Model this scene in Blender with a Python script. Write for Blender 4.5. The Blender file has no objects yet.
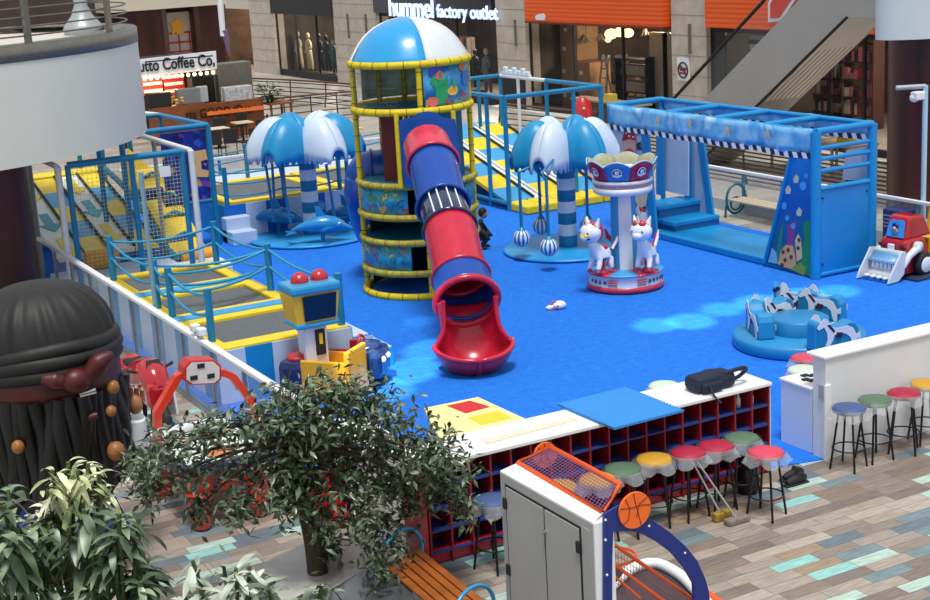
import bpy, bmesh, math, random
import numpy as np
from mathutils import Vector, Matrix, Euler
random.seed(7)
C = bpy.context.scene.collection
PI = math.pi
# ---------------------------------------------------------------- camera
FPX = 1480.0; YAW, PIT, ROL = 1.079, .243, -.057; CAMH = 7.2
_F = np.array([math.cos(PIT)*math.cos(YAW), math.cos(PIT)*math.sin(YAW), -math.sin(PIT)])
_r = np.cross(_F, [0,0,1]); _r /= np.linalg.norm(_r); _u = np.cross(_r, _F)
_r, _u = _r*math.cos(ROL)+_u*math.sin(ROL), -_r*math.sin(ROL)+_u*math.cos(ROL)
cam_data = bpy.data.cameras.new('camera'); cam = bpy.data.objects.new('camera', cam_data); C.objects.link(cam)
cam.matrix_world = Matrix(((_r[0],_u[0],-_F[0],0),(_r[1],_u[1],-_F[1],0),(_r[2],_u[2],-_F[2],CAMH),(0,0,0,1)))
cam_data.sensor_fit = 'HORIZONTAL'; cam_data.sensor_width = 36.0; cam_data.lens = 36.0*FPX/930.0
cam_data.clip_start = .1; cam_data.clip_end = 400
bpy.context.scene.camera = cam
def _ray(x, y): return _F*FPX + _r*(x-465) - _u*(y-300)
def P(x, y, z=0.0):
    d = _ray(x, y); t = (z-CAMH)/d[2]; return Vector((d[0]*t, d[1]*t, z))
def onX(x, y, X):
    d = _ray(x, y); t = X/d[0]; return Vector((X, d[1]*t, CAMH+d[2]*t))
def onY(x, y, Y):
    d = _ray(x, y); t = Y/d[1]; return Vector((d[0]*t, Y, CAMH+d[2]*t))
def onPlane(x, y, p, n):
    d = Vector(_ray(x, y)); o = Vector((0,0,CAMH)); t = (Vector(p)-o).dot(Vector(n))/d.dot(Vector(n)); return o+d*t
def ppx(p):
    d = np.array(p, float)-np.array([0,0,CAMH]); k = d@_F; return (465+FPX*(d@_r)/k, 300-FPX*(d@_u)/k)
def ZV(y, Q):
    lo, hi = -5.0, 30.0
    for _ in range(50):
        m = (lo+hi)/2
        if ppx((Q[0],Q[1],m))[1] > y: lo = m
        else: hi = m
    return m
# ---------------------------------------------------------------- world, sun, exposure
scn = bpy.context.scene
scn.view_settings.view_transform = 'Standard'; scn.view_settings.look = 'None'
scn.view_settings.exposure = .22; scn.view_settings.gamma = 1.0; scn.view_settings.use_curve_mapping = False
w = bpy.data.worlds.new('skylight'); scn.world = w; w.use_nodes = True
bg = w.node_tree.nodes['Background']; bg.inputs[0].default_value = (.92,.96,1.0,1); bg.inputs[1].default_value = .60
def lamp(name, typ, loc, aim, energy, color=(1,1,1), **kw):
    d = bpy.data.lights.new(name, typ); o = bpy.data.objects.new(name, d); C.objects.link(o)
    d.energy = energy; d.color = color
    for k, v in kw.items(): setattr(d, k, v)
    o.location = loc
    o.rotation_euler = (Vector(aim)-Vector(loc)).to_track_quat('-Z', 'Y').to_euler()
    return o
lamp('sun', 'SUN', (0,0,30), (-4+8, 9, 0), 2.6, (1,.97,.92), angle=math.radians(14))
# ---------------------------------------------------------------- materials
def lin(c):
    c = c/255.0
    return c/12.92 if c <= .04045 else ((c+.055)/1.055)**2.4
def rgb(h):
    if isinstance(h, str): h = h.lstrip('#'); h = (int(h[0:2],16), int(h[2:4],16), int(h[4:6],16))
    return (lin(h[0]), lin(h[1]), lin(h[2]), 1)
MATS = {}
def mat(name, col, rough=.5, metal=0.0, noise=0.0, nscale=8.0, bump=0.0, alpha=1.0, trans=0.0, emit=0.0, coat=0.0, col2=None, stretch=None):
    if name in MATS: return MATS[name]
    m = bpy.data.materials.new(name); m.use_nodes = True; nt = m.node_tree; b = nt.nodes['Principled BSDF']
    b.inputs['Base Color'].default_value = rgb(col); b.inputs['Roughness'].default_value = rough
    b.inputs['Metallic'].default_value = metal; b.inputs['Alpha'].default_value = alpha
    b.inputs['Transmission Weight'].default_value = trans; b.inputs['Coat Weight'].default_value = coat
    if emit: b.inputs['Emission Color'].default_value = rgb(col); b.inputs['Emission Strength'].default_value = emit
    if noise or bump:
        tc = nt.nodes.new('ShaderNodeTexCoord'); mp = nt.nodes.new('ShaderNodeMapping'); n = nt.nodes.new('ShaderNodeTexNoise')
        if stretch: mp.inputs['Scale'].default_value = stretch
        n.inputs['Scale'].default_value = nscale; n.inputs['Detail'].default_value = 4
        nt.links.new(tc.outputs['Object'], mp.inputs[0]); nt.links.new(mp.outputs[0], n.inputs['Vector'])
        if noise:
            mx = nt.nodes.new('ShaderNodeMix'); mx.data_type = 'RGBA'
            r_ = nt.nodes.new('ShaderNodeValToRGB'); r_.color_ramp.elements[0].position = .35; r_.color_ramp.elements[1].position = .65
            nt.links.new(n.outputs['Fac'], r_.inputs[0]); nt.links.new(r_.outputs[0], mx.inputs[0])
            c1 = rgb(col); c2 = rgb(col2) if col2 else tuple(max(0, v*(1-noise)) for v in c1[:3])+(1,)
            mx.inputs[6].default_value = c1; mx.inputs[7].default_value = c2
            nt.links.new(mx.outputs[2], b.inputs['Base Color'])
        if bump:
            bp = nt.nodes.new('ShaderNodeBump'); bp.inputs['Strength'].default_value = bump; bp.inputs['Distance'].default_value = .02
            nt.links.new(n.outputs['Fac'], bp.inputs['Height']); nt.links.new(bp.outputs[0], b.inputs['Normal'])
    MATS[name] = m; return m
def node_mat(name, fn, rough=.6):
    m = bpy.data.materials.new(name); m.use_nodes = True; nt = m.node_tree; b = nt.nodes['Principled BSDF']
    b.inputs['Roughness'].default_value = rough; fn(nt, b); MATS[name] = m; return m
def N(nt, typ, **kw):
    n = nt.nodes.new(typ)
    for k, v in kw.items():
        if k.startswith('i_'):
            key = k[2:]; key = int(key) if key.isdigit() else key
            n.inputs[key].default_value = v
        else: setattr(n, k, v)
    return n
def ramp(nt, stops, interp='CONSTANT'):
    r_ = nt.nodes.new('ShaderNodeValToRGB'); cr = r_.color_ramp; cr.interpolation = interp
    while len(cr.elements) > 1: cr.elements.remove(cr.elements[-1])
    cr.elements[0].position = stops[0][0]; cr.elements[0].color = rgb(stops[0][1])
    for p, c in stops[1:]:
        e = cr.elements.new(p); e.color = rgb(c)
    return r_
def mathn(nt, op, a, b=None):
    n = N(nt, 'ShaderNodeMath', operation=op)
    for i, v in enumerate((a, b)):
        if v is None: continue
        if isinstance(v, (int, float)): n.inputs[i].default_value = v
        else: nt.links.new(v, n.inputs[i])
    return n.outputs[0]
def coords(nt, kind='Object'):
    tc = N(nt, 'ShaderNodeTexCoord'); s = N(nt, 'ShaderNodeSeparateXYZ'); nt.links.new(tc.outputs[kind], s.inputs[0]); return tc.outputs[kind], s.outputs

blue = mat('frame_blue', '#0F7FB0', .38, noise=.12, nscale=5)
blue_l = mat('light_blue_vinyl', '#0A8ACA', .42, noise=.08, nscale=3)
teal = mat('teal_vinyl', '#14718F', .45, noise=.15, nscale=4)
white = mat('white_paint', '#E6E9EE', .4, noise=.05, nscale=3)
pwhite = mat('pale_blue_white_vinyl', '#BFD3EE', .4, noise=.06, nscale=3)
yellow = mat('yellow_vinyl', '#E8C61E', .42, noise=.1, nscale=6)
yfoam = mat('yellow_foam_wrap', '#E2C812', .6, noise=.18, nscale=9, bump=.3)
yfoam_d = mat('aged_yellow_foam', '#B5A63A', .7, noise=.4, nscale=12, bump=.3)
dblue = mat('deep_blue_plastic', '#0748A6', .3, noise=.15, nscale=3, coat=.15)
navy = mat('navy_plastic', '#12246A', .4)
redp = mat('red_plastic', '#C81E3C', .28, noise=.15, nscale=4, coat=.3)
red = mat('red_paint', '#B81D2C', .35, coat=.4)
dred = mat('dark_red_board', '#6E0F1A', .55, noise=.15, nscale=4)
black = mat('black_steel', '#17181B', .4, metal=.3)
blackm = mat('matte_black', '#1B1C1F', .7)
steel = mat('brushed_steel', '#9FA3A5', .35, metal=.8, noise=.15, nscale=20)
gsteel = mat('grey_steel', '#77756E', .4, metal=.4, noise=.15, nscale=6)
chrome = mat('chrome', '#C8CCD0', .15, metal=.95)
glass = mat('clear_glass', '#DCEAF0', .05, alpha=.13)
glass.node_tree.nodes['Principled BSDF'].inputs['Specular IOR Level'].default_value = .3
bwood = mat('brown_wood', '#8A4A1E', .5, noise=.35, nscale=3, stretch=(1,8,8))
stone = mat('beige_stone', '#C4B9AB', .6, noise=.18, nscale=2.5)
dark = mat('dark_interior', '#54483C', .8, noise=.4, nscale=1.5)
orange = mat('orange_paint', '#EA5A18', .4)
# ---------------------------------------------------------------- mesh builder
def frame_of(d):
    d = Vector(d).normalized(); a = Vector((0,0,1)) if abs(d.z) < .9 else Vector((1,0,0))
    x = a.cross(d).normalized(); return x, d.cross(x).normalized()
class MB:
    def __init__(s, M=None): s.v = []; s.f = []; s.mi = []; s.sm = []; s.M = M or Matrix.Identity(4); s.k = 0; s.s = False
    def add(s, vs, fs, smooth=None):
        o = len(s.v); s.v += [s.M @ Vector(p) for p in vs]; s.f += [tuple(i+o for i in f) for f in fs]
        s.mi += [s.k]*len(fs); s.sm += [s.s if smooth is None else smooth]*len(fs); return s
    def mat(s, k): s.k = k; return s
    def box(s, c, d, rz=0, R=None):
        c = Vector(c); R = R or Matrix.Rotation(rz, 3, 'Z'); h = Vector(d)/2
        vs = [c + R @ Vector((sx*h.x, sy*h.y, sz*h.z)) for sz in (-1,1) for sx, sy in ((-1,-1),(1,-1),(1,1),(-1,1))]
        return s.add(vs, [(3,2,1,0),(4,5,6,7),(0,1,5,4),(1,2,6,5),(2,3,7,6),(3,0,4,7)], False)
    def bx(s, a, b): a, b = Vector(a), Vector(b); return s.box((a+b)/2, [abs(q) for q in (b-a)])
    def bbox(s, a, b, bev=.02):
        """box with bevelled edges from a to b"""
        a, b = Vector(a), Vector(b); c = (a+b)/2; bm = bmesh.new(); bmesh.ops.create_cube(bm, size=1)
        for v in bm.verts: v.co = Vector((v.co.x*abs(b.x-a.x), v.co.y*abs(b.y-a.y), v.co.z*abs(b.z-a.z)))+c
        bmesh.ops.bevel(bm, geom=bm.edges[:], offset=bev, segments=2, affect='EDGES', profile=.5)
        bm.verts.index_update(); s.add([v.co.copy() for v in bm.verts], [tuple(v.index for v in f.verts) for f in bm.faces], False); bm.free(); return s
    def tube(s, pts, r, n=8, closed=False, cap=True):
        pts = [Vector(p) for p in pts]; m = len(pts); rs = r if isinstance(r, (list, tuple)) else [r]*m
        vs = []; X = None
        for i, p in enumerate(pts):
            if closed: d = pts[(i+1) % m]-pts[i-1]
            else: d = pts[min(i+1, m-1)]-pts[max(i-1, 0)]
            if d.length < 1e-9: d = Vector((0,0,1))
            d.normalize()
            if X is None: X, Y = frame_of(d)
            else:
                X = (X-d*X.dot(d));
                if X.length < 1e-6: X, _ = frame_of(d)
                X.normalize(); Y = d.cross(X)
            for k in range(n):
                a = 2*PI*k/n; vs.append(p + (X*math.cos(a)+Y*math.sin(a))*rs[i])
        fs = []
        for i in range(m if closed else m-1):
            j = (i+1) % m
            for k in range(n): l = (k+1) % n; fs.append((i*n+k, i*n+l, j*n+l, j*n+k))
        s.add(vs, fs, True)
        if cap and not closed: s.add([vs[k] for k in range(n)], [tuple(reversed(range(n)))], False) if s.M == Matrix.Identity(4) else s.add(vs[:n], [tuple(reversed(range(n)))], False); s.add(vs[-n:], [tuple(range(n))], False)
        return s
    def cyl(s, a, b, r, r2=None, n=14): return s.tube([a, b], [r, r if r2 is None else r2], n)
    def lathe(s, prof, c=(0,0,0), n=32, a0=0, a1=2*PI, axis=None, smooth=True):
        """prof: list of (radius, height)"""
        c = Vector(c); full = abs(a1-a0-2*PI) < 1e-6; m = n if full else n+1
        if axis: X, Y = frame_of(axis); Z = Vector(axis).normalized()
        else: X, Y, Z = Vector((1,0,0)), Vector((0,1,0)), Vector((0,0,1))
        vs = []
        for r_, z in prof:
            for k in range(m):
                a = a0+(a1-a0)*k/n; vs.append(c+X*(r_*math.cos(a))+Y*(r_*math.sin(a))+Z*z)
        fs = []
        for i in range(len(prof)-1):
            for k in range(n):
                l = (k+1) % m if full else k+1
                fs.append((i*m+k, i*m+l, (i+1)*m+l, (i+1)*m+k))
        return s.add(vs, fs, smooth)
    def ball(s, c, r, n=16, sc=(1,1,1), R=None):
        c = Vector(c); vs = []; m = n//2; R = R or Matrix.Identity(3)
        for i in range(m+1):
            t = PI*i/m
            for k in range(n):
                a = 2*PI*k/n; vs.append(c+R @ Vector((r*sc[0]*math.sin(t)*math.cos(a), r*sc[1]*math.sin(t)*math.sin(a), r*sc[2]*math.cos(t))))
        fs = [(i*n+k, (i+1)*n+k, (i+1)*n+(k+1) % n, i*n+(k+1) % n) for i in range(m) for k in range(n)]
        return s.add(vs, fs, True)
    def prism(s, poly, o, ux, uy, t):
        """2-D polygon in the plane (o, ux, uy), thickness vector t"""
        o, ux, uy, t = Vector(o), Vector(ux), Vector(uy), Vector(t); n = len(poly)
        a = [o+ux*p[0]+uy*p[1] for p in poly]; b = [p+t for p in a]
        if ux.cross(uy).dot(t) < 0: a, b = b, a
        area = sum(poly[i][0]*poly[(i+1) % n][1]-poly[(i+1) % n][0]*poly[i][1] for i in range(n))
        idx = list(range(n)) if area > 0 else list(reversed(range(n)))
        a = [a[i] for i in idx]; b = [b[i] for i in idx]
        return s.add(a+b, [tuple(reversed(range(n))), tuple(range(n, 2*n))]+[(i, (i+1) % n, n+(i+1) % n, n+i) for i in range(n)], False)
    def grid(s, fn, nu, nv, smooth=True, th=0):
        """sheet: fn(u, v) -> point"""
        vs = [Vector(fn(i/nu, j/nv)) for i in range(nu+1) for j in range(nv+1)]
        fs = [(i*(nv+1)+j, (i+1)*(nv+1)+j, (i+1)*(nv+1)+j+1, i*(nv+1)+j+1) for i in range(nu) for j in range(nv)]
        return s.add(vs, fs, smooth)
    def build(s, name, mats, parent=None, solid=0, bevel=0, sub=0, auto=True):
        if not isinstance(mats, (list, tuple)): mats = [mats]
        off = Vector((0,0,0)); q = parent
        while q is not None: off += q.location; q = q.parent
        me = bpy.data.meshes.new(name); me.from_pydata([tuple(p-off) for p in s.v], [], s.f)
        for m in mats: me.materials.append(m)
        me.polygons.foreach_set('material_index', s.mi); me.polygons.foreach_set('use_smooth', s.sm); me.update()
        o = bpy.data.objects.new(name, me); C.objects.link(o)
        if parent is not None: o.parent = parent
        if solid: md = o.modifiers.new('thick', 'SOLIDIFY'); md.thickness = solid; md.offset = 0
        if bevel: md = o.modifiers.new('bevel', 'BEVEL'); md.width = bevel; md.segments = 2; md.limit_method = 'ANGLE'
        if sub: md = o.modifiers.new('sub', 'SUBSURF'); md.levels = sub; md.render_levels = sub
        return o
def tag(o, label=None, cat=None, group=None, kind=None):
    if label: o['label'] = label
    if cat: o['category'] = cat
    if group: o['group'] = group
    if kind: o['kind'] = kind
    return o
def thing(name, label, cat, loc=(0,0,0), group=None):
    o = bpy.data.objects.new(name, None); C.objects.link(o); o.location = loc; o.empty_display_size = .1
    return tag(o, label, cat, group)
def struct(o, label=None): o['kind'] = 'structure'; return tag(o, label)
def place(src, loc, rz, label, group=None, first=False, scale=None):
    """a thing with its parts and sub-parts put at loc: the thing itself the first time, else a copy"""
    r_ = src
    if not first:
        r_ = src.copy(); C.objects.link(r_)
        for ch in list(src.children):
            c = ch.copy(); C.objects.link(c); c.parent = r_
            for g in list(ch.children): d = g.copy(); C.objects.link(d); d.parent = c
    r_.location = loc; r_.rotation_euler = (0,0,rz)
    if scale: r_.scale = (scale,)*3
    tag(r_, label, None, group); return r_
def text(name, body, size, o, ux, uy, material, parent=None, ext=.01, bold=0.0, align='LEFT', width=None):
    cu = bpy.data.curves.new(name, 'FONT'); cu.body = body; cu.size = size; cu.extrude = ext; cu.offset = bold; cu.align_x = align
    cu.materials.append(material); ob = bpy.data.objects.new(name, cu); C.objects.link(ob)
    ux, uy = Vector(ux).normalized(), Vector(uy).normalized(); uz = ux.cross(uy)
    sx = 1.0
    if width:
        bpy.context.view_layer.update(); sx = width/max(ob.dimensions.x, 1e-3)
    off = Vector((0,0,0)); q = parent
    while q is not None: off += q.location; q = q.parent
    o = Vector(o)-off
    ob.matrix_basis = Matrix(((ux[0]*sx,uy[0],uz[0],o[0]),(ux[1]*sx,uy[1],uz[1],o[1]),(ux[2]*sx,uy[2],uz[2],o[2]),(0,0,0,1)))
    me = bpy.data.meshes.new_from_object(ob.evaluated_get(bpy.context.evaluated_depsgraph_get())); mb_ = ob.matrix_basis.copy()
    bpy.data.objects.remove(ob); ob = bpy.data.objects.new(name, me); C.objects.link(ob)
    me.transform(mb_.to_3x3().to_4x4()); ob.location = mb_.translation
    if parent is not None: ob.parent = parent
    return ob
def skin(name, joints, edges, radii, material, parent=None, sub=2, root=0):
    """one continuous body grown around a skeleton"""
    me = bpy.data.meshes.new(name); me.from_pydata([tuple(j) for j in joints], edges, []); me.update()
    o = bpy.data.objects.new(name, me); C.objects.link(o)
    if parent is not None: o.parent = parent
    md = o.modifiers.new('skin', 'SKIN'); md.use_smooth_shade = True
    for i, r_ in enumerate(radii):
        sv = me.skin_vertices[0].data[i]; sv.radius = (r_, r_) if not isinstance(r_, tuple) else r_; sv.use_root = (i == root)
    s_ = o.modifiers.new('sub', 'SUBSURF'); s_.levels = sub; s_.render_levels = sub
    me.materials.append(material); return o
def bez(a, b, c, n=10):
    a, b, c = Vector(a), Vector(b), Vector(c); return [a*(1-t)**2+b*2*t*(1-t)+c*t*t for t in [i/n for i in range(n+1)]]
def sag(a, b, d, n=8):
    a, b = Vector(a), Vector(b); return [a.lerp(b, i/n)-Vector((0,0,4*d*(i/n)*(1-i/n))) for i in range(n+1)]
def smooth_path(pts, n=6):
    """Catmull-Rom through pts"""
    pts = [Vector(p) for p in pts]; out = []
    for i in range(len(pts)-1):
        p0 = pts[max(i-1,0)]; p1 = pts[i]; p2 = pts[i+1]; p3 = pts[min(i+2, len(pts)-1)]
        for k in range(n):
            t = k/n; out.append(.5*((2*p1)+(p2-p0)*t+(2*p0-5*p1+4*p2-p3)*t*t+(3*p1-p0-3*p2+p3)*t**3))
    out.append(pts[-1]); return out
UP = Vector((0,0,1)); NX = Vector((1,0,0)); NY = Vector((0,1,0))
# ================================================================ STRUCTURE
def m_planks(nt, b):
    v, s = coords(nt)
    ry = mathn(nt, 'DIVIDE', s[1], .20); row = mathn(nt, 'FLOOR', ry)
    rnd = N(nt, 'ShaderNodeTexWhiteNoise', noise_dimensions='1D'); nt.links.new(row, rnd.inputs['W'])
    sx = mathn(nt, 'ADD', mathn(nt, 'DIVIDE', s[0], .62), mathn(nt, 'MULTIPLY', rnd.outputs['Value'], 7.0)); col = mathn(nt, 'FLOOR', sx)
    cmb = N(nt, 'ShaderNodeCombineXYZ'); nt.links.new(row, cmb.inputs[0]); nt.links.new(col, cmb.inputs[1])
    wn = N(nt, 'ShaderNodeTexWhiteNoise', noise_dimensions='2D'); nt.links.new(cmb.outputs[0], wn.inputs['Vector'])
    r_ = ramp(nt, [(0,'#8D8078'),(.14,'#A3968A'),(.27,'#7C7069'),(.38,'#9C9188'),(.50,'#88776B'),(.58,'#B0A498'),(.66,'#9C866E'),(.70,'#8A7F76'),(.77,'#66757F'),(.84,'#8FC4BE'),(.91,'#AFC6BC'),(.96,'#74878C')])
    nt.links.new(wn.outputs['Value'], r_.inputs[0])
    mp = N(nt, 'ShaderNodeMapping'); mp.inputs['Scale'].default_value = (2.5, 22, 1); nt.links.new(v, mp.inputs[0])
    nz = N(nt, 'ShaderNodeTexNoise', i_Scale=1.6, i_Detail=6.0); nt.links.new(mp.outputs[0], nz.inputs['Vector'])
    r2 = N(nt, 'ShaderNodeMapRange', i_1=.3, i_2=.7, i_3=.72, i_4=1.22); nt.links.new(nz.outputs['Fac'], r2.inputs[0])
    mx = N(nt, 'ShaderNodeMix', data_type='RGBA', blend_type='MULTIPLY'); mx.inputs[0].default_value = 1
    nt.links.new(r_.outputs[0], mx.inputs[6]); nt.links.new(r2.outputs[0], mx.inputs[7])
    fy = mathn(nt, 'FRACT', ry); fx = mathn(nt, 'FRACT', sx)
    g = mathn(nt, 'MAXIMUM', mathn(nt, 'LESS_THAN', fy, .035), mathn(nt, 'LESS_THAN', fx, .012))
    m2 = N(nt, 'ShaderNodeMix', data_type='RGBA'); nt.links.new(g, m2.inputs[0]); nt.links.new(mx.outputs[2], m2.inputs[6]); m2.inputs[7].default_value = rgb('#5A524C')
    nt.links.new(m2.outputs[2], b.inputs['Base Color'])
planks = node_mat('mixed_plank_tiles', m_planks, .42)
def m_far(nt, b):
    v, s = coords(nt); mp = N(nt, 'ShaderNodeMapping'); nt.links.new(v, mp.inputs[0])
    br = N(nt, 'ShaderNodeTexBrick', i_Scale=1.0); br.inputs['Color1'].default_value = rgb('#B9B3AA'); br.inputs['Color2'].default_value = rgb('#9E978E')
    br.inputs['Mortar'].default_value = rgb('#7C766F'); br.inputs['Brick Width'].default_value = 1.2; br.inputs['Row Height'].default_value = .6; br.inputs['Mortar Size'].default_value = .015
    nt.links.new(mp.outputs[0], br.inputs['Vector']); nt.links.new(br.outputs[0], b.inputs['Base Color'])
fartile = node_mat('pale_mall_tiles', m_far, .3)
def m_carpet(nt, b):
    v, s = coords(nt); n = N(nt, 'ShaderNodeTexNoise', i_Scale=6.0, i_Detail=8.0, i_Roughness=.8); nt.links.new(v, n.inputs['Vector'])
    n2 = N(nt, 'ShaderNodeTexNoise', i_Scale=60.0, i_Detail=2.0); nt.links.new(v, n2.inputs['Vector'])
    a = mathn(nt, 'ADD', mathn(nt, 'MULTIPLY', n.outputs['Fac'], .5), mathn(nt, 'MULTIPLY', n2.outputs['Fac'], .5))
    r_ = ramp(nt, [(.36,'#035AC2'),(.5,'#046EDA'),(.64,'#0C88EC')], 'LINEAR'); nt.links.new(a, r_.inputs[0]); nt.links.new(r_.outputs[0], b.inputs['Base Color'])
    bp = N(nt, 'ShaderNodeBump', i_Strength=.5); bp.inputs['Distance'].default_value = .03; nt.links.new(n2.outputs['Fac'], bp.inputs['Height']); nt.links.new(bp.outputs[0], b.inputs['Normal'])
carpet_m = node_mat('blue_carpet', m_carpet, .9)
m = MB(); m.add([(-15,2,0),(45,2,0),(45,30,0),(-15,30,0)], [(0,1,2,3)])
struct(m.build('floor', planks), 'mixed brown, grey and pale turquoise plank floor tiles')
m = MB(); m.add([(-15,30,0),(45,30,0),(45,95,0),(-15,95,0)], [(0,1,2,3)]); m.add([(22.4,10,.006),(45,10,.006),(45,30,.006),(22.4,30,.006)], [(0,1,2,3)])
struct(m.build('floor', fartile), 'pale beige mall floor beyond the play area')
m = MB(); m.prism([(6.95,15.3),(12.3,15.0),(12.3,14.6),(13.1,14.42),(13.1,14.7),(22.3,14.6),(22.3,44),(6.95,44)], (0,0,0), NX, NY, (0,0,.015))
tag(m.build('carpet', carpet_m), 'bright blue carpet laid over the whole play area', 'carpet')

# ---- shop fronts along X = 31.3
XS = 31.3; ZB = 3.68
def wy(px): return onX(px, 20, XS).y
def pier(x0, x1, lab):
    y0, y1 = wy(x0), wy(x1); a = MB(); a.bx((XS-.25, y0, 0), (XS+.4, y1, 6.2))
    for k in range(1, 9): a.mat(1).bx((XS-.256, min(y0,y1)-.004, .68*k-.012), (XS, max(y0,y1)+.004, .68*k+.012)); a.mat(0)
    o = a.build('pillar', [stone, mat('stone_joint', '#8D8479', .8)]); struct(o, lab)
    return o
pier(501, 530, 'stone pillar between the dark signed shop and the orange shop')
pier(677, 712, 'stone pillar carrying the no smoking notice')
pier(338, 381, 'stone pillar left of the dark signed shop')
pier(254, 277, 'stone pillar left of the shop window with pale mannequins')
def hook(px0, y0, y1, lab):
    a = onX(px0, y0, XS-.3); b = onX(px0+1, y1, XS-.3); m = MB(); m.cyl(a, (a.x, a.y, b.z), .05); m.bx((XS-.3, a.y-.04, a.z-.1), (XS-.2, a.y+.04, a.z)); m.bx((XS-.3, a.y-.04, b.z), (XS-.2, a.y+.04, b.z+.1))
    tag(m.build('wall_bar', gsteel), lab, 'wall bar', 'metal bars on the stone pillars')
hook(347, 14, 38, 'slim vertical metal bar on pillar, left one of its pair'); hook(365, 14, 38, 'slim vertical metal bar on pillar, right one of its pair')
hook(514.5, 20, 46, 'slim vertical metal bar on pillar beside the orange shutter box'); hook(689, 24, 54, 'slim vertical metal bar above the no smoking notice')
# notice
a = onX(689.5, 68, XS-.27); t = thing('notice', 'white no smoking notice on a stone pillar', 'sign', (XS-.27, a.y, 0))
y0, y1 = onX(684, 68, XS).y, onX(696, 68, XS).y; z1, z0 = onX(690, 57, XS).z, onX(690, 80, XS).z
MB().bx((XS-.29, y0, z0), (XS-.26, y1, z1)).build('board', white, t)
cy, cz, rr = (y0+y1)/2, z1-.42, .26
m = MB(); m.tube([(XS-.3, cy+rr*math.cos(k*PI/10), cz+rr*math.sin(k*PI/10)) for k in range(20)], .03, 6, True); m.tube([(XS-.3, cy+rr*.7, cz+rr*.7), (XS-.3, cy-rr*.7, cz-rr*.7)], .03, 6)
m.bx((XS-.3, cy-.16, cz-.03), (XS-.29, cy+.16, cz+.03)); m.build('symbol', mat('sign_black','#2A2A2E',.6), t)
m = MB()
for k in range(2): m.bx((XS-.3, y0-.08, z0+.38-.16*k), (XS-.29, y1+.08, z0+.46-.16*k))
m.build('red_text', mat('sign_red','#C0303A',.6), t)

def shop(x0, x1, xb, back_mat, lab, zc=3.7):
    """open box behind the glass"""
    y0, y1 = wy(x1)-.02, wy(x0)+.02; m = MB()
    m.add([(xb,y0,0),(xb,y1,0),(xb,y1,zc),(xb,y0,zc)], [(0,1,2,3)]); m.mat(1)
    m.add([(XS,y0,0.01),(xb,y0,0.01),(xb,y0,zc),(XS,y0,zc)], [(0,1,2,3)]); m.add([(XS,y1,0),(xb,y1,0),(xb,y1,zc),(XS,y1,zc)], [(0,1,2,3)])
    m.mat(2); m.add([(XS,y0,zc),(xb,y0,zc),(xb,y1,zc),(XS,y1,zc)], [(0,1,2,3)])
    struct(m.build('wall_back', [back_mat, dark, mat('shop_ceiling','#8C857C',.8)]), lab)
    return y0, y1
sy = {}
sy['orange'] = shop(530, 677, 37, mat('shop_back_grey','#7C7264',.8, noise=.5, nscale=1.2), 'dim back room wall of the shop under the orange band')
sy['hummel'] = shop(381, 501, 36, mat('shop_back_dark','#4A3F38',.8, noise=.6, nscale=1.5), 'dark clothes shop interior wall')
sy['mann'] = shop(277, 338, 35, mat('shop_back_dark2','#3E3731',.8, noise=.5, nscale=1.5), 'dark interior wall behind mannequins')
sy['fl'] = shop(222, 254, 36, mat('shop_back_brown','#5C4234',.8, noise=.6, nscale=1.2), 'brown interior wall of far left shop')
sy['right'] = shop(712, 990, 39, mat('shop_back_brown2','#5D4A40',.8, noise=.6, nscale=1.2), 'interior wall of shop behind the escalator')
mat('shop_glass', '#39424A', .08, alpha=.12).node_tree.nodes['Principled BSDF'].inputs['Specular IOR Level'].default_value = .12
def window(x0, x1, n, lab, z0=.35, z1=3.6):
    y0, y1 = wy(x1), wy(x0); m = MB(); m.bx((XS-.03, y0, z0), (XS-.01, y1, z1)); f = struct(m.build('window_%d' % n, mat('shop_glass', '#C8D4D8', .05, alpha=.10)), lab)
    k = MB(); k.bx((XS-.07, y0, z1-.06), (XS+.03, y1, z1+.1)); k.bx((XS-.07, y0, 0), (XS+.03, y1, z0))
    for q in range(4): yy = y0+(y1-y0)*q/3; k.bx((XS-.07, yy-.05, z0), (XS+.03, yy+.05, z1))
    k.build('window_frame', blackm, f)
window(530, 677, 1, 'wide shop window under orange band'); window(381, 501, 2, 'clothes shop window'); window(277, 338, 3, 'window with mannequins'); window(712, 960, 4, 'shop window behind the escalator')
# fascias
def band(x0, x1, z0, z1, m_, name, lab, cat, dx=.35, ret=False):
    y0, y1 = wy(x1), wy(x0); a = MB(); a.bx((XS-dx, y0, z0), (XS+.1, y1, z1)); o = a.build(name, m_)
    return (tag(o, lab, cat) if cat else struct(o, lab)), y0, y1
t = thing('orange_fascia', 'orange shop fascia with fine ribs between two stone pillars', 'shop sign', (XS, wy(600), 0))
def m_ribs(nt, b):
    v, s = coords(nt); wv = mathn(nt, 'SINE', mathn(nt, 'MULTIPLY', s[2], 40.0)); r_ = ramp(nt, [(0,'#D84A10'),(.5,'#EC5A16'),(1,'#F06420')], 'LINEAR'); nt.links.new(mathn(nt,'ADD',mathn(nt,'MULTIPLY',wv,.5),.5), r_.inputs[0]); nt.links.new(r_.outputs[0], b.inputs['Base Color'])
ribs = node_mat('orange_ribbed_metal', m_ribs, .45)
MB().bx((XS-.5, wy(676)+.1, ZB), (XS-.02, wy(536), 5.98)).build('panel', ribs, t)
MB().bx((XS-.52, wy(676)+.1, ZB-.08), (XS+.1, wy(536), ZB)).build('lower_rail', mat('dark_red_rail','#7A2412',.5), t)
a = onX(541, 17, XS-.5); MB().prism([(-.35,-.12),(.3,-.12),(.38,.05),(.2,.14),(-.2,.1),(-.4,.02)], (XS-.53, a.y, a.z), (0,-1,0), UP, (.02,0,0)).build('badge', white, t)
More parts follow.
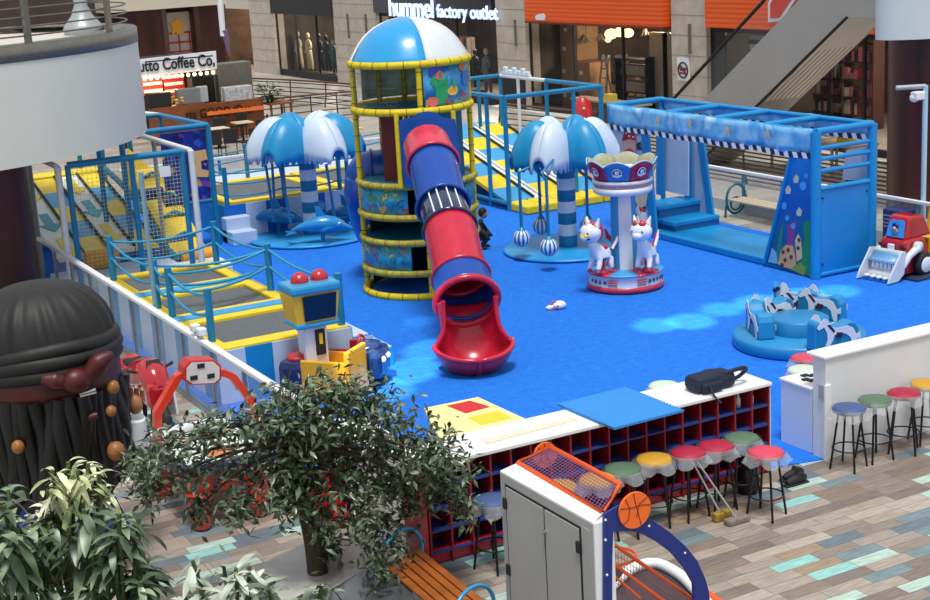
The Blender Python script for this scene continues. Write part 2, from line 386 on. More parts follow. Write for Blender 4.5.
t = thing('orange_fascia', 'orange shop fascia partly hidden by the escalator', 'shop sign', (XS, wy(760), 0))
MB().bx((XS-.5, wy(960), ZB+.05), (XS-.02, wy(717), 5.98)).build('panel', ribs, t)
m = MB(); m.prism([(0,0),(.6,.05),(1.3,.75),(1.3,1.5),(.75,1.5),(0,.6)], (XS-.56, onX(782,21,XS).y, onX(782,21,XS).z), (0,-1,0), UP, (.03,0,0)); m.mat(1).prism([(.12,.12),(.55,.16),(1.18,.8),(1.18,1.4),(.8,1.4),(.12,.56)], (XS-.58, onX(782,21,XS).y, onX(782,21,XS).z), (0,-1,0), UP, (.03,0,0))
m.build('badge', [white, mat('badge_red','#D8301C',.4)], t)
t = thing('shop_fascia', 'black shop sign band with glowing pale lettering', 'shop sign', (XS, wy(440), 0))
MB().bx((XS-.4, wy(500.4), ZB+.05), (XS-.02, wy(381.6), 6.0)).build('panel', mat('sign_band_black','#14161F',.35), t)
glow = mat('sign_letters_lit', '#BFD2FF', .4, emit=1.0)
a = onX(389, 15.5, XS-.45); b_ = onX(433, 17, XS-.45)
text('lettering', 'hummel', 1.25, (XS-.45, a.y, a.z), (0,-1,0), UP, glow, t, .03, .02, width=a.y-b_.y)
a = onX(437, 17, XS-.45); b_ = onX(498, 19.5, XS-.45)
text('lettering', 'factory outlet', .8, (XS-.45, a.y, a.z), (0,-1,0), UP, glow, t, .03, .008, width=a.y-b_.y)
band(277, 338, ZB-.25, 6.0, blackm, 'trim_1', 'black fascia over the mannequin window', None)
band(222, 277, ZB-.1, 6.2, mat('cream_plaster','#C9C2B2',.7), 'trim_2', 'cream fascia left of the shops', None, .2)
o = MB().bx((XS-.3, wy(990), 6.0), (XS+3, 95, 9)).build('wall_back', stone); struct(o, 'upper wall over the shops')
# kerb at shop foot
o = MB().bx((XS-.7, wy(990), 0), (XS, wy(500), .12)).build('trim_3', mat('pale_kerb','#C9C6BE',.5)); struct(o, 'pale kerb at the foot of shops')
# dark doors between
# left wall far behind: cream curved fascia and brown columns behind the kiosk
def m_brown(nt, b):
    v, s = coords(nt); n = N(nt, 'ShaderNodeTexNoise', i_Scale=1.0); mp = N(nt, 'ShaderNodeMapping'); mp.inputs['Scale'].default_value = (2.5,2.5,.15); nt.links.new(v, mp.inputs[0]); nt.links.new(mp.outputs[0], n.inputs['Vector'])
    r_ = ramp(nt, [(.35,'#2A0F0C'),(.65,'#4A1E1A')], 'LINEAR'); nt.links.new(n.outputs['Fac'], r_.inputs[0]); nt.links.new(r_.outputs[0], b.inputs['Base Color'])
brown = node_mat('dark_brown_cladding', m_brown, .35)
YW = 66.0
def wx(px): return onY(px, 40, YW).x
m = MB(); m.bx((-14, YW+.3, 0), (wx(226), YW+1.5, 9)); struct(m.build('wall_back', mat('far_wall_brown','#4B3D38',.8, noise=.4, nscale=.8)), 'brown wall far behind the coffee kiosk')
m = MB(); m.bbox((wx(118), YW-.6, 0), (wx(167), YW+.3, 6), .3); struct(m.build('pillar', brown), 'dark brown clad pillar left of the wall poster')
m = MB(); m.bbox((wx(191), YW-.6, 0), (wx(226), YW+.3, 6), .3); struct(m.build('pillar', brown), 'dark brown clad pillar right of the wall poster')
m = MB(); m.bx((wx(100), YW-1.1, onY(160,9,YW-1).z), (wx(222), YW+.2, 7)); struct(m.build('trim_4', mat('cream_plaster','#C9C2B2',.7)), 'cream bulkhead over the brown pillars')
t = thing('wall_poster', 'pale wall poster with an orange splash and red lines', 'poster', (wx(180), YW, 0))
z0, z1 = onY(180, 60, YW).z, onY(180, 12, YW).z
MB().bx((wx(164), YW-.05, z0), (wx(193), YW+.28, z1)).build('board', mat('poster_grey','#B7A79C',.6, noise=.15, nscale=2), t)
c = onY(177, 28, YW); m = MB(); m.prism([(.55*a_,.6*b_) for a_, b_ in ((-.5,-.5),(-.2,-.3),(.1,-.55),(.5,-.4),(.45,.1),(.65,.35),(.3,.45),(.05,.75),(-.25,.5),(-.6,.4),(-.45,0))], (c.x, YW-.09, c.z), NX, UP, (0,.03,0)); m.build('splash', mat('poster_orange','#DE9A22',.6), t)
m = MB(); c = onY(179, 39, YW)
for k in range(5): m.bx((c.x-1.05+.5*k, YW-.08, c.z-.6), (c.x-.99+.5*k, YW-.06, c.z+.3))
for k in range(3): m.bx((c.x-1.1, YW-.08, c.z-.6+.42*k), (c.x+1.1, YW-.06, c.z-.52+.42*k))
m.build('red_lines', mat('poster_red','#A8323C',.6), t)
# ---- big columns and balconies of the floor the camera stands on
def curved_slab(path, z0, z1, inner, name, mats, lab, band_h=.35):
    m = MB(); n = len(path)
    vs = [(p[0],p[1],z0) for p in path]+[(p[0],p[1],z1) for p in path]
    m.add(vs, [(i, i+1, n+i+1, n+i) for i in range(n-1)], True)
    m.mat(1); m.add([(p[0],p[1],z1-.0) for p in path]+[(p[0],p[1],z1+.0) for p in inner], [(i, n+i, n+i+1, i+1) for i in range(n-1)], False)
    m.mat(0); m.add([(p[0],p[1],z0) for p in path]+[(p[0],p[1],z0) for p in inner], [(i, i+1, n+i+1, n+i) for i in range(n-1)], False)
    return struct(m.build(name, mats), lab)
offw = mat('balcony_white', '#D6D8D2', .5, noise=.04, nscale=1)
bp_ = [(3.0,27.6),(4.4,27.75),(5.7,28.15),(6.95,28.75),(8.1,29.65),(9.0,30.9),(9.5,32.2),(9.6,33.5),(9.2,34.9),(7.7,36.4)]
bpath = smooth_path([(a, b, 0) for a, b in bp_], 5)
inn = [Vector((3.0, 33+.15*i*.4, 0)) if False else Vector((p.x-(p.x-3.0)*.75, 33+(p.y-33)*.25, 0)) for i, p in enumerate(bpath)]
curved_slab(bpath, 3.4, 5.35, inn, 'balcony', [offw, mat('balcony_floor','#CFC6BD',.4)], 'white curved balcony edge of the upper floor')
# steel band on top edge
m = MB(); n = len(bpath); o_ = [p+Vector((.35,-.8,0)).normalized()*0 for p in bpath]
m.add([(p.x,p.y,5.33) for p in bpath]+[(p.x,p.y,5.62) for p in bpath], [(i,i+1,n+i+1,n+i) for i in range(n-1)], True)
m.add([(p.x,p.y,5.62) for p in bpath]+[(p.x-(p.x-3)*.1,p.y+(33-p.y)*.1,5.62) for p in bpath], [(i,i+1,n+i+1,n+i) for i in range(n-1)], True)
struct(m.build('trim_5', gsteel, solid=.03), 'steel band along the balcony edge')
m = MB(); m.add([(p.x-(p.x-3)*.1,p.y+(33-p.y)*.1,5.5) for p in bpath]+[(3,33,5.5)], [(i,i+1,n) for i in range(n-1)]); m.add([(3,33,5.5),(3,27.9,5.5),(-6,27.9,5.5),(-6,40,5.5),(7.6,36.6,5.5)], [(0,1,2,3,4)])
struct(m.build('floor', mat('balcony_floor','#CFC6BD',.4)), 'pale floor of the upper balcony')
# balcony railing: posts and horizontal rods
t = thing('balcony_railing', 'grey steel railing with rods on the white balcony', 'railing', (6.5, 28.6, 5.6))
def bpt(px):
    best = min(range(len(bpath)), key=lambda i: abs(ppx((bpath[i].x, bpath[i].y, 5.6))[0]-px)); return bpath[best]
rp = [p+(Vector((3,33,0))-p).normalized()*.18 for p in bpath]
for px, w_ in ((36, .13), (116, .28)):
    p = bpt(px); q = (p+(Vector((3,33,0))-p).normalized()*.12); d = (Vector((3,33,0))-p).normalized(); s_ = Vector((-d.y, d.x, 0))
    MB().prism([(-w_/2,0),(w_/2,0),(w_*.35,2.2),(-w_*.65,2.2)], (q.x,q.y,5.6), s_, UP, d*.08).build('post', gsteel, t)
for k in range(6):
    m = MB(); m.tube([(p.x,p.y,5.78+.17*k) for p in rp[:40]], .018, 6); m.build('rod', gsteel, t)
m = MB(); m.tube([(p.x,p.y,6.75) for p in rp[:40]], .035, 6); m.build('top_rail', gsteel, t)
t = thing('bollard_lamp', 'grey post with flared base on the balcony floor behind the railing', 'post', (*bpt(84).xy, 5.5))
b0 = onPlane(84, 36, (0,0,5.5), UP) if False else P(84, 34, 5.5)
t.location = b0; MB().lathe([(0,0),(.42,0),(.44,.12),(.4,.2),(.22,.42),(.2,.5),(.14,.62),(.16,.8),(.13,1.0),(.13,2.4)], b0, 20).build('shaft', mat('grey_post','#A9AEB0',.4,metal=.3), t)
# left column
c = Vector((5.6, 31.3, 0))
m = MB(); m.lathe([(1.0,0),(1.0,3.45)], c, 40); struct(m.build('pillar', brown), 'round dark brown pillar under the white balcony')
# right column and balcony
vd0 = onY(886, 150, 26.6); vd0.z = 0; vd0.normalize(); vr0 = Vector((vd0.y, -vd0.x, 0))
c = onY(886, 150, 26.6)+vr0*1.17; c.z = 0
m = MB(); m.lathe([(1.15,0),(1.15,4.6)], c, 40); struct(m.build('pillar', brown), 'round dark brown pillar behind the digger ride')
p0 = onY(877, 40, 26.0); bp2 = smooth_path([tuple(p0.xy+vd0.xy*3.0+vr0.xy*.25)+(0,),tuple(p0.xy+vd0.xy*1.2+vr0.xy*.05)+(0,),(p0.x+.0,26.0,0),(p0.x+.35,25.3,0),(p0.x+1.2,24.9,0),(p0.x+3.0,24.7,0),(p0.x+6,24.6,0)], 5)
inn2 = [Vector((p.x+(p0.x+7-p.x)*.8, 29.6, 0)) for p in bp2]
curved_slab(bp2, p0.z, 6.3, inn2, 'balcony', [mat('balcony_grey_white','#C6D2D8',.5), offw], 'pale curved balcony edge over the right pillar')
# ================================================================ PLAY TOWER
TC = Vector((13.6, 27.2, 0)); TR = 1.17
vd = Vector((TC.x, TC.y, 0)).normalized(); vr = Vector((vd.y, -vd.x, 0))      # away from / right of the camera
def tp(ang, z, r=TR): a = math.radians(ang); return TC + vr*(r*math.cos(a)) - vd*(r*math.sin(a)) + UP*z   # 0 right, 90 towards the camera
lp = TC - vr*TR
Z = {k: ZV(y, lp) for k, y in dict(top=63.5, f1=109, f2=180.5, m2=211, f3=235.5, m3=265, bot=290).items()}
Z['bot'] = .07
T = thing('play_tower', 'round soft play tower with blue and white dome and yellow padded rings', 'play tower', TC)
for a in (180, 82, 0, -60, -97, -125):
    m = MB(); m.tube([tp(a, 0.02), tp(a, Z['top'])], .055, 10)
    for k in range(14): z = .3+.33*k; m.mat(1).tube([tp(a, z), tp(a, z+.02)], .058, 10); m.mat(0)
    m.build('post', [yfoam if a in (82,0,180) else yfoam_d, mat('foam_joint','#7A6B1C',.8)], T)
def ring(z, r=.06, name='ring', mt=None, a0=0, a1=360, rr=TR+.03):
    n = 48; pts = [tp(a0+(a1-a0)*k/n, z, rr) for k in range(n+1)]
    m = MB()
    if a1-a0 == 360: m.tube(pts[:-1], r, 10, True)
    else: m.tube(pts, r, 10)
    m.mat(1)
    for k in range(int((a1-a0)/15)):
        a = a0+15*k+5; m.tube([tp(a, z, rr), tp(a+.8, z, rr)], r*1.05, 10)
    return m.build(name, [mt or yfoam, mat('foam_joint','#7A6B1C',.8)], T)
ring(Z['top'], .075); ring(Z['f1'], .075)
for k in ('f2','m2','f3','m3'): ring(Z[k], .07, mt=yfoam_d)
ring(Z['bot'], .075, mt=yfoam)
for k in ('f1','f2','f3'):
    m = MB(); m.lathe([(0,Z[k]+.02),(TR,Z[k]+.02),(TR,Z[k]-.05),(0,Z[k]-.05)], TC, 40, smooth=False); m.build('deck', teal, T)
# dome of four gores
zt = Z['top']; DR = TR+.04; hh = ZV(18.5, TC)-zt-.02
prof = [(DR, -.02)]+[(DR*r_, .02+hh*h_) for h_, r_ in ((0,1),(.1,.965),(.27,.895),(.42,.83),(.56,.75),(.68,.66),(.78,.56),(.87,.44),(.94,.31),(.98,.18),(1,0))]
def gore(a0, mt):
    m = MB(); n = 12; vs = []
    for r_, h in prof:
        for k in range(n+1): vs.append(tp(a0+90*k/n, zt+.03+h, r_))
    m.add(vs, [(i*(n+1)+k, i*(n+1)+k+1, (i+1)*(n+1)+k+1, (i+1)*(n+1)+k) for i in range(len(prof)-1) for k in range(n)], True)
    m.build('roof_panel', mt, T, solid=.02)
for a0, mt in ((74, mat('roof_blue','#1C9BDB',.3,noise=.08,nscale=2,coat=.4)), (-16, mat('roof_white','#D8DEE2',.3,noise=.06,nscale=2,coat=.4)), (164, white), (254, mat('roof_blue','#1C9BDB'))): gore(a0, mt)
# murals: curved printed panels
def m_mural(base, stops, sc):
    def fn(nt, b):
        v, s = coords(nt); n = N(nt, 'ShaderNodeTexVoronoi', i_Scale=sc, feature='F1'); n2 = N(nt, 'ShaderNodeTexNoise', i_Scale=sc*.8, i_Detail=3.0); nt.links.new(v, n2.inputs['Vector'])
        mx = N(nt, 'ShaderNodeVectorMath', operation='ADD'); nt.links.new(v, mx.inputs[0]); nt.links.new(n2.outputs['Color'], mx.inputs[1]); nt.links.new(mx.outputs[0], n.inputs['Vector'])
        sp = N(nt, 'ShaderNodeSeparateColor'); nt.links.new(n.outputs['Color'], sp.inputs[0])
        r_ = ramp(nt, stops); nt.links.new(sp.outputs[0], r_.inputs[0]); nt.links.new(r_.outputs[0], b.inputs['Base Color'])
    return fn
mural_sea = node_mat('mural_sea', m_mural('', [(0,'#1B8CB8'),(.35,'#2AA6C8'),(.55,'#157090'),(.68,'#3D8F6A'),(.78,'#B5544A'),(.86,'#1D4E86'),(.94,'#D8B24A')], 5.5), .35)
mural_blue = node_mat('mural_blue', m_mural('', [(0,'#2C86C4'),(.5,'#3F9ED2'),(.75,'#1F6FB0'),(.9,'#57B4DA')], 3), .3)
def curved(a0, a1, z0, z1, mt, name='mural_panel', r=TR+.01, n=14, parent=None):
    m = MB(); m.grid(lambda u, v: tp(a0+(a1-a0)*u, z0+(z1-z0)*v, r), n, 1); return m.build(name, mt, parent or T, solid=.015)
for k0, k1 in (('m2','f2'),('m3','f3')):
    curved(100, 178, Z[k0]+.05, Z[k1]-.05, mural_sea); curved(2, 76, Z[k0]+.05, Z[k1]-.05, mural_sea)
top_p = curved(4, 78, Z['f1']+.08, Z['top']-.08, mural_blue)
# fish, coral and sand on the top panel
def patch(a, z, pts, mt, name, dr=.03):
    m = MB(); q = [tp(a+p[0]*49/ TR/1.0*1.17, z+p[1], TR+dr) for p in pts]; c = sum(q, Vector())/len(q); n = len(q)
    m.add(q+[p+ -(p-TC).normalized()*.01 for p in q], [tuple(range(n))]); o = m.build(name, mt, top_p); return o
def blob(r, sx=1, n=12, j=.15, seed=1):
    R = random.Random(seed); return [(r*sx*math.cos(2*PI*k/n)*(1+R.uniform(-j,j)), r*math.sin(2*PI*k/n)*(1+R.uniform(-j,j))) for k in range(n)]
zm = Z['f1']
patch(41, zm+.16, [(-.75,-.1),(.72,-.1),(.72,.05),(.3,.13),(-.2,.08),(-.75,.14)], mat('print_sand','#D9BC52',.5), 'printed_sand', .022)
patch(62, zm+.42, [(-.16,-.3),(.12,-.3),(.08,0),(.2,.15),(.1,.3),(.02,.12),(-.04,.38),(-.1,.1),(-.2,.25),(-.22,.05)], mat('print_green','#1E9A5A',.5), 'printed_coral')
for i, (a, z, r_, sx, c_) in enumerate(((65,.75,.14,1.2,'#1B49B0'),(61,.68,.09,1.1,'#E26A6A'),(70,.17,.1,1.2,'#E06A60'),(46,.35,.1,1.4,'#E0B13A'),(30,.8,.1,1.3,'#C8713C'),(24,.55,.16,1.0,'#3A74B8'),(44,.5,.1,.6,'#2CA06A'),(30,.24,.06,1,'#C23A3A'),(54,.15,.05,1,'#C23A3A'),(10,.6,.1,1,'#2E63AE'))):
    patch(a, zm+z, blob(r_, sx, seed=i+3), mat('print_'+c_, c_, .5), 'printed_fish', .028+.002*i)
# thin net in the open top bay
m = MB()
for k in range(21): a = 104+74*k/20; m.tube([tp(a, Z['f1']+.07), tp(a, Z['top']-.06)], .0022, 3)
for k in range(9): z = Z['f1']+.12+(Z['top']-Z['f1']-.2)*k/8; m.tube([tp(104+7.4*j, z) for j in range(11)], .0022, 3)
m.build('net', mat('net_grey','#6E7466',.8), T)
curved(-150, -32, Z['f1']+.1, Z['top']-.15, mat('faded_print','#B9CCBC',.5,noise=.35,nscale=4), 'rear_print')
# inner panels
m = MB(); c = tp(150, 0, .75); d_ = tp(112, 0, .55); m.add([c+UP*Z['f2'], d_+UP*Z['f2'], d_+UP*(Z['f1']-.1), c+UP*(Z['f1']-.1)], [(0,1,2,3)]); m.build('red_panel', dred, T, solid=.03)
m = MB(); c = tp(100, 0, .4); d_ = tp(5, 0, 1.0); m.add([c+UP*(Z['f2']), d_+UP*Z['f2'], d_+UP*(Z['f1']-.1), c+UP*(Z['f1']-.1)], [(0,1,2,3)]); m.build('teal_panel', teal, T, solid=.03)
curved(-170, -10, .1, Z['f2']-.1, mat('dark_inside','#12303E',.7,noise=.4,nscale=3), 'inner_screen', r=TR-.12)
# blue arch panel that carries the slide mouth
SD = Vector((11.35, 20.9, 0))-TC; SD.z = 0; SD.normalize(); SR = Vector((-SD.y, SD.x, 0))   # slide direction, sideways
if SR.dot(vr) < 0: SR = -SR
AP = TC + SD*(TR+.06)
def ap(px, py): q = onPlane(px, py, AP, SD); return ((q-AP).dot(SR), q.z)
arch = [ap(*p) for p in ((404,186),(398,121),(404,119),(412,117),(418,112.5),(428,111),(437,113),(443,117.5),(455,119),(463,184),(434,192))]
MB().prism(arch, AP, SR, UP, SD*.05).build('arch_panel', mat('arch_blue','#0F4FA4',.4,noise=.15,nscale=3), T)
m = MB(); l_ = ap(398,121); b_ = ap(404,188); r_ = ap(452,119)
m.tube([AP+SR*(l_[0]-.03)+UP*b_[1], AP+SR*(l_[0]-.03)+UP*(Z['f1']-.03)], .05, 8); m.build('arch_post', yfoam, T); m = MB(); m.tube([AP+SR*(r_[0]+.03)+UP*b_[1], AP+SR*(r_[0]+.03)+UP*(Z['f1']-.03)], .05, 8); m.build('arch_post', yfoam, T)
# ---------------- tube slide
S = thing('tube_slide', 'red and blue spiralling tube slide coming down the tower front', 'slide', (SD*3+TC))
S['label'] = 'red and blue tube slide running down from the round tower'
nrm = SR
def sp(px, py): return onPlane(px, py, AP+SR*.0, nrm)
# centre line: pixel guides on the vertical plane through the slide
ctr = [sp(427,146), sp(433,164), sp(443,206), sp(450,229), sp(461,277), sp(467,301)]
ztop = ctr[0].z
def off(q, k): return q
path = smooth_path(ctr, 10)
tr = .445
def frame_at(i, pts):
    d = (pts[min(i+1, len(pts)-1)]-pts[max(i-1, 0)]).normalized(); X = SR.copy(); X = (X-d*X.dot(d)).normalized(); Y = d.cross(X)
    if Y.z < 0: Y = -Y
    return d, X, Y
def tubeseg(i0, i1, r, name, mt, flange=True):
    m = MB(); n = 28; vs = []
    ids = list(range(i0, i1+1))
    for i in ids:
        d, X, Y = frame_at(i, path)
        for k in range(n): a = 2*PI*k/n; vs.append(path[i]+X*(r*math.cos(a))+Y*(r*math.sin(a)))
    m.add(vs, [(i*n+k, i*n+(k+1) % n, (i+1)*n+(k+1) % n, (i+1)*n+k) for i in range(len(ids)-1) for k in range(n)], True)
    o = m.build(name, mt, S, solid=.025)
    if flange:
        d, X, Y = frame_at(i1, path); f = MB(); pts = [path[i1]+X*((r+.045)*math.cos(2*PI*k/32))+Y*((r+.045)*math.sin(2*PI*k/32)) for k in range(32)]
        f.tube(pts, .035, 8, True); f.build('flange', mt, o)
    return o
tubeseg(0, 10, tr, 'tube_section', mat('faded_red_plastic','#D63452',.3,noise=.2,nscale=5,coat=.3))
tubeseg(10, 20, tr*1.0, 'tube_section', dblue)
tubeseg(20, 30, tr*.98, 'window_section', mat('smoky_window','#10204A',.12,coat=.6))
m = MB()
for a in (62, 84, 108, 128):
    pts = []
    for i in range(20, 31): d, X, Y = frame_at(i, path); pts.append(path[i]+X*(tr*.99*math.cos(math.radians(a)))+Y*(tr*.99*math.sin(math.radians(a))))
    m.tube(pts, .018, 6)
m.build('white_bar', white, S)
tubeseg(30, 40, tr*1.03, 'tube_section', redp)
tubeseg(40, 48, tr*1.10, 'tube_section', dblue)
# exit: ring then open trough
d, X, Y = frame_at(50, path)
m = MB(); er = tr*1.22; c = path[50]; m.tube([c+X*(er*math.cos(2*PI*k/36))+Y*(er*math.sin(2*PI*k/36)) for k in range(36)], .06, 8, True); m.build('exit_ring', redp, S)
tubeseg(47, 50, tr*1.17, 'tube_section', redp, False)
lip = sp(473, 343); lip.z = .42
tr_pts = smooth_path([path[50], path[50].lerp(lip, .35)-UP*.12, path[50].lerp(lip, .7)-UP*.16, lip+UP*.0], 6)
m = MB(); n = 20; vs = []; L = len(tr_pts)
edgeL, edgeR = [], []
for i, q in enumerate(tr_pts):
    t = i/(L-1); d = (tr_pts[min(i+1, L-1)]-tr_pts[max(i-1, 0)]).normalized(); Xq = SR; Yq = d.cross(Xq)
    if Yq.z < 0: Yq = -Yq
    rr = tr*(1.19-.10*math.sin(min(1,t*1.6)*PI)+.32*max(0,t-.45)/.55); depth = rr*(1-.12*t)
    half = math.radians(122-36*min(1, t*1.3))
    for k in range(n+1):
        a = -PI/2+half*(2*k/n-1); vs.append(q+Xq*(rr*math.cos(a))+Yq*(depth*math.sin(a)+(.10*t)))
        if k == 0: edgeL.append(vs[-1])
        if k == n: edgeR.append(vs[-1])
m.add(vs, [(i*(n+1)+k, i*(n+1)+k+1, (i+1)*(n+1)+k+1, (i+1)*(n+1)+k) for i in range(L-1) for k in range(n)], True)
# rounded closed end
end = vs[-(n+1):]; q = tr_pts[-1]; d = (tr_pts[-1]-tr_pts[-2]).normalized(); d.z *= .2; d.normalize(); rings = [end]
cc = (end[0]+end[-1])/2; vs2 = []; K = 9; W_ = abs((end[0]-cc).dot(SR))
for j in range(K+1):
    f_ = j/K*PI/2
    for p in end:
        r_ = p-cc; xk = r_.dot(SR); vs2.append(cc+SR*(xk*math.cos(f_))+SD*(abs(xk)*math.sin(f_)*.95)+(r_-SR*xk)-UP*(.13*math.sin(f_)*min(1,(abs(xk)/W_))**2))
m.add(vs2, [(i*(n+1)+k, i*(n+1)+k+1, (i+1)*(n+1)+k+1, (i+1)*(n+1)+k) for i in range(K) for k in range(n)], True)
tro = m.build('exit_trough', redp, S, solid=.03)
m = MB(); endedge = [vs2[k*(n+1)] for k in range(1, K)]+vs2[K*(n+1):]+[vs2[k*(n+1)+n] for k in range(K-1, 0, -1)]
m.tube(edgeL+endedge+list(reversed(edgeR)), .045, 8); m.build('rolled_rim', redp, tro)
low = min(v.z for v in vs+vs2); m = MB(); m.bx((q.x-.2, q.y-.12, 0.0155), (q.x+.2, q.y+.12, max(low,.02)+.05)); m.build('foot', mat('dark_red_foot','#7A1626',.5), S)
# the blue tube behind the tower
BT = thing('tube_slide', 'dark blue curved tube slide showing left of the tower', 'slide', P(362, 232))
c0 = onPlane(398, 170, TC+vd*.9, vd); c1 = onPlane(372, 172, TC+vd*.9, vd); c2 = onPlane(366, 185, TC+vd*1.0, vd); c3 = onPlane(378, 215, TC+vd*2.2, vd)
m = MB(); pts = smooth_path([c0, c1, c1.lerp(c2,.5)-vr*.05, c2-UP*.3, Vector((c3.x,c3.y,.75)), Vector((c3.x,c3.y,.55))+vr*.8], 5); m.tube(pts, .45, 20, cap=False); m.build('tube_section', dblue, BT, solid=.02)
m = MB(); p_ = pts[5]; m.tube([p_-vd*0+vr*0+UP*(.47*math.sin(2*PI*k/24))+vd*(.47*math.cos(2*PI*k/24)) for k in range(24)], .04, 6, True); m.build('flange', dblue, BT)
m = MB(); m.cyl((pts[10].x, pts[10].y, 0.015), pts[10], .05); m.cyl((pts[-1].x, pts[-1].y, .015), pts[-1], .05); m.build('leg', yfoam, BT)
# person crouching behind the slide
pc = P(481, 249); PS = thing('person', 'person in black clothes crouching behind the tube slide', 'person', pc)
fw = -vd*.2+vr*.9; fw.normalize(); sd = Vector((-fw.y, fw.x, 0))
J = [(0,0,.32)]; 
def jp(f_, s_, z_): v = fw*f_+sd*s_; return (v.x, v.y, z_)
J = [jp(-.18,0,.28), jp(-.12,0,.45), jp(.0,0,.62), jp(.06,0,.72), jp(-.12,.1,.26), jp(.2,.14,.36), jp(.05,.14,.06), jp(.2,.14,.04), jp(-.12,-.1,.26), jp(.2,-.14,.34), jp(.02,-.14,.06), jp(.18,-.14,.04), jp(-.02,.19,.6), jp(.12,.22,.4), jp(.26,.16,.26), jp(-.02,-.19,.6), jp(.12,-.22,.4), jp(.26,-.16,.24)]
E_ = [(0,1),(1,2),(2,3),(0,4),(4,5),(5,6),(6,7),(0,8),(8,9),(9,10),(10,11),(2,12),(12,13),(13,14),(2,15),(15,16),(16,17)]
skin('body', J, E_, [.14,.14,.13,.06,.09,.075,.05,.045,.09,.075,.05,.045,.07,.05,.035,.07,.05,.035], blackm, PS)
m = MB(); m.ball(Vector(pc)+Vector(jp(.1,0,.84)), .1, 16, (1,.9,1.2)); m.build('head', mat('skin_tone','#B98668',.6), PS)
m = MB(); m.ball(Vector(pc)+Vector(jp(.08,0,.87)), .108, 16, (1,.95,1.15)); m.build('hair', mat('black_hair','#15120F',.7), PS)
# ================================================================ COURT FRAMES WITH SLOPING RAINBOW LANES
def lane_mat(name, cols, w, arrows=None):
    return None
white_l = mat('white_lane', '#E3E6E2', .5, noise=.05, nscale=4); yell_l = mat('yellow_lane', '#F2D01C', .45, noise=.08, nscale=4)
blue_ln = mat('blue_lane', '#3F9DD6', .45, noise=.08, nscale=4); teal_ar = mat('teal_arrow','#1496AE',.5)
def post(parent, p, z, r=.06, mt=None, z0=0.015, name='post'):
    return MB().tube([(p[0],p[1],z0),(p[0],p[1],z)], r, 10).build(name, mt or blue, parent)
def rail(parent, a, b, r=.06, mt=None, name='rail'): return MB().tube([a, b], r, 10).build(name, mt or blue, parent)
# ---- left court (arrow lanes)
wp = mat('white_foam_post', '#DDE2E6', .5, noise=.08, nscale=6)
xL, xR, yF, yB, hC = 7.18, 9.85, 30.6, 37.6, 3.0
L = thing('slide_court', 'netted court with arrow lanes in yellow, white and blue at the far left', 'slide court', (xL, yF, 0))
for x in (xL+.1, 8.62, xR-.12): post(L, (x, yF), hC, .06)
post(L, (xL-.12, yF-.05), hC, .07, wp); post(L, (xR+.07, yF-.05), hC, .07, wp)
rail(L, (xL+.1, yF, hC), (xR-.12, yF, hC), .07)
rail(L, (xL-.12, yF, hC), (xL-.12, yB, hC), .06, wp); rail(L, (xR+.07, yF, hC), (xR+.07, yB-3, hC), .06, wp)
for y in (33.2, 35.8): post(L, (xL-.12, y), hC, .06, mat('grey_foam_post','#8F9696',.6)); post(L, (xR+.07, y), hC, .05, blue if y > 35 else mat('grey_foam_post','#8F9696',.6))
post(L, (9.0, 34.6), hC, .06); post(L, (9.25, 33.5), 3.0, .06)
# sloping lanes from y=31.3 (z .25) to y=37 (z 2.1)
def lanes(parent, x0, ws, y0, z0, y1, z1, rows):
    """columns of width ws; rows: per column a list of materials along the slope"""
    x = x0
    for w_, cols in zip(ws, rows):
        n = len(cols); ms = []; m = MB()
        for i, c in enumerate(cols):
            if c not in ms: ms.append(c)
            m.mat(ms.index(c)); a, b = i/n, (i+1)/n
            ya, yb, za, zb = y0+(y1-y0)*a, y0+(y1-y0)*b, z0+(z1-z0)*a, z0+(z1-z0)*b
            m.add([(x,ya,za),(x+w_,ya,za),(x+w_,yb,zb),(x,yb,zb),(x,ya,za-.1),(x+w_,ya,za-.1),(x+w_,yb,zb-.1),(x,yb,zb-.1)], [(0,1,2,3),(0,4,5,1),(1,5,6,2),(2,6,7,3),(3,7,4,0)], False)
        m.build('lane', ms, parent)
        x += w_
        m = MB(); m.tube([(x, y0, z0+.04), (x, y1, z1+.04)], .035, 6); m.build('lane_divider', blackm if w_ > .3 else white_l, parent); x += .03
def arrow(parent, x, y0, z0, y1, z1, t, mt, s=.8, w=.5):
    d = Vector((0, y0-y1, z0-z1)).normalized(); c = Vector((x, y0+(y1-y0)*t, z0+(z1-z0)*t)); n = NX.cross(d)
    if n.z < 0: n = -n
    poly = [(-w*.22,-s*.5),(w*.22,-s*.5),(w*.22,s*.1),(w*.55,s*.1),(0,s*.5),(-w*.55,s*.1),(-w*.22,s*.1)]
    MB().prism(poly, c+n*.008, NX, d, n*.012).build('arrow', mt, parent)
A, B_, W_ = yell_l, blue_ln, white_l
y0, z0, y1, z1 = 33.0, .62, 37.6, 1.76
lanes(L, 7.42, (.58,.55,.55,.52), y0, z0, y1, z1, ((W_,W_,W_,W_,W_),(A,A,B_,A,B_,A)[1:],(W_,W_,W_,W_,W_),(A,B_,A,B_,A)))
arrow(L, 7.72, y0,z0,y1,z1, .42, teal_ar, 1.1, .48); arrow(L, 7.72, y0,z0,y1,z1, .8, yell_l, 1.1, .48); arrow(L, 7.72, y0,z0,y1,z1,.1,yell_l, 1.1, .48)
xa = 7.42+.61+.58+.27
for t_, c_ in ((.2, yell_l), (.52, teal_ar), (.84, yell_l)): arrow(L, xa, y0,z0,y1,z1, t_, c_, 1.1, .48)
m = MB(); m.tube([(7.95, y0-.25, .5),(8.66, y0-.25, .5)], .23, 14); m.build('bolster', mat('orange_yellow_bolster','#E8A21C',.5,noise=.15,nscale=5), L)
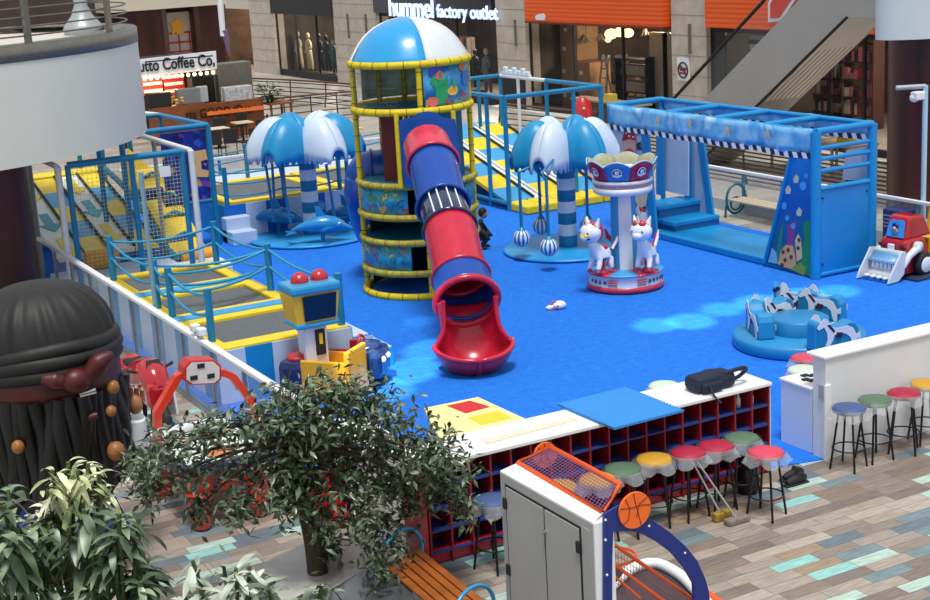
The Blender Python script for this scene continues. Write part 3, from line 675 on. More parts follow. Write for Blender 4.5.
m = MB(); m.bx((xL, y0-2.2, .02), (xR, y0, .3)); m.build('landing_pad', pwhite, L)
m = MB(); m.bx((xL-.1, y1, 0.02), (xR, y1+1.2, 1.75)); m.mat(1).bx((xL-.1, y1+.05, 1.75), (xR, y1+.9, 1.8)); m.build('top_deck', [blue_ln, yell_l], L)
# climbing wall: yellow with dark rollers, right of the lanes
cx0 = 9.72-.02
CW = thing('climbing_ramp', 'yellow netted climbing ramp with four dark blue rollers beside the arrow lanes', 'climbing ramp', (9.95, 33.0, 0))
m = MB(); xa_, xb_ = 9.5, 10.75
def cw(x, t): return Vector((x, 32.4+3.2*t, .25+1.75*t))
m.add([cw(xa_+.45,0), cw(xb_,0), cw(xb_,1), cw(xa_+.45,1)]+[cw(xa_+.45,0)-UP*.15, cw(xb_,0)-UP*.15, cw(xb_,1)-UP*.15, cw(xa_+.45,1)-UP*.15], [(0,1,2,3),(0,4,5,1),(1,5,6,2),(3,2,6,7),(0,3,7,4)], False); m.build('ramp', yellow, CW)
for i, (px, py) in enumerate(((151,194),(175,202),(159,217),(178,242))):
    z_ = ( .55, .9, 1.3, 1.7)[3-i]; q = P(px, py, z_); MB().tube([q-NX*.28, q+NX*.28], .14, 14).build('roller', navy, CW)
m = MB(); m.tube([(xa_+.5, 32.3, .3), (xb_, 32.3, .3)], .2, 12); m.build('bolster', mat('orange_yellow_bolster','#E8A21C'), CW)
m = MB(); q = P(146, 172, 1.9); m.add([(q.x-.5,q.y,1.5),(q.x+.55,q.y-.1,1.5),(q.x+.55,q.y+.5,1.55),(q.x-.5,q.y+.5,1.55),(q.x-.3,q.y+.3,2.5)], [(0,1,4),(1,2,4),(2,3,4),(3,0,4)], False); m.build('wedge_block', yellow, CW)
for k in range(5): MB().tube([cw(xb_-.05, k/4.5)+UP*.02, cw(xb_-.35, k/4.5)+UP*.12, cw(xb_-.6, k/4.5)+UP*.02], .05, 8).build('hand_loop', teal, CW)
# white blob chute in the middle
m = MB(); m.tube(smooth_path([(9.6,36.5,2.0),(9.75,34.9,1.5),(9.9,33.3,.6),(9.95,32.3,.3)], 5), .07, 10); m.build('side_tube', teal, CW)
m = MB(); m.bbox((9.2,31.0,.02),(10.8,31.9,.35), .1); m.build('landing_pad', white, CW)
# nets
def net(name, parent, fn, nu, nv, r=.005, mt=None):
    m = MB(); a = 10
    for i in range(nu+1): m.tube([fn(i/nu, 0), fn(i/nu, 1)], r, 3, cap=False)
    for j in range(nv+1): m.tube([fn(0, j/nv), fn(1, j/nv)], r, 3, cap=False)
    return m.build(name, mt or mat('net_green','#D2DAC0',.8), parent)
net('net', L, lambda u, v: Vector((xL+.1+(8.62-xL-.1)*u, yF, .2+(hC-.2)*v)), 14, 34, .004)
net('net', L, lambda u, v: Vector((8.62+(xR-.12-8.62)*u, yF, .2+(hC-.2)*v)), 14, 34, .004)
net('net', L, lambda u, v: Vector((xR+.07, yF+1.7*u, 1.5+1.45*v)), 9, 20, .006, mat('net_grey_dark','#4A5258',.8))
m = MB(); q = onY(165, 171.5, yF-.09); m.bx((q.x-.12, yF-.1, q.z-.11), (q.x+.12, yF-.08, q.z+.11)); tag(m.build('paper_sign', white), 'small white blank sheet fixed to the left court rail', 'sign')
m = MB(); m.tube([(10.35-.6+.0, 30.5, .02),(9.55, 30.5, 2.3)], .01, 4)
# second frame behind: blue printed panel
R2 = thing('frame_court', 'blue framed bay with a dark blue star printed panel behind the left court', 'play frame', (11.8, 34.7, 0))
post(R2, (11.75, 34.7), 3.0, .07); rail(R2, (11.75,34.7,3.0), (9.6,34.75,3.0), .07); rail(R2, (11.75,34.7,3.0), (11.6,38.0,3.0), .06); rail(R2, (11.6,38.0,3.0), (10.2,45,3.0), .06, wp)
rail(R2, (11.75,34.7,1.15), (10.3,34.7,1.15), .05, teal)
for x, y in ((11.6,38.0),(10.9,41.5),(10.3,36.5),(9.5,38.5)): post(R2, (x, y), 3.0, .06, teal)
rail(R2, (9.5,38.5,3.0), (11.6,38.0,3.0), .06, teal); rail(R2, (9.6,36.5,3.0), (10.6,36.5,3.0), .06, teal)
def m_star(nt, b):
    v, s = coords(nt); n = N(nt, 'ShaderNodeTexVoronoi', i_Scale=7.0); nt.links.new(v, n.inputs['Vector']); sp_ = N(nt, 'ShaderNodeSeparateColor'); nt.links.new(n.outputs['Color'], sp_.inputs[0])
    r_ = ramp(nt, [(0,'#122A86'),(.4,'#1A2F9C'),(.6,'#0E1E66'),(.78,'#2C55B8'),(.9,'#7A3CA0'),(.96,'#C8A040')]); nt.links.new(sp_.outputs[0], r_.inputs[0]); nt.links.new(r_.outputs[0], b.inputs['Base Color'])
pp = MB(); pp.bx((10.55,34.72,1.2),(11.68,34.76,2.9)); pr = pp.build('printed_panel', node_mat('star_print', m_star, .4), R2)
q = onY(203, 163, 34.7); MB().prism([(-.22,-.3),(.2,-.36),(.22,-.2),(.05,-.15),(.05,.05),(.22,.08),(.2,.32),(-.24,.3),(-.26,.1),(-.08,.06),(-.1,-.12),(-.24,-.1)], (q.x-.1, 34.69, q.z), NX, UP, (0,.03,0)).build('printed_letter', mat('print_tan','#E0B070',.5), pr)
# ---- right court (rainbow lanes)
RC = thing('slide_court', 'blue framed court of checked yellow, white and blue slide lanes right of the tower', 'slide court', (18.9, 32.8, 0))
a_ = P(507, 98, 3.0); b_ = P(597.5, 86, 3.0); yc = (a_.y+b_.y)/2; xa1, xb1 = a_.x, b_.x
hR = 3.0; foot = onY(511, 213, yc)
post(RC, (xa1, yc), hR, .065); post(RC, (xb1, yc), hR, .065)
pm = onY(569, 110, yc); post(RC, (pm.x+.15, yc), hR, .055)
rail(RC, (xa1,yc,hR), (xb1,yc,hR), .065)
q = onX(546, 82, xb1); ybk = q.y; rail(RC, (xb1,yc,hR), (xb1, ybk, hR), .06); post(RC, (xb1, ybk), hR, .06)
q2 = onX(500, 76, xb1); rail(RC, (xb1, ybk, hR), (xb1, q2.y, hR), .055, wp); post(RC, (xb1, (ybk*.4+q2.y*.6)), hR, .05, wp); post(RC, (xb1, q2.y), hR, .055)
q3 = onY(478, 78, q2.y); rail(RC, (xb1, q2.y, hR), (q3.x-1.2, q2.y, hR), .06); post(RC, (q3.x, q2.y), hR, .055, teal)
rail(RC, (xb1, yc+1.5, 1.0), (xb1, q2.y, 1.0), .045, wp)
for px in (487, 479): q = onX(px, 120, xa1)
q = onX(486, 98, xa1); post(RC, (xa1, q.y), hR, .06); rail(RC, (xa1, yc, hR), (xa1, q.y+3.5, hR), .06); rail(RC, (xa1, yc, .2), (xa1, q.y+4, .2), .06, teal)
m = MB(); qq = onX(516, 74, xb1); 
for k in range(6): m.bbox((xb1-.05, qq.y-.75+.25*k, hR+.05), (xb1+.05, qq.y-.57+.25*k, hR+.2+.08*(k % 2)), .03)
m.bx((xb1-.04, qq.y-.8, hR+.02), (xb1+.04, qq.y+.8, hR+.12)); m.build('cloud_sign', mat('cloud_white','#D5E2F2',.4), RC)
lyo, lz0, ly1, lz1 = yc+.25, .22, yc+5.6, 1.55
wl = (xb1+.15-xa1-.1)
cw_ = []
rows = []; ws = []
pats = ((B_,A,B_,A,B_,A),(W_,)*6,(A,B_,A,B_,A,B_),(W_,)*6,(B_,A,B_,A,B_,A))
wid = (.62,.16,.62,.16,.62); kx = (wl-5*.03)/sum(wid)
lanes(RC, xa1+.08, [w_*kx for w_ in wid], lyo, lz0, ly1, lz1, pats)
for i in range(5):
    x0_ = xa1+.02+i*(wl/5); MB().bbox((x0_, yc-.85, .02), (x0_+wl/5-.05, yc+.15, .24), .04).build('landing_pad', yell_l if i != 9 else A, RC)
m = MB(); m.bx((xa1, ly1, .02), (xb1, ly1+.8, lz1)); m.build('top_deck', blue_ln, RC)
BF = thing('glass_fence', 'low fence with white rail along the far left end of the carpet', 'fence', (12, 42.2, 0))
MB().bbox((11.5, 42.15, 1.0), (20.5, 42.25, 1.1), .02).build('top_rail', wp, BF)
for k in range(7): MB().bx((11.6+1.45*k, 42.17, 0.016), (11.68+1.45*k, 42.23, 1.0)).build('post', blue, BF)
for k in range(6): MB().bx((11.72+1.45*k, 42.19, .1), (13.0+1.45*k, 42.21, .98)).build('panel', glass, BF)
# ================================================================ TRAMPOLINE BLOCKS
def stripes(m, x0, x1, y, z0, z1, n, first=0, dy=.02):
    for i in range(n):
        m.mat((i+first) % 2); a = x0+(x1-x0)*i/n; b = x0+(x1-x0)*(i+1)/n; m.bx((a, y-dy, z0), (b, y+dy, z1))
TA = thing('trampoline_block', 'blue and white striped trampoline platform with rope rails beside the fence', 'trampoline', (7.3, 22, 0))
TXL, TXR, TYF, TYB, TZ = 7.25, 9.62, 22.05, 29.0, .9
m = MB(); stripes(m, TXL, TXR, TYF, .02, TZ, 5, 1); m.build('front_panel', [blue_l, pwhite], TA)
m = MB()
for i in range(12): m.mat(i % 2); a = TYF+(TYB-TYF)*i/12; m.bx((TXR-.02, a, .02), (TXR+.02, a+(TYB-TYF)/12, TZ))
m.build('side_panel', [blue_l, pwhite], TA)
m = MB()
for i in range(10): m.mat(i % 2); a = TYF+(TYB-TYF)*i/10; m.bx((TXL-.02, a, .02), (TXL+.02, a+(TYB-TYF)/10, TZ))
m.build('side_panel', [blue_l, pwhite], TA)
m = MB(); m.bx((TXL, TYF, TZ-.3), (TXR, TYB, TZ-.14)); m.build('deck', mat('blue_deck','#1E79B4',.5), TA)
bedm = mat('grey_trampoline_bed', '#5F6468', .8, noise=.15, nscale=14)
rowsY = ((22.2,24.3),(24.55,26.6),(26.85,28.8))
for (a, b) in rowsY:
    m = MB(); w_ = .26
    m.bbox((TXL+.02, a-.1, TZ-.05), (TXR-.02, a+w_, TZ+.03), .02); m.bbox((TXL+.02, b-w_, TZ-.05), (TXR-.02, b, TZ+.03), .02)
    m.bbox((TXL+.02, a+w_, TZ-.05), (TXL+.02+w_, b-w_, TZ+.03), .02); m.bbox((TXR-.02-w_, a+w_, TZ-.05), (TXR-.02, b-w_, TZ+.03), .02)
    fr = m.build('edge_pad', yell_l, TA)
    m = MB(); m.grid(lambda u, v: (TXL+.3+(TXR-TXL-.6)*u, a+w_+(b-a-2*w_)*v, TZ-.03-.05*math.sin(PI*u)*math.sin(PI*v)), 8, 8); m.build('bed', bedm, TA)
for y in (24.4, 26.7): MB().bbox((TXL+.02, y-.13, TZ-.04), (TXR-.02, y+.13, TZ+.07), .03).build('divider_pad', blue_ln, TA)
tposts = []
for (px, py) in ((121,281),(157,310),(214,343),(228,264),(271,292),(338,327)):
    q = P(px, py, TZ)
    if px < 220: q.x = TXL+.14
    else: q.x = TXR-.1
    tposts.append(q); MB().tube([(q.x,q.y,TZ-.02),(q.x,q.y,TZ+.92)], .065, 12).build('post', blue, TA)
tposts.append(Vector((TXL+.14, 24.7, TZ))); MB().tube([(TXL+.14,24.7,TZ-.02),(TXL+.14,24.7,TZ+.92)], .065, 12).build('post', blue, TA)
L_ = sorted([p for p in tposts if p.x < 8], key=lambda p: p.y); R_ = sorted([p for p in tposts if p.x > 8], key=lambda p: p.y)
ropem = mat('blue_rope', '#2E97C4', .6, noise=.2, nscale=20)
pairs = list(zip(L_[:-1], L_[1:]))+list(zip(R_[:-1], R_[1:]))+[(L_[-1], R_[-1]), (L_[2], R_[1]), (L_[1], R_[1])]
for a, b in pairs:
    for z, sg in ((.82,.12),(.5,.16)):
        m = MB(); m.tube(sag((a.x,a.y,TZ+z), (b.x,b.y,TZ+z), sg, 10), .026, 6); m.build('rope', ropem, TA)
m = MB(); stripes(m, TXR+.04, TXR+.5, TYF+.25, .02, .62, 2, 0, .01); m.build('step_front', [blue_l, pwhite], TA)
for i, (w_, h) in enumerate(((.42,.66),(.84,.36))):
    MB().bbox((TXR+.03+.42*i, TYF+.3, .02), (TXR+.03+w_, TYF+1.3, h), .02).build('step', [pwhite], TA); MB().bx((TXR+.03+.42*i, TYF+.27, .02), (TXR+.03+w_, TYF+.30, h-.03)).build('step_riser', [blue_l], TA)
# far block
TB = thing('trampoline_block', 'blue and white striped trampoline platform behind the left palm', 'trampoline', (12, 35, 0))
q0 = P(226,206,.9); q1 = P(345,187,.9); BX0, BX1, BY0, BY1 = 12.1, 18.6, 35.0, 40.5
m = MB(); stripes(m, BX0, BX1, BY0, .02, .9, 12, 0); m.build('front_panel', [mat('mid_blue_vinyl','#1068C8',.4), pwhite], TB)
m = MB(); m.bx((BX0, BY0, .7), (BX1, BY1, .80)); m.mat(1).bx((BX0-.02, BY0, .02), (BX0+.02, BY1, .9)); m.build('deck', [pwhite, blue_l], TB)
for x0_ in (12.25, 15.4):
    m = MB(); w_ = .3; x1_ = x0_+3.0
    for a, b in (((x0_,35.3),(x1_,35.6)),((x0_,38.5),(x1_,38.8)),((x0_,35.6),(x0_+w_,38.5)),((x1_-w_,35.6),(x1_,38.5))): m.bbox((a[0],a[1],.84), (b[0],b[1],.92), .02)
    m.build('edge_pad', yell_l, TB)
    m = MB(); m.grid(lambda u, v: (x0_+.3+2.4*u, 35.6+2.9*v, .88-.05*math.sin(PI*u)*math.sin(PI*v)), 6, 6); m.build('bed', bedm, TB)
bps = [(12.2,35.1),(13.75,35.1),(15.3,35.1),(16.9,35.1),(12.2,38.9),(14.2,38.9),(16.3,38.9),(18.4,38.9),(18.4,35.1)]
for p in bps: MB().tube([(p[0],p[1],.84),(p[0],p[1],1.85)], .06, 10).build('post', blue, TB)
for i, j in ((0,1),(1,2),(2,3),(3,8),(4,5),(5,6),(6,7),(0,4),(8,7)):
    for z, sg in ((.86,.05),(.6,.06),(.3,.06)):
        MB().tube(sag((*bps[i],.84+z), (*bps[j],.84+z), sg, 6), .022, 6).build('rope', ropem, TB)
m = MB(); m.bbox((11.95,34.2,.02),(12.6,34.95,.35),.02); m.bbox((11.95,34.6,.02),(12.6,34.95,.65),.02); m.build('step', [pwhite], TB)
# ================================================================ PALM SWINGS
def palm_leaf(parent, c, ang, zt, mts, R=1.25, wd=.46, rise=.95, zb=-.03):
    """a folded leaf: a ridge that arches out of the hub, one half falling to each side"""
    ca, sa = math.cos(ang), math.sin(ang); d = Vector((ca, sa, 0)); s_ = Vector((-sa, ca, 0)); L_ = None
    for side, mt in ((1, mts[0]), (-1, mts[1])):
        def fn(u, v):
            zr_ = rise*math.sin(PI*min(1, .02+.955*u))**.62; w_ = wd*R/1.25*math.sin(PI*min(.97, .16+.80*u))**.5
            k = v**1.9; low = min(zb, zr_) - (.10*(int(u*18) % 2) if v > .999 else 0)
            return c+d*(.02+R*u)+s_*(side*w_*math.sin(v*PI/2))+UP*(zt+zr_*(1-k)+low*k)
        m = MB(); m.grid(fn, 36, 8); m.build('leaf_half', mt, parent, solid=.04)
leaf_b = mat('leaf_blue', '#1490C8', .38, noise=.12, nscale=3); leaf_w = mat('leaf_white', '#C9DAEE', .38, noise=.08, nscale=3)
disc_m = mat('disc_blue', '#1F93D4', .4, noise=.15, nscale=2.0)
def palm(c, R, lab, ztop, angs, leafR, basez=.1):
    T = thing('palm_swing', lab, 'palm tree ride', c)
    MB().lathe([(0,.03),(R-.02,.03),(R,.05),(R,basez-.03),(R-.04,basez),(0,basez)], c, 56).build('base_disc', disc_m, T)
    n = 7; hh = (ztop-basez)/n
    for k in range(n):
        MB().lathe([(.205,0),(.21,.01),(.21,hh-.01),(.205,hh),(0,hh)], c+UP*(basez+hh*k), 24).build('trunk_band', blue if k % 2 == 0 else white, T)
    MB().lathe([(.26,0),(.28,.06),(.2,.2),(0,.24)], c+UP*(ztop-.05), 20).build('hub', blue, T)
    for i, (a, mt) in enumerate(angs): palm_leaf(T, c, a, ztop+.12, mt, leafR)
    return T
def ang(px, py, c, z):
    q = P(px, py, z)-c; return math.atan2(q.y, q.x)
va = math.atan2(vr.y, vr.x)                       # screen-right azimuth
pc1 = P(568.5, 250); 
T1 = palm(pc1, 1.5, 'blue and white palm swing with hanging striped balls beside the carousel', ZV(166, pc1), [(va+math.radians(a), m_) for a, m_ in ((190, (leaf_b,)*2), (236, (leaf_w,)*2), (305, (leaf_b,)*2), (352, (leaf_w,)*2), (118, (leaf_w,)*2), (58, (leaf_b,)*2))], 1.22)
striped = []
def m_ball(nt, b):
    v, s = coords(nt); a = mathn(nt, 'ARCTAN2', s[1], s[0]); f = mathn(nt, 'FRACT', mathn(nt, 'MULTIPLY', a, 12/(2*PI))); r_ = ramp(nt, [(0,'#1478B8'),(.5,'#E2E8EE')]); nt.links.new(f, r_.inputs[0]); nt.links.new(r_.outputs[0], b.inputs['Base Color'])
ballm = node_mat('striped_ball', m_ball, .3)
proto = None
for i, (px, py, top, lab) in enumerate(((522,238,(519,172),'striped blue and white hanging ball, leftmost under the palm'),(541,226,(536,172),'striped hanging ball farther back between two others'),(549,247,(541,174),'striped hanging ball lowest and nearest the palm trunk'),(588,226,(586,170),'striped hanging ball partly behind the carousel unicorn'))):
    q = P(px, py, .55 if i != 3 else .6); tq = onPlane(top[0], top[1], q, vd)
    if proto is None:
        proto = thing('swing_ball', lab, 'swing ball', (0,0,0))
        MB().ball((0,0,0), .2, 24).build('ball', ballm, proto); m = MB(); m.lathe([(.0,.26),(.05,.25),(.1,.17)], (0,0,0), 14); m.build('cap', blue, proto)
        m = MB(); m.cyl((0,0,.24), (0,0,1.5), .035); m.build('hanging_rope', blue, proto)
    o = place(proto, q, i*.5, lab, 'striped balls hanging from the palm swing', first=(i == 0)) 
    MB().tube([q+UP*1.45, tq, Vector((pc1.x, pc1.y, tq.z+.25)).lerp(tq, .5)], .03, 6).build('support_arm', blue, T1)
pc2 = P(313, 237)
T2 = palm(pc2, 1.6, 'blue and white palm ride with swimming dolphins left of the tower', ZV(158, pc2), [(va+math.radians(a), m_) for a, m_ in ((192, (leaf_w,)*2), (236, (leaf_b,)*2), (306, (leaf_w,)*2), (350, (leaf_b,)*2), (122, (leaf_b,)*2), (62, (leaf_w,)*2))], 1.45)
for a_, ph in ((200,.1),(235,.2),(150,0),(300,.1),(338,.2),(20,.1)):
    a = va+math.radians(a_); p1 = pc2+Vector((math.cos(a)*1.05, math.sin(a)*1.05, ZV(158,pc2)-.05)); p2 = pc2+Vector((math.cos(a+.15)*1.0, math.sin(a+.15)*1.0, .55))
    MB().tube([p1, p1.lerp(p2,.5)+UP*.05, p2], .035, 6).build('hanging_arm', blue, T2)
dm = mat('dolphin_blue', '#1C8CCB', .3, noise=.15, nscale=3, coat=.4)
def dolphin(loc, rz, lab, first):
    global DP
    if first:
        DP = thing('dolphin_seat', lab, 'dolphin', (0,0,0))
        prof = [(-.75,.02),(-.6,.06),(-.4,.12),(-.15,.19),(.1,.22),(.3,.2),(.45,.15),(.55,.09),(.7,.05),(.75,.02)]
        pts = [(x, 0, -.25*(x+.1)**2+.05) for x, r_ in prof]; MB().tube(pts, [r_ for x, r_ in prof], 16).build('body', dm, DP)
        m = MB(); m.prism([(-.12,0),(.15,0),(-.05,.28),(-.14,.3)], (0,-.015,.2), NX, UP, (0,.03,0)); m.build('fin', dm, DP)
        m = MB(); m.prism([(-.9,-.28),(-.62,-.05),(-.62,.05),(-.9,.28),(-.8,0)], (0,0,-.13), NX, NY, (0,0,.03)); m.build('tail_fin', dm, DP)
        for s_ in (-1,1): MB().prism([(0,0),(.18,0),(-.12,s_*.3),(-.18,s_*.26)], (.15,s_*.16,-.03), NX, NY, (0,0,.03)).build('flipper', dm, DP)
        for s_ in (-1,1):
            e = MB(); e.ball((.42, s_*.125, .04), .05, 10); e.mat(1).ball((.43, s_*.155, .045), .028, 8); e.build('eye', [white, blackm], DP)
        m = MB(); m.cyl((0,0,-.55), (0,0,0), .05); m.build('support', blue, DP)
    place(DP, loc, rz, lab, 'dolphin seats under the left palm', first=first, scale=1.0)
for i, (px, py, a_, lab) in enumerate(((278,217,345,'blue dolphin seat with its eye showing, left under the palm'),(322,226,5,'blue dolphin seat crossing in front of the striped trunk'),(346,214,-40,'blue dolphin seat at the right, nearest the tower'),(318,207,95,'blue dolphin seat partly hidden behind the striped trunk'))):
    q = P(px, py, .5); dolphin(q, va+math.radians(a_), lab, i == 0)
# ================================================================ CAROUSEL
cc = P(625.5, 287); CR = .78; zc = ZV(163, cc)
K = thing('carousel', 'small red, white and blue carousel with white riding animals', 'carousel', cc)
MB().lathe([(0,.02),(CR-.04,.02),(CR,.06),(CR+.01,.12),(CR-.02,.15)], cc, 48).build('base_rim', mat('carousel_red','#C8304A',.3,coat=.4), K)
bp3 = MB().lathe([(CR-.03,.15),(CR-.05,.36),(CR-.02,.38)], cc, 48).build('base_band', white, K)
for i in range(8):
    MB().lathe([(0,.42),(CR-.06,.40),(CR,.38)], cc, 6, va+2*PI*i/8+.2, va+2*PI*(i+1)/8+.2).build('platform_sector', mat('carousel_red','#C8304A') if i % 2 == 0 else blue_ln, K, solid=.02)
def ringtext(s, a0, z, size, mt, parent, r, c=cc, step=9):
    for i, ch in enumerate(s):
        a = math.radians(a0+step*i); d = vr*math.cos(a)-vd*math.sin(a)*-1 if False else vr*math.cos(a)-vd*math.sin(a)
        t_ = Vector((-d.y, d.x, 0)); 
        if ch.strip(): text('base_lettering', ch, size, Vector(c)+d*r+UP*z, t_, UP, mt, parent, .004, 0)
navyt = mat('print_navy', '#1C2450', .5)
# reading order left to right = decreasing angle from 180
for i, ch in enumerate('BRAN'): 
    a = math.radians(160-9*i); d = vr*math.cos(a)-vd*math.sin(a); text('base_lettering', ch, .09, cc+d*(CR-.02)+UP*.22, Vector((-d.y, d.x, 0)), UP, navyt, K, .004, .004)
for i, ch in enumerate('DREAM'):
    a = math.radians(60-9*i); d = vr*math.cos(a)-vd*math.sin(a); text('base_lettering', ch, .09, cc+d*(CR-.02)+UP*.22, Vector((-d.y, d.x, 0)), UP, navyt, K, .004, .004)
for a_ in (118, 72):
    for k in range(3):
        m = MB(); pts = []
        for j in range(4): a = math.radians(a_+5*(j-1.5)); d = vr*math.cos(a)-vd*math.sin(a); pts.append(cc+d*(CR-.02)+UP*(.2+.05*k+.012*math.sin(j)))
        m.tube(pts, .011, 5); m.build('base_mark', mat('print_red','#B8304A',.5), K)
for i in range(6):
    MB().lathe([(.27,.40),(.25,zc-.28),(.25,zc-.25)], cc, 4, va+2*PI*i/6, va+2*PI*(i+1)/6).build('pillar_stripe', white if i % 2 == 0 else blue_ln, K)
MB().lathe([(.16,-.33),(.2,-.25),(.42,-.12),(.5,-.1)], cc+UP*zc, 32).build('canopy_funnel', white, K)
zr = ZV(192, cc-vd*.6)
MB().lathe([(.3,zr-.1),(.55,zr-.10),(.60,zr-.05),(.60,zr+.02),(.57,zr+.04)], cc, 48).build('canopy_lower_ring', white, K)
MB().lathe([(.57,zr+.04),(.58,zr+.07),(.59,zr+.12),(.57,zr+.13)], cc, 48).build('canopy_pink_ring', mat('dusty_pink','#B98A96',.5), K)
MB().lathe([(.3,zr+.12),(.60,zr+.12),(.61,zr+.17),(.57,zr+.19)], cc, 48).build('canopy_upper_ring', white, K)
NS = 8; zb_ = zr+.18; zt_ = zr+.5
for i in range(NS):
    a0 = va+2*PI*(i+.12)/NS
    def fn(u, v, a0=a0): a = a0+2*PI/NS*u; h = zb_+(zt_-zb_+.10*math.sin(PI*u))*v; r_ = .55+.155*v**1.2; return cc+Vector((math.cos(a)*r_, math.sin(a)*r_, h))
    MB().grid(fn, 8, 4).build('crown_panel', mat('crown_magenta','#A61E50',.4) if i % 2 == 0 else mat('crown_blue','#2C7CC8',.4), K, solid=.012)
    def fn2(u, v, a0=a0): a = a0+2*PI/NS*u; h = zb_+.02+(zt_-zb_-.01+.10*math.sin(PI*u))*v; r_ = .52+.155*v**1.2; return cc+Vector((math.cos(a)*r_, math.sin(a)*r_, h))
    MB().grid(fn2, 8, 4).build('crown_lining', mat('khaki_lining','#A8A88A',.7,noise=.15,nscale=6), K, solid=.01)
    a = a0+PI/NS; d = Vector((math.cos(a), math.sin(a), 0)); t_ = Vector((-d.y, d.x, 0)); nrm_ = (d*.85-UP*.35).normalized(); upv = t_.cross(nrm_) if t_.cross(nrm_).z > 0 else nrm_.cross(t_)
    o_ = cc+d*.635+UP*(zb_+.21)+nrm_*.02; m = MB(); m.prism([(.1*math.cos(k*PI/9), .1*math.sin(k*PI/9)) for k in range(18)], o_, t_, upv, nrm_*.006); m.mat(1).prism([(.085*math.cos(k*PI/9), .085*math.sin(k*PI/9)) for k in range(18)], o_+nrm_*.006, t_, upv, nrm_*.004)
    m.mat(0).prism([(-.1,-.06),(-.04,-.085),(.05,-.08),(.11,-.05),(.07,-.02),(0,-.04),(-.07,-.025)], o_+nrm_*.012, t_, upv, nrm_*.004); m.mat(0).prism([(-.05,-.01),(-.03,.06),(.02,.05),(.05,.065),(.04,-.02),(.0,-.03)], o_+nrm_*.011, t_, upv, nrm_*.004)
    m.build('badge', [white, navy], K)
    m = MB(); m.tube([cc+Vector((math.cos(a0+2*PI/NS*u/8)*.705, math.sin(a0+2*PI/NS*u/8)*.705, zt_+.10*math.sin(PI*u/8))) for u in range(9)], .014, 6); m.build('crown_trim', mat('crown_trim_blue','#9CC8E6',.4), K)
MB().lathe([(0,zb_+.02),(.52,zb_+.02)], cc, 32).build('crown_floor', mat('khaki_lining','#A8A88A'), K, solid=.01)
# riding animals
fw_ = mat('figure_white', '#E8ECF2', .25, noise=.04, nscale=6, coat=.5); fr_ = mat('figure_red', '#C3263C', .3, coat=.4)
def rider(loc, rz, lab, style):
    R = thing('carousel_rider', lab, 'riding animal', loc)
    R.location = (0,0,0)
    J = [(0,0,.42),(.12,0,.46),(.2,0,.58),(.24,0,.72),(-.14,0,.42),(.13,.1,.34),(.17,.12,.2),(.21,.12,.13),(.13,-.1,.34),(.17,-.12,.2),(.21,-.12,.13),(-.14,.1,.32),(-.12,.13,.2),(-.14,.13,.12),(-.14,-.1,.32),(-.12,-.13,.2),(-.14,-.13,.12)]
    E_ = [(0,1),(1,2),(2,3),(0,4),(1,5),(5,6),(6,7),(1,8),(8,9),(9,10),(4,11),(11,12),(12,13),(4,14),(14,15),(15,16)]
    skin('body', J, E_, [.125,.12,.1,.09,.12]+[.065,.05,.05]*4, fw_, R)
    h = MB(); h.ball((.25,0,.84), .2, 20, (.95,1.08,.92)); h.ball((.38,0,.78), .1, 12, (1,1.1,.8)); h.build('head', fw_, R)
    for s_ in (-1,1):
        e = MB(); e.cyl((.2,s_*.12,.96), (.18,s_*.17,1.12), .06, .012, 8); e.build('ear', fw_, R)
        e = MB(); e.ball((.405,s_*.09,.85), .03, 8, (.5,1,1.2)); e.build('eye', navy, R)
        MB().ball((.19 if 1 else 0, s_*.12, .1), .05, 8, (1.2,1,.7)).build('hoof', fr_, R)
    e = MB(); e.cyl((.33,0,1.0), (.37,0,1.16), .035, .006, 8); e.build('horn', mat('pale_horn','#E8DCC8',.4), R)
    hr = MB(); hr.ball((.2,0,.93), .17, 16, (1.05,1.05,.6))
    if style == 'red': hr.ball((.31,.06,.98), .075, 10); hr.ball((.31,-.06,.98), .075, 10)
    hr.ball((.06,0,.84), .13, 12, (.7,.9,1.3)); hr.build('mane', fr_, R)
    if style != 'red':
        MB().ball((.36,0,.81), .11, 14, (1.0,1.35,.45)).build('yellow_visor', yellow, R); MB().ball((.36,0,.755), .10, 14, (1.0,1.35,.35)).build('dark_muzzle', navy, R)
    t_ = MB(); t_.tube([(-.24,0,.44),(-.38,0,.56),(-.44,.0,.72)], [.035,.05,.02], 8); t_.build('tail', fr_, R)
    t_ = MB(); t_.tube([(-.25,.03,.46),(-.37,.03,.6),(-.42,.03,.74)], [.03,.03,.01], 8); t_.build('tail_stripe', fw_, R)
    MB().ball((-.02,0,.53), .11, 12, (1.1,1.1,.45)).build('saddle', fr_, R)
    MB().lathe([(0,.02),(.13,.02),(.12,.1),(.06,.14),(.05,.34),(0,.34)], (0,0,-.02), 16).build('pedestal', fr_, R)
    R.location = loc; R.rotation_euler = (0,0,rz); R.scale = (1.08,1.08,1.08)
    return R
rz1 = P(602, 274, .4); rz2 = P(648, 272, .4)
rz1.z = rz2.z = .38
rider(rz1, va+math.radians(215), 'white carousel animal with yellow visor and red hair, left of pillar', 'yellow')
rider(rz2, va+math.radians(235), 'white carousel animal with red hair and horn, right of pillar', 'red')
rider(cc+vd*.45+vr*.1+UP*.4, va+math.radians(20), 'white carousel animal with red hair, mostly hidden behind the pillar', 'red')
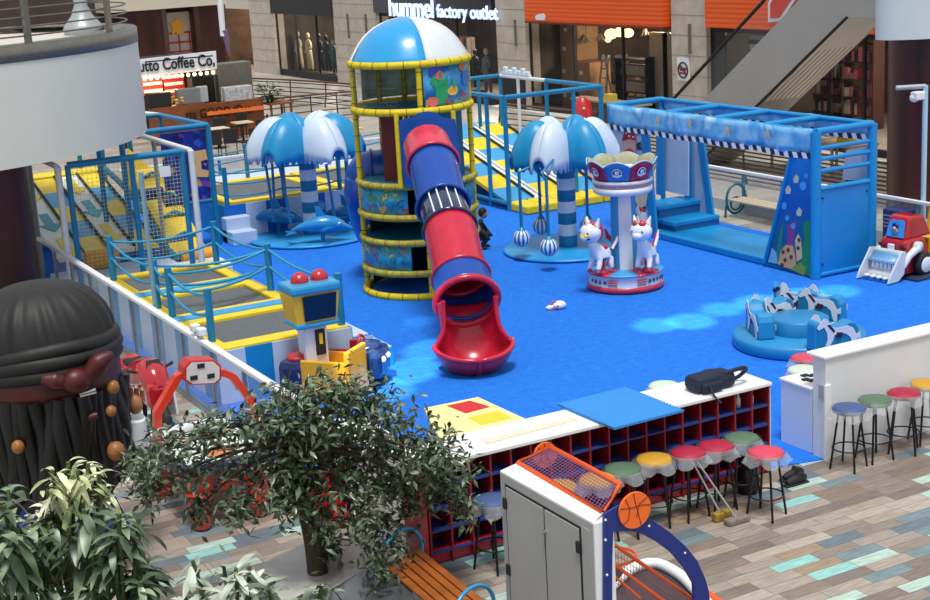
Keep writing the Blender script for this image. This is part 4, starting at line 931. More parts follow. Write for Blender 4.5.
# ================================================================ PLAYHOUSE
PH = thing('playhouse', 'light blue open play shelter with wavy printed fabric valance and coral mural', 'playhouse', (20, 22.3, 0))
px0, px1 = 20.0, 21.5; py0, py1 = 22.28, 29.45; pz = 3.0
def ph(y, z0=.02, z1=pz, x=px0, r=.06, n='post'): return MB().tube([(x,y,z0),(x,y,z1)], r, 10).build(n, blue_l, PH)
m = MB(); m.bbox((px0, py0, .02), (px1, py1, .18), .03); m.build('base_platform', blue_l, PH)
ph(py0, r=.11); ph(py0, x=px1, r=.1); ph(py1); ph(py1, x=px1)
q = onX(700, 200, px0)
for x in (px0, px1): MB().tube([(x,py0,pz),(x,py1,pz)], .055, 10).build('top_rail', blue_l, PH)
for y in (py0, py0+1.55, py0+3.2, py0+4.9, py1): MB().tube([(px0,y,pz),(px1,y,pz)], .07, 10).build('cross_beam', blue_l, PH)
# right end: bars and blue panel
for z in (2.66, 2.44, 2.2): MB().tube([(px0,py0,z-.0),(px1,py0,z)], .045, 8).build('end_bar', blue_l, PH)
m = MB(); m.bx((px0+.05, py0-.02, .1), (px1-.05, py0+.02, 1.8)); m.build('end_panel', mat('panel_vinyl','#1788D2',.35,noise=.12,nscale=1.5,bump=.25), PH)
for z in (.08, 1.84): MB().tube([(px0,py0,z),(px1,py0,z)], .055, 8).build('end_rail', blue_l, PH)
m = MB()
for x in (px0+.16, px1-.16):
    for z in (.3, 1.65): m.ball((x, py0-.03, z), .025, 8)
tag(m.build('rivet', navy, PH), None, None, None, 'stuff')
# mural trapezoid on the front
mz = [(q_.y, q_.z) for q_ in (onX(765,262,px0), onX(812,277,px0), onX(811,153,px0), onX(793,150,px0))]
m = MB(); m.prism(mz, (px0-.03, 0, 0), NY, UP, (.05,0,0))
def m_sea(nt, b):
    v, s = coords(nt); n = N(nt, 'ShaderNodeTexNoise', i_Scale=1.6, i_Detail=2.0); nt.links.new(v, n.inputs['Vector']); z = mathn(nt, 'ADD', s[2], mathn(nt, 'MULTIPLY', n.outputs['Fac'], 1.2))
    r_ = ramp(nt, [(0,'#0E5B6E'),(.35,'#0C5F96'),(.5,'#0D57B4'),(.75,'#0F6AC8'),(.9,'#1C86DA')], 'LINEAR'); mr = N(nt, 'ShaderNodeMapRange', i_1=.6, i_2=3.4); nt.links.new(z, mr.inputs[0]); nt.links.new(mr.outputs[0], r_.inputs[0]); nt.links.new(r_.outputs[0], b.inputs['Base Color'])
mural = m.build('coral_mural', node_mat('coral_mural_m', m_sea, .35), PH)
def mp(pts, col, dx=.035, name='printed_coral'):
    q_ = [onX(a, b, px0-dx) for a, b in pts]; ys = [(p.y, p.z) for p in q_]
    return MB().prism(ys, (px0-dx, 0, 0), NY, UP, (.004,0,0)).build(name, mat('print_'+col, col, .45), mural)
def circ(cx_, cy_, rx, ry=None, n=14): ry = ry or rx; return [(cx_+rx*math.cos(2*PI*k/n), cy_+ry*math.sin(2*PI*k/n)) for k in range(n)]
mp([(774,262),(779,236),(784,220),(780,262)], '#2E7E66'); mp([(786,250),(788,232),(786,226),(790,224),(792,231),(794,220),(797,222),(794,236),(792,254)], '#8A3C86')
mp([(778,264),(781,250),(786,245),(793,246),(796,262),(795,270),(784,267)], '#D9A868', .037); mp([(795,240),(798,234),(801,240),(802,258),(797,262)], '#D9C08A', .038)
mp([(800,272),(802,250),(805,238),(803,226),(807,220),(811,224),(810,250),(811,277)], '#1E8A4E', .036); mp([(790,269),(800,262),(806,268),(804,276)], '#7E9A3A', .039); mp([(768,262),(772,248),(776,252),(778,264)], '#7FB6D8', .037)
for (cx_, cy_) in ((783,252),(788,250),(791,257),(785,260),(782,265),(799,240),(798,248)): mp(circ(cx_, cy_, 1.6, 2.2), '#5A3A3A', .042)
for (cx_, cy_, r_) in ((784,206,2.6),(787,218,2.0),(800,214,1.2),(803,186,3.2),(793,226,2.2),(806,176,1.8)): mp(circ(cx_, cy_, r_, r_*1.4), '#3FA2E0', .036)
for (cx_, cy_) in ((788,190),(796,179),(799,212)): mp([(cx_-3,cy_),(cx_,cy_-5),(cx_+3,cy_-1),(cx_+2,cy_+4),(cx_-2,cy_+4)], '#B9C7B0', .04, 'printed_fish')
for a, b in (((765,262),(793,150)),):
    A_, Bq = onX(*a, px0-.03), onX(*b, px0-.03); MB().tube([A_, Bq], .045, 8).build('mural_edge', blue_l, PH)
# left end panels and stairs
def quad(pts, x, mt, name, th=.04, parent=PH):
    q_ = [onX(a, b, x) for a, b in pts]; return MB().prism([(p.y, p.z) for p in q_], (x, 0, 0), NY, UP, (th,0,0)).build(name, mt, parent)
lp_ = mat('pale_panel', '#BCCBE2', .4, noise=.1, nscale=2)
quad([(613,124),(645,129),(652,236),(640,234),(613,150)][:4] if False else [(612,122),(642,127),(652,236),(614,229)], px0, lp_, 'front_panel')
quad([(640,124),(647,125),(657,238),(650,238)], px0-.02, blue_l, 'panel_edge', .06)
quad([(661,132),(688,136),(688,196),(661,190)], px0+1.2, lp_, 'back_panel'); quad([(690,137),(702,139),(712,222),(690,215)], px0+1.5, lp_, 'side_panel')
quad([(656,130),(663,131),(663,196),(656,194)], px0+1.1, blue_l, 'panel_edge', .06); quad([(683,135),(690,136),(692,214),(685,212)], px0+1.4, blue_l, 'panel_edge', .06); quad([(697,138),(703,139),(714,224),(708,223)], px0+1.46, blue_l, 'panel_edge', .06)
for i, (z_, ya, yb, xa, xb) in enumerate(((.42, 27.35, 28.7, 20.6, 21.6),(.72, 27.95, 28.7, 20.6, 21.5))):
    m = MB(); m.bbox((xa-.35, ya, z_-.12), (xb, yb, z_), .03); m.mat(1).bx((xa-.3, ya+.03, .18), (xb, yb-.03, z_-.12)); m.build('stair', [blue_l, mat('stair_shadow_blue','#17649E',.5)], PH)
quad([(846,150),(869,146),(868,180),(842,180)], px1-.02, lp_, 'back_panel')
# generic pirate print on the front panel
fx = px0-.02
def fp(pts, col, dx=.03, name='printed_figure', parent=None):
    q_ = [onX(a, b, px0-dx) for a, b in pts]; return MB().prism([(p.y, p.z) for p in q_], (px0-dx, 0, 0), NY, UP, (.004,0,0)).build(name, mat('print_'+col, col, .5), PH)
fp([(622,160),(622,138),(625,130),(630,127.5),(634,131),(636,140),(635,158),(630,163)], '#D8A894', .03); fp([(622,141),(624,132),(629,127),(634,131),(636,141),(629,139)], '#B01E34', .036)
fp([(625,150),(630,148),(634,151),(633,160),(626,160)], '#B44A3C', .036); fp([(636,144),(641,141),(640,146),(643,150),(637,150)], '#2A2A3C', .036)
for (a, b) in ((626,133),(631,131),(629,136),(633,137)): fp(circ(a, b, .9), '#EFE6E6', .042)
fp([(620,205),(622,180),(640,182),(646,205),(640,222),(626,222)], '#20283E', .03); fp([(634,196),(640,186),(648,192),(646,206),(638,208)], '#D8C9A0', .036)
# fabric valance: three sides
def m_val(nt, b):
    v, s = coords(nt); n = N(nt, 'ShaderNodeTexNoise', i_Scale=1.4, i_Detail=3.0); nt.links.new(v, n.inputs['Vector']); r_ = ramp(nt, [(.3,'#3C9BDF'),(.45,'#8CC8EE'),(.58,'#4BA4E2'),(.7,'#C4E2F4')], 'LINEAR'); nt.links.new(n.outputs['Fac'], r_.inputs[0]); nt.links.new(r_.outputs[0], b.inputs['Base Color'])
valm = node_mat('valance_fabric', m_val, .55)
def valance(x, name, drop=.5):
    m = MB(); m.grid(lambda u, v: (x+.03*math.sin(u*40)*(v)+.01*math.sin(u*90), py0+.05+(py1-py0)*u, pz+.06-drop*v-.03*abs(math.sin(u*PI*4))), 80, 4); o = m.build(name, valm, PH, solid=.01)
    m = MB(); n = 52
    for i in range(n):
        m.mat(i % 2); u0, u1 = i/n, (i+1)/n; f = lambda u: pz+.06-drop-.03*abs(math.sin(u*PI*4))
        ya, yb = py0+.05+(py1-py0)*u0, py0+.05+(py1-py0)*u1; xx = x-.025
        m.add([(xx, ya, f(u0)+.02), (xx, yb, f(u1)+.02), (xx, yb-.05, f(u1)-.09), (xx, ya-.05, f(u0)-.09)], [(0,1,2,3)], False)
    m.build('valance_border', [mat('border_navy','#142048',.6), mat('border_white','#DCE6F0',.6)], o, solid=.008)
    return o
valance(px0-.06, 'valance'); valance(px1+.02, 'valance', .3)
q_ = MB()
for i, yy in enumerate((23.6, 24.9, 26.2, 27.4)):
    z_ = pz-.15-.05*(i % 2); st = []
    for k in range(10): a = PI/2+2*PI*k/10; r_ = .11 if k % 2 == 0 else .045; st.append((r_*math.cos(a), r_*math.sin(a)))
    MB().prism(st, (px0-.12, yy, z_), NY, UP, (.01,0,0)).build('printed_starfish', mat('starfish_tan','#C9B08A',.6), PH)
# ================================================================ HORSE ROCKER
rc = P(799, 333, .2); rc.z = 0; RR = 1.13
K2 = thing('horse_roundabout', 'low round blue soft roundabout base', 'roundabout', rc)
K2['label'] = 'round light blue soft roundabout with horse seats on the carpet'
MB().lathe([(0,.02),(RR-.03,.02),(RR,.05),(RR,.2),(RR-.03,.24),(0,.24)], rc, 56).build('base', mat('soft_blue','#1E8AC6',.4,noise=.1,nscale=2), K2)
MB().lathe([(.5,.24),(.5,.48),(.47,.5),(0,.5)], rc, 40).build('centre_step', mat('soft_blue2','#1C80BC',.4,noise=.1,nscale=2), K2)
horse_poly = [(-.30,-.22),(-.24,-.22),(-.2,-.05),(-.12,.02),(.05,.02),(.08,-.08),(.16,-.2),(.2,-.18),(.16,-.05),(.17,.06),(.22,.16),(.3,.12),(.33,.16),(.27,.24),(.22,.3),(.16,.28),(.1,.14),(-.02,.12),(-.16,.14),(-.24,.1),(-.3,-.02),(-.36,.02),(-.36,-.08),(-.3,-.1)]
HS = None
spots = [(760,322,215,'blue horse seat at the left of the roundabout','b'),(797,303,160,'tall horse seat with red side at the back centre of the roundabout','r'),(772,312,120,'low dark horse seat tucked behind the left one','b'),(822,306,40,'horse seat at the right rear of the roundabout','b'),(833,335,-12,'horse seat at the right front of the roundabout','b')]
for i, (px, py, a_, lab, st_) in enumerate(spots):
    q = P(px, py, .45); q.z = .24; 
    S_ = thing('riding_horse', lab, 'horse seat', q, 'horse seats around the roundabout')
    o_ = Vector(q); a = math.atan2(q.y-rc.y, q.x-rc.x)+PI/2; d = Vector((math.cos(a), math.sin(a), 0))
    if d.dot(vr) > 0: d = -d
    n_ = Vector((d.y, -d.x, 0))
    if n_.dot(vd) > 0: n_ = -n_
    col = mat('seat_teal','#1B7FA8',.4) if st_ == 'b' else mat('seat_red','#A01E34',.4)
    prof = [(-.42,0),(-.4,.3),(-.34,.42),(-.24,.44),(-.12,.38),(0,.34),(.16,.36),(.26,.46),(.34,.5),(.4,.44),(.42,0)]
    sc = 1.0
    MB().prism([(a_*sc, b*sc) for a_, b in prof], o_-n_*.14, d, UP, n_*.28).build('block', mat('soft_blue','#1E8AC6'), S_, bevel=.03)
    for s_ in (1,-1):
        pn = MB(); pn.prism([(a_*.9, .03+b*.88) for a_, b in prof], o_+n_*(.14*s_), d, UP, n_*(.008*s_)); pn.build('side_panel', col, S_)
        hp = MB(); hp.prism([(x*1.15, .24+y*1.05) for x, y in horse_poly], o_+n_*(.15*s_), d, UP, n_*(.01*s_)); hp.mat(1).prism([(-.1,.28),(.02,.3),(.04,.2),(-.06,.2)], o_+n_*(.161*s_), d, UP, n_*(.004*s_)); hp.mat(1).prism([(.08,.3),(.2,.44),(.14,.44),(.05,.32)], o_+n_*(.161*s_), d, UP, n_*(.004*s_))
        hp.build('printed_horse', [mat('horse_white','#DADDE2',.5), mat('horse_dark','#3A1A24',.5)], S_)
    MB().lathe([(.07,-.2),(.07,.2)], o_+d*.36+UP*.5, 12, axis=n_).build('head_roll', mat('soft_blue','#1E8AC6'), S_) if i == 1 else None
# white pom bag on carpet
q = P(557, 310); B = thing('toy_bag', 'small crumpled white toy lying on the blue carpet', 'toy', q)
m = MB(); m.ball(q+Vector((.06,0,.09)), .13, 14, (1.1,.9,.65)); m.ball(q-vr*.13+UP*.06, .08, 12, (1.2,.8,.6)); m.build('body', white, B)
m = MB(); m.tube([q-vr*.12+UP*.1, q-vr*.06+UP*.2, q+vr*.0+UP*.14], .018, 6); m.tube([q-vr*.18-vd*.05+UP*.02, q-vr*.05-vd*.12+UP*.05, q+vr*.02-vd*.1+UP*.12], .012, 6); m.build('ribbon', mat('pink_ribbon','#C05068',.6), B)
# ================================================================ FENCE ALONG THE PLANK FLOOR
FX = 6.95
F_ = thing('glass_fence', 'low clear glass fence with white top rail along the plank floor', 'fence', (FX, 15.6, 0))
MB().bbox((FX-.06, 15.6, 1.16), (FX+.06, 32.6, 1.24), .02).build('top_rail', white, F_)
ys = [15.7+1.42*k for k in range(12)]
for y in ys: MB().bx((FX-.03, y-.03, 0), (FX+.03, y+.03, 1.16)).build('post', steel, F_)
for a, b in zip(ys[:-1], ys[1:]): MB().bx((FX-.008, a+.05, .1), (FX+.008, b-.05, 1.1)).build('glass_pane', glass, F_)
MB().bx((FX-.05, 15.6, 0), (FX+.05, 32.4, .06)).build('foot_rail', steel, F_)
# tall pole with floodlights by the fence
q = P(168, 395); q.x = FX-.12
PL = thing('light_pole', 'thin blue grey pole with two small white floodlights at the fence', 'pole', (FX+.12, 21.4, 0))
pp_ = onX(160, 350, FX+.12); yy = pp_.y; PL.location = (FX+.12, yy, 0)
MB().cyl((FX+.12, yy, .015), (FX+.12, yy, 3.55), .04, .04, 10).build('pole', mat('pale_blue_grey','#7FA6BC',.4,metal=.3), PL)
FL = thing('floodlight', 'pair of small white floodlights clamped on the glass fence rail', 'light', onX(198, 337, FX))
c = onX(198, 334, FX)
for s_ in (-.18,.12): m = MB(); m.bbox((c.x-.07, c.y+s_-.08, 1.30), (c.x+.07, c.y+s_+.08, 1.42), .02); m.build('head', white, FL)
m = MB(); m.cyl((c.x, c.y-.03, 1.24), (c.x, c.y-.03, 1.34), .03); m.cyl((c.x, c.y-.2, 1.28), (c.x, c.y+.14, 1.28), .02); m.build('bracket', steel, FL)
# ================================================================ CUBBY SHELVES
CY = 14.46; CX0, CX1 = 7.12, onY(769, 381, CY).x; CZ = onY(600, 423, CY).z; CD = .62
cub = thing('cubby_shelf', 'long red and blue shoe cubby shelf with white top facing the stools', 'shelf unit', (CX0, CY, 0))
wht = mat('white_laminate', '#E9EAEC', .35, noise=.03, nscale=2)
MB().bbox((CX0-.03, CY-.03, CZ-.05), (CX1+.03, CY+CD+.1, CZ), .01).build('top', wht, cub)
MB().bx((CX1, CY+.03, 0), (CX1+.05, CY+CD+.06, CZ-.1)).build('end_panel', wht, cub)
MB().bx((CX0, CY+.05, 0.02), (CX1, CY+.12, .18)).build('plinth', red, cub)
MB().bx((CX0, CY+.34, .1), (CX1, CY+.36, CZ-.05)).build('back_panel', dred, cub)
MB().bx((CX0-.02, CY+.38, .02), (CX1, CY+CD, CZ-.06)).build('rear_body', wht, cub)
ncol = 18; nrow = 4; cw_ = (CX1-CX0)/ncol; rh = (CZ-.05-.16)/nrow
for i in range(ncol+1):
    x = CX0+cw_*i; MB().bx((x-.012, CY, .02), (x+.012, CY+.36, CZ-.05)).build('divider', mat('cubby_red','#8E1424',.5) if i % 4 or True else red, cub)
for j in range(nrow):
    z = .16+rh*j; MB().bx((CX0, CY+.005, z-.012), (CX1, CY+.355, z+.012)).build('shelf_board', mat('cubby_blue','#22397E',.5), cub)
for i in range(ncol):
    if i in (0,1,2,3,4,5,6):
        m = MB(); x = CX0+cw_*i
        m.bx((x+.013, CY+.335, .17), (x+.013+cw_*.28, CY+.339, CZ-.06)); m.build('back_strip', wht, cub)
m = MB(); m.bx((CX0-.14, CY+.02, 0), (CX0-.02, CY+.4, CZ-.12)); m.build('red_end_panel', red, cub)
# things in the cubbies
for k, (px, py, c_, lab) in enumerate(((716,407,'#C9C4BA','small bottle with white cap in the top cubby, left one'),(733,402,'#E6E2DA','pale bottle in the top cubby beside another'),(738,401,'#D8CFC4','second pale bottle in the same top cubby'),(751,399,'#E8D8D0','small white and red toy in the last top cubby'))):
    q = onY(px, py, CY+.16); zz = .16+rh*3+.013; m = MB(); m.lathe([(0,0),(.035,0),(.035,.1),(.018,.14),(.018,.18),(0,.18)], (q.x, q.y, zz), 12); tag(m.build('bottle' if k < 3 else 'small_toy', mat('item_'+c_, c_, .4)), lab, 'bottle' if k < 3 else 'toy', 'items in the shoe cubbies')
# low ledge running up to the fence corner, with the yellow board behind
m = MB(); m.bbox((FX-.05, CY+.68, 0), (FX+.4, 16.8, CZ-.04), .02); tag(m.build('corner_ledge', wht), 'white boxed ledge at the fence corner behind the tree', 'ledge')
YB = thing('game_board', 'yellow board with red and yellow squares lying behind the shelf', 'board', (10, 19, 0.02))
zY = .9
c4 = [P(*p, zY) for p in ((424,408),(478,397),(528,420),(440,441))]
m = MB(); m.prism([(p.x, p.y) for p in c4], (0,0,zY-.05), NX, NY, (0,0,.05)); m.build('top', mat('pale_yellow_board','#EFE39A',.45), YB)
YB.location = (c4[0].x, c4[0].y, 0)
for ch in YB.children: ch.data.transform(Matrix.Translation(Vector((10,19,.02))-YB.location))
for pts, c_ in ((((447,406),(470,401),(490,407),(466,413.5)),'#C8202C'),(((468,418),(498,411),(512,418),(482,425)),'#E8CB30'),(((490,428),(520,421),(522,423),(492,430)),'#D8703C')):
    q_ = [P(*p, zY) for p in pts]; MB().prism([(p.x, p.y) for p in q_], (0,0,zY+.001), NX, NY, (0,0,.006)).build('square', mat('sq_'+c_, c_, .5), YB)
m = MB(); cx_ = sum((p.x for p in c4))/4; cy_ = sum((p.y for p in c4))/4
m.prism([(cx_+(p.x-cx_)*.93, cy_+(p.y-cy_)*.93) for p in c4], (0,0,.016), NX, NY, (0,0,zY-.07)); m.build('box_body', mat('pale_yellow_body','#D8CC8E',.5), YB)
# blue puzzle mat over the shelf
c4 = [P(*p, CZ+.035) for p in ((558,404),(627,387),(684,410),(614,428))]
def toothed(a, b, n, amp):
    a, b = Vector(a), Vector(b); d = (b-a); nn = Vector((-d.y, d.x, 0)).normalized(); out = []
    for i in range(n):
        for t, s_ in ((0,0),(.25,0),(.25,1),(.75,1),(.75,0)): p = a+d*((i+t)/n)+nn*(amp*s_); out.append((p.x, p.y))
    return out
poly = toothed(c4[0], c4[1], 18, .03)+toothed(c4[1], c4[2], 18, -.03)+[(c4[2].x, c4[2].y),(c4[3].x, c4[3].y)]
m = MB(); m.prism(poly, (0,0,CZ+.01), NX, NY, (0,0,.03)); tag(m.build('foam_mat', mat('foam_blue','#2A86D4',.7,noise=.06,nscale=5)), 'light blue foam puzzle mat lying across the white shelf top', 'mat')
# long pale strip on the top
m = MB(); q_ = [P(*p, CZ+.002) for p in ((483,440),(575,417),(578,420),(487,444))]; m.prism([(p.x, p.y) for p in q_], (0,0,CZ+.002), NX, NY, (0,0,.008)); tag(m.build('wooden_strip', mat('cream_strip','#DCD3C0',.5)), 'long thin cream strip lying on the white shelf top', 'strip')
# backpack
q = P(713, 388, CZ); bk = thing('backpack', 'dark navy backpack lying on the right end of the shelf', 'backpack', q)
nb = mat('navy_fabric', '#15203C', .75, noise=.3, nscale=20, bump=.3)
m = MB(); m.bbox(q+Vector((-.36,-.16,0)), q+Vector((.28,.18,.22)), .08); m.ball(q+Vector((-.05,0,.14)), .2, 14, (1.4,.8,.6)); m.build('body', nb, bk)
m = MB(); m.bbox(q+Vector((-.3,-.21,.02)), q+Vector((.02,-.14,.15)), .03); m.build('front_pocket', nb, bk)
m = MB(); m.tube(smooth_path([q+Vector((.1,-.1,.2)), q+Vector((.36,-.15,.24)), q+Vector((.5,-.05,.16)), q+Vector((.42,.06,.04)), q+Vector((.2,.1,.04))], 5), .028, 6); m.build('strap', nb, bk)
m = MB(); m.tube(smooth_path([q+Vector((-.2,-.18,.14)), q+Vector((-.22,-.3,.02)), q+Vector((-.2,-.42,-.06)) ], 5), .016, 6); m.build('strap', nb, bk)
# ================================================================ COUNTER
CN = thing('counter', 'white high counter with thick top rail and stools along its front', 'counter', (13.1, 14.42, 0))
KY = 14.42; kx0 = 13.12; kz = onY(826, 356, KY).z
cwm = mat('counter_white', '#DEDFE2', .35, noise=.06, nscale=1.5)
MB().bx((kx0, KY, 0), (19.5, KY+.24, kz-.04)).build('front_panel', cwm, CN)
MB().bbox((kx0-.04, KY-.03, kz-.05), (19.5, KY+.34, kz), .015).build('top', wht, CN)
MB().bx((kx0-.03, KY-.03, 0), (kx0+.08, KY-.0, kz*.72)).build('end_post', wht, CN)
MB().bx((kx0-.035, KY+.02, .85), (kx0-.005, KY+.1, 1.05)).build('switch_plate', mat('grey_plate','#9EA2A8',.5), CN)
WB = thing('cash_desk', 'low white cash desk behind the end of the counter', 'desk', (13.1, 15.2, 0))
bz = .95; bq = P(788, 382, bz); bxl = kx0+.0; 
m = MB(); m.bx((bxl, KY+.26, .016), (bxl+.55, bq.y+.22, bz-.04)); m.build('body', mat('desk_blue_white','#C9D4EC',.4), WB)
MB().bbox((bxl-.02, KY+.26, bz-.04), (bxl+.57, bq.y+.24, bz), .01).build('top', wht, WB)
for k, (px, py) in enumerate(((806,380),(812,376),(805,376),(812,381))):
    q = P(px, py, bz); m = MB(); m.bbox(q+Vector((-.06,-.04,0)), q+Vector((.05,.04,.025)), .01); tag(m.build('phone_case', blackm), ('small black item near the front corner of the cash desk','small black item at the back of the cash desk','small black item at the left of the cash desk top','small black item nearest the counter end on the cash desk')[k], 'small item', 'black items on the cash desk')
# ================================================================ BAR STOOLS
cush = {'yellow': '#C8962A', 'green': '#56705A', 'red': '#A8173A', 'pink': '#D0425C', 'blue': '#40588A', 'pale': '#C9D9C4'}
wrap = mat('plastic_wrap', '#D4DADC', .15, alpha=.3)
def stool_proto(c):
    S_ = thing('bar_stool', 'stool', 'stool', (0,0,0))
    MB().lathe([(0,.71),(.16,.71),(.185,.73),(.19,.76),(.17,.785),(.1,.8),(0,.805)], (0,0,0), 28).build('seat', mat('cushion_'+c, cush[c], .55, noise=.1, nscale=8), S_)
    R = random.Random(len(c)*7); m = MB()
    def fn(u, v):
        a = 2*PI*u; r_ = .205+.035*math.sin(5*a+1)*v+.02*math.sin(11*a)*v+.03*v; z = .775-.115*v-.02*math.sin(7*a)*v
        return (r_*math.cos(a), r_*math.sin(a), z)
    m.grid(fn, 44, 4); m.build('plastic_cover', wrap, S_)
    for k in range(4):
        a = PI/4+PI/2*k; MB().tube([(.12*math.cos(a), .12*math.sin(a), .72), (.215*math.cos(a), .215*math.sin(a), 0)], .013, 8).build('leg', black, S_)
    MB().tube([(.182*math.cos(2*PI*k/28), .182*math.sin(2*PI*k/28), .26) for k in range(28)], .009, 6, True).build('foot_ring', black, S_)
    m = MB()
    for k in range(2): a = PI/4+PI/2*k; m.tube([(.125*math.cos(a), .125*math.sin(a), .69), (-.125*math.cos(a), -.125*math.sin(a), .69)], .01, 6)
    m.build('cross_brace', black, S_)
    return S_
protos = {}
G1, G2 = 'plastic wrapped stools along the cubby shelf', 'plastic wrapped stools along the white counter'
SZ = .875
stools = [(492,497,'blue','blue cushioned bar stool left of the white arcade cabinet',G1),(558,483,'yellow','yellow bar stool hidden behind the orange cage',G1),(597,476,'yellow','yellow bar stool half hidden by the cage right side',G1),
 (622.5,466,'green','green bar stool between two yellow ones at the cubbies',G1),(654,456,'yellow','yellow bar stool right of the green one at the cubbies',G1),(688,449.5,'red','red bar stool behind the broom handle',G1),(716,443,'red','red bar stool with rumpled plastic between red and green ones',G1),
 (742,435,'green','green bar stool at the right end tucked behind the pink one',G1),(766,449,'pink','pink bar stool standing forward at the right end of the cubbies',G1),
 (849,405,'blue','blue bar stool nearest the end of the white counter',G2),(875,397,'green','green bar stool second from the counter end',G2),(904,390,'red','red bar stool third from the counter end',G2),(927,381,'yellow','yellow bar stool cut by the photo edge at the counter',G2)]
rs = random.Random(3)
for px, py, c_, lab, g in stools:
    q = P(px, py, SZ); q.z = 0; first = c_ not in protos
    if first: protos[c_] = stool_proto(c_)
    o = place(protos[c_], q, rs.uniform(0, 1.5), lab, g, first=first); o.scale = (1.17, 1.17, 1.09)
for px, py, c_, lab in ((806,356,'pink','pink round stool on the carpet behind the cash desk'),(803,368,'pale','pale green round stool just behind the cash desk'),(664,384,'pale','pale green plastic covered stool behind the shelf by the backpack')):
    q = P(px, py, SZ); q.z = .0155; first = c_ not in protos
    if first: protos[c_] = stool_proto(c_)
    o = place(protos[c_], q, .4, lab, 'stools inside the play area', first=first); o.scale = (1.17, 1.17, 1.09)
# broom and mop leaning on a stool
def stick(name, lab, a, b, headm, hs, cat):
    t = thing(name, lab, cat, (a.x, a.y, 0)); MB().cyl(a+UP*.05, b, .014, .014, 8).build('handle', chrome, t)
    m = MB(); m.bbox(a+Vector((-hs[0],-hs[1],.0)), a+Vector((hs[0],hs[1],hs[2])), .02); m.build('head', headm, t)
b0 = P(722, 520, 0); b1 = onPlane(690, 457, (b0.x-.3, b0.y+.35, 0), vd); stick('broom', 'yellow headed broom leaning against a red stool', b0, b1, mat('broom_yellow','#A8862E',.8,noise=.4,nscale=30), (.13,.05,.12), 'broom')
b0 = P(737, 523, 0); b1 = onPlane(694, 457, (b0.x-.35, b0.y+.4, 0), vd); stick('mop', 'grey headed floor brush leaning beside the broom', b0, b1, mat('brush_grey','#8C7F78',.8,noise=.3,nscale=30), (.17,.06,.08), 'floor brush')
# black boots on the floor
q = P(797, 482, 0); BG = thing('shoes', 'pair of black shoes on the plank floor by the shelf end', 'shoes', q)
for k, (dx, dy) in enumerate(((0,0),(.10,.17))):
    c = q+Vector((dx-.05,dy-.05,.0)); m = MB(); m.tube([c+Vector((-.17,0,.05)), c+Vector((-.10,0,.055)), c+Vector((0,0,.075)), c+Vector((.09,0,.085)), c+Vector((.14,0,.07))], [.035,.055,.06,.062,.04], 12); m.build('shoe_upper', blackm, BG)
    m = MB(); m.tube([c+Vector((.03,0,.09)), c+Vector((.05,0,.15))], [.065,.06], 12, cap=False); m.build('shoe_collar', blackm, BG); m = MB(); m.bbox(c+Vector((-.21,-.06,0)), c+Vector((.17,.06,.025)), .01); m.build('sole', blackm, BG)
q = P(716, 512, 0)
BB = P(748, 492, 0); m = MB(); m.tube([BB+UP*.0, BB+UP*.15, BB+UP*.32, BB+UP*.4], [.13,.16,.13,.04], 14); tag(m.build('rubbish_bag', mat('bin_bag_black','#0D0D10',.3)), 'black bin bag standing under the pink stool', 'bag')
# ================================================================ BASKETBALL ARCADE
ax = 6.5; H_ = 2.2; ya0 = onX(588, 525, ax).y; A0 = P(588, 525, H_); A1 = P(505, 470, H_)
ax = (A0.x+A1.x)/2; y0_, y1_ = A0.y, A1.y
AR = thing('basketball_arcade', 'basketball arcade machine with white rear cabinet, orange cage top and blue arched side', 'arcade machine', (ax, y0_, 0))
cd = .16
grey_d = mat('door_grey', '#A9A7A6', .45, noise=.06, nscale=2)
MB().bx((ax+.0, y0_, 0), (ax+cd, y1_, H_)).build('cabinet_back', wht, AR)
MB().bx((ax-.002, y0_-.02, 0), (ax+.2, y0_, H_)).build('side_panel', wht, AR)
dw = (y1_-y0_)
yA, yB, yC = y1_-dw*.07, y1_-dw*.50, y1_-dw*.87
for a, b in ((yA, yB), (yB-.012, yC)): MB().bx((ax-.02, b+.009, .05), (ax-.002, a-.009, H_-.12)).build('door', grey_d, AR)
MB().bx((ax-.012, yC-.012-dw*.10, .03), (ax-.002, yC-.03, H_-.08)).build('edge_strip', grey_d, AR)
MB().bx((ax-.006, y0_+.0, .02), (ax-.001, y1_-.005, H_-.01)).build('rear_frame', grey_d, AR); MB().bx((ax-.010, yC-.03, .03), (ax-.004, yA+.02, H_-.095)).build('door_gap', blackm, AR)
for yy in (yA-.0, yC):
    for zz in (H_-.27, H_-.95, H_-1.7): MB().bbox((ax-.045, yy-.028, zz-.07), (ax-.018, yy+.028, zz+.04), .008).build('hinge', blackm, AR)
m = MB(); m.cyl((ax-.06, yB-.03, H_-.33), (ax-.02, yB-.03, H_-.33), .018); m.cyl((ax-.05, yB-.03, H_-.33), (ax-.05, yB-.03, H_-.42), .01); m.build('lock', chrome, AR)
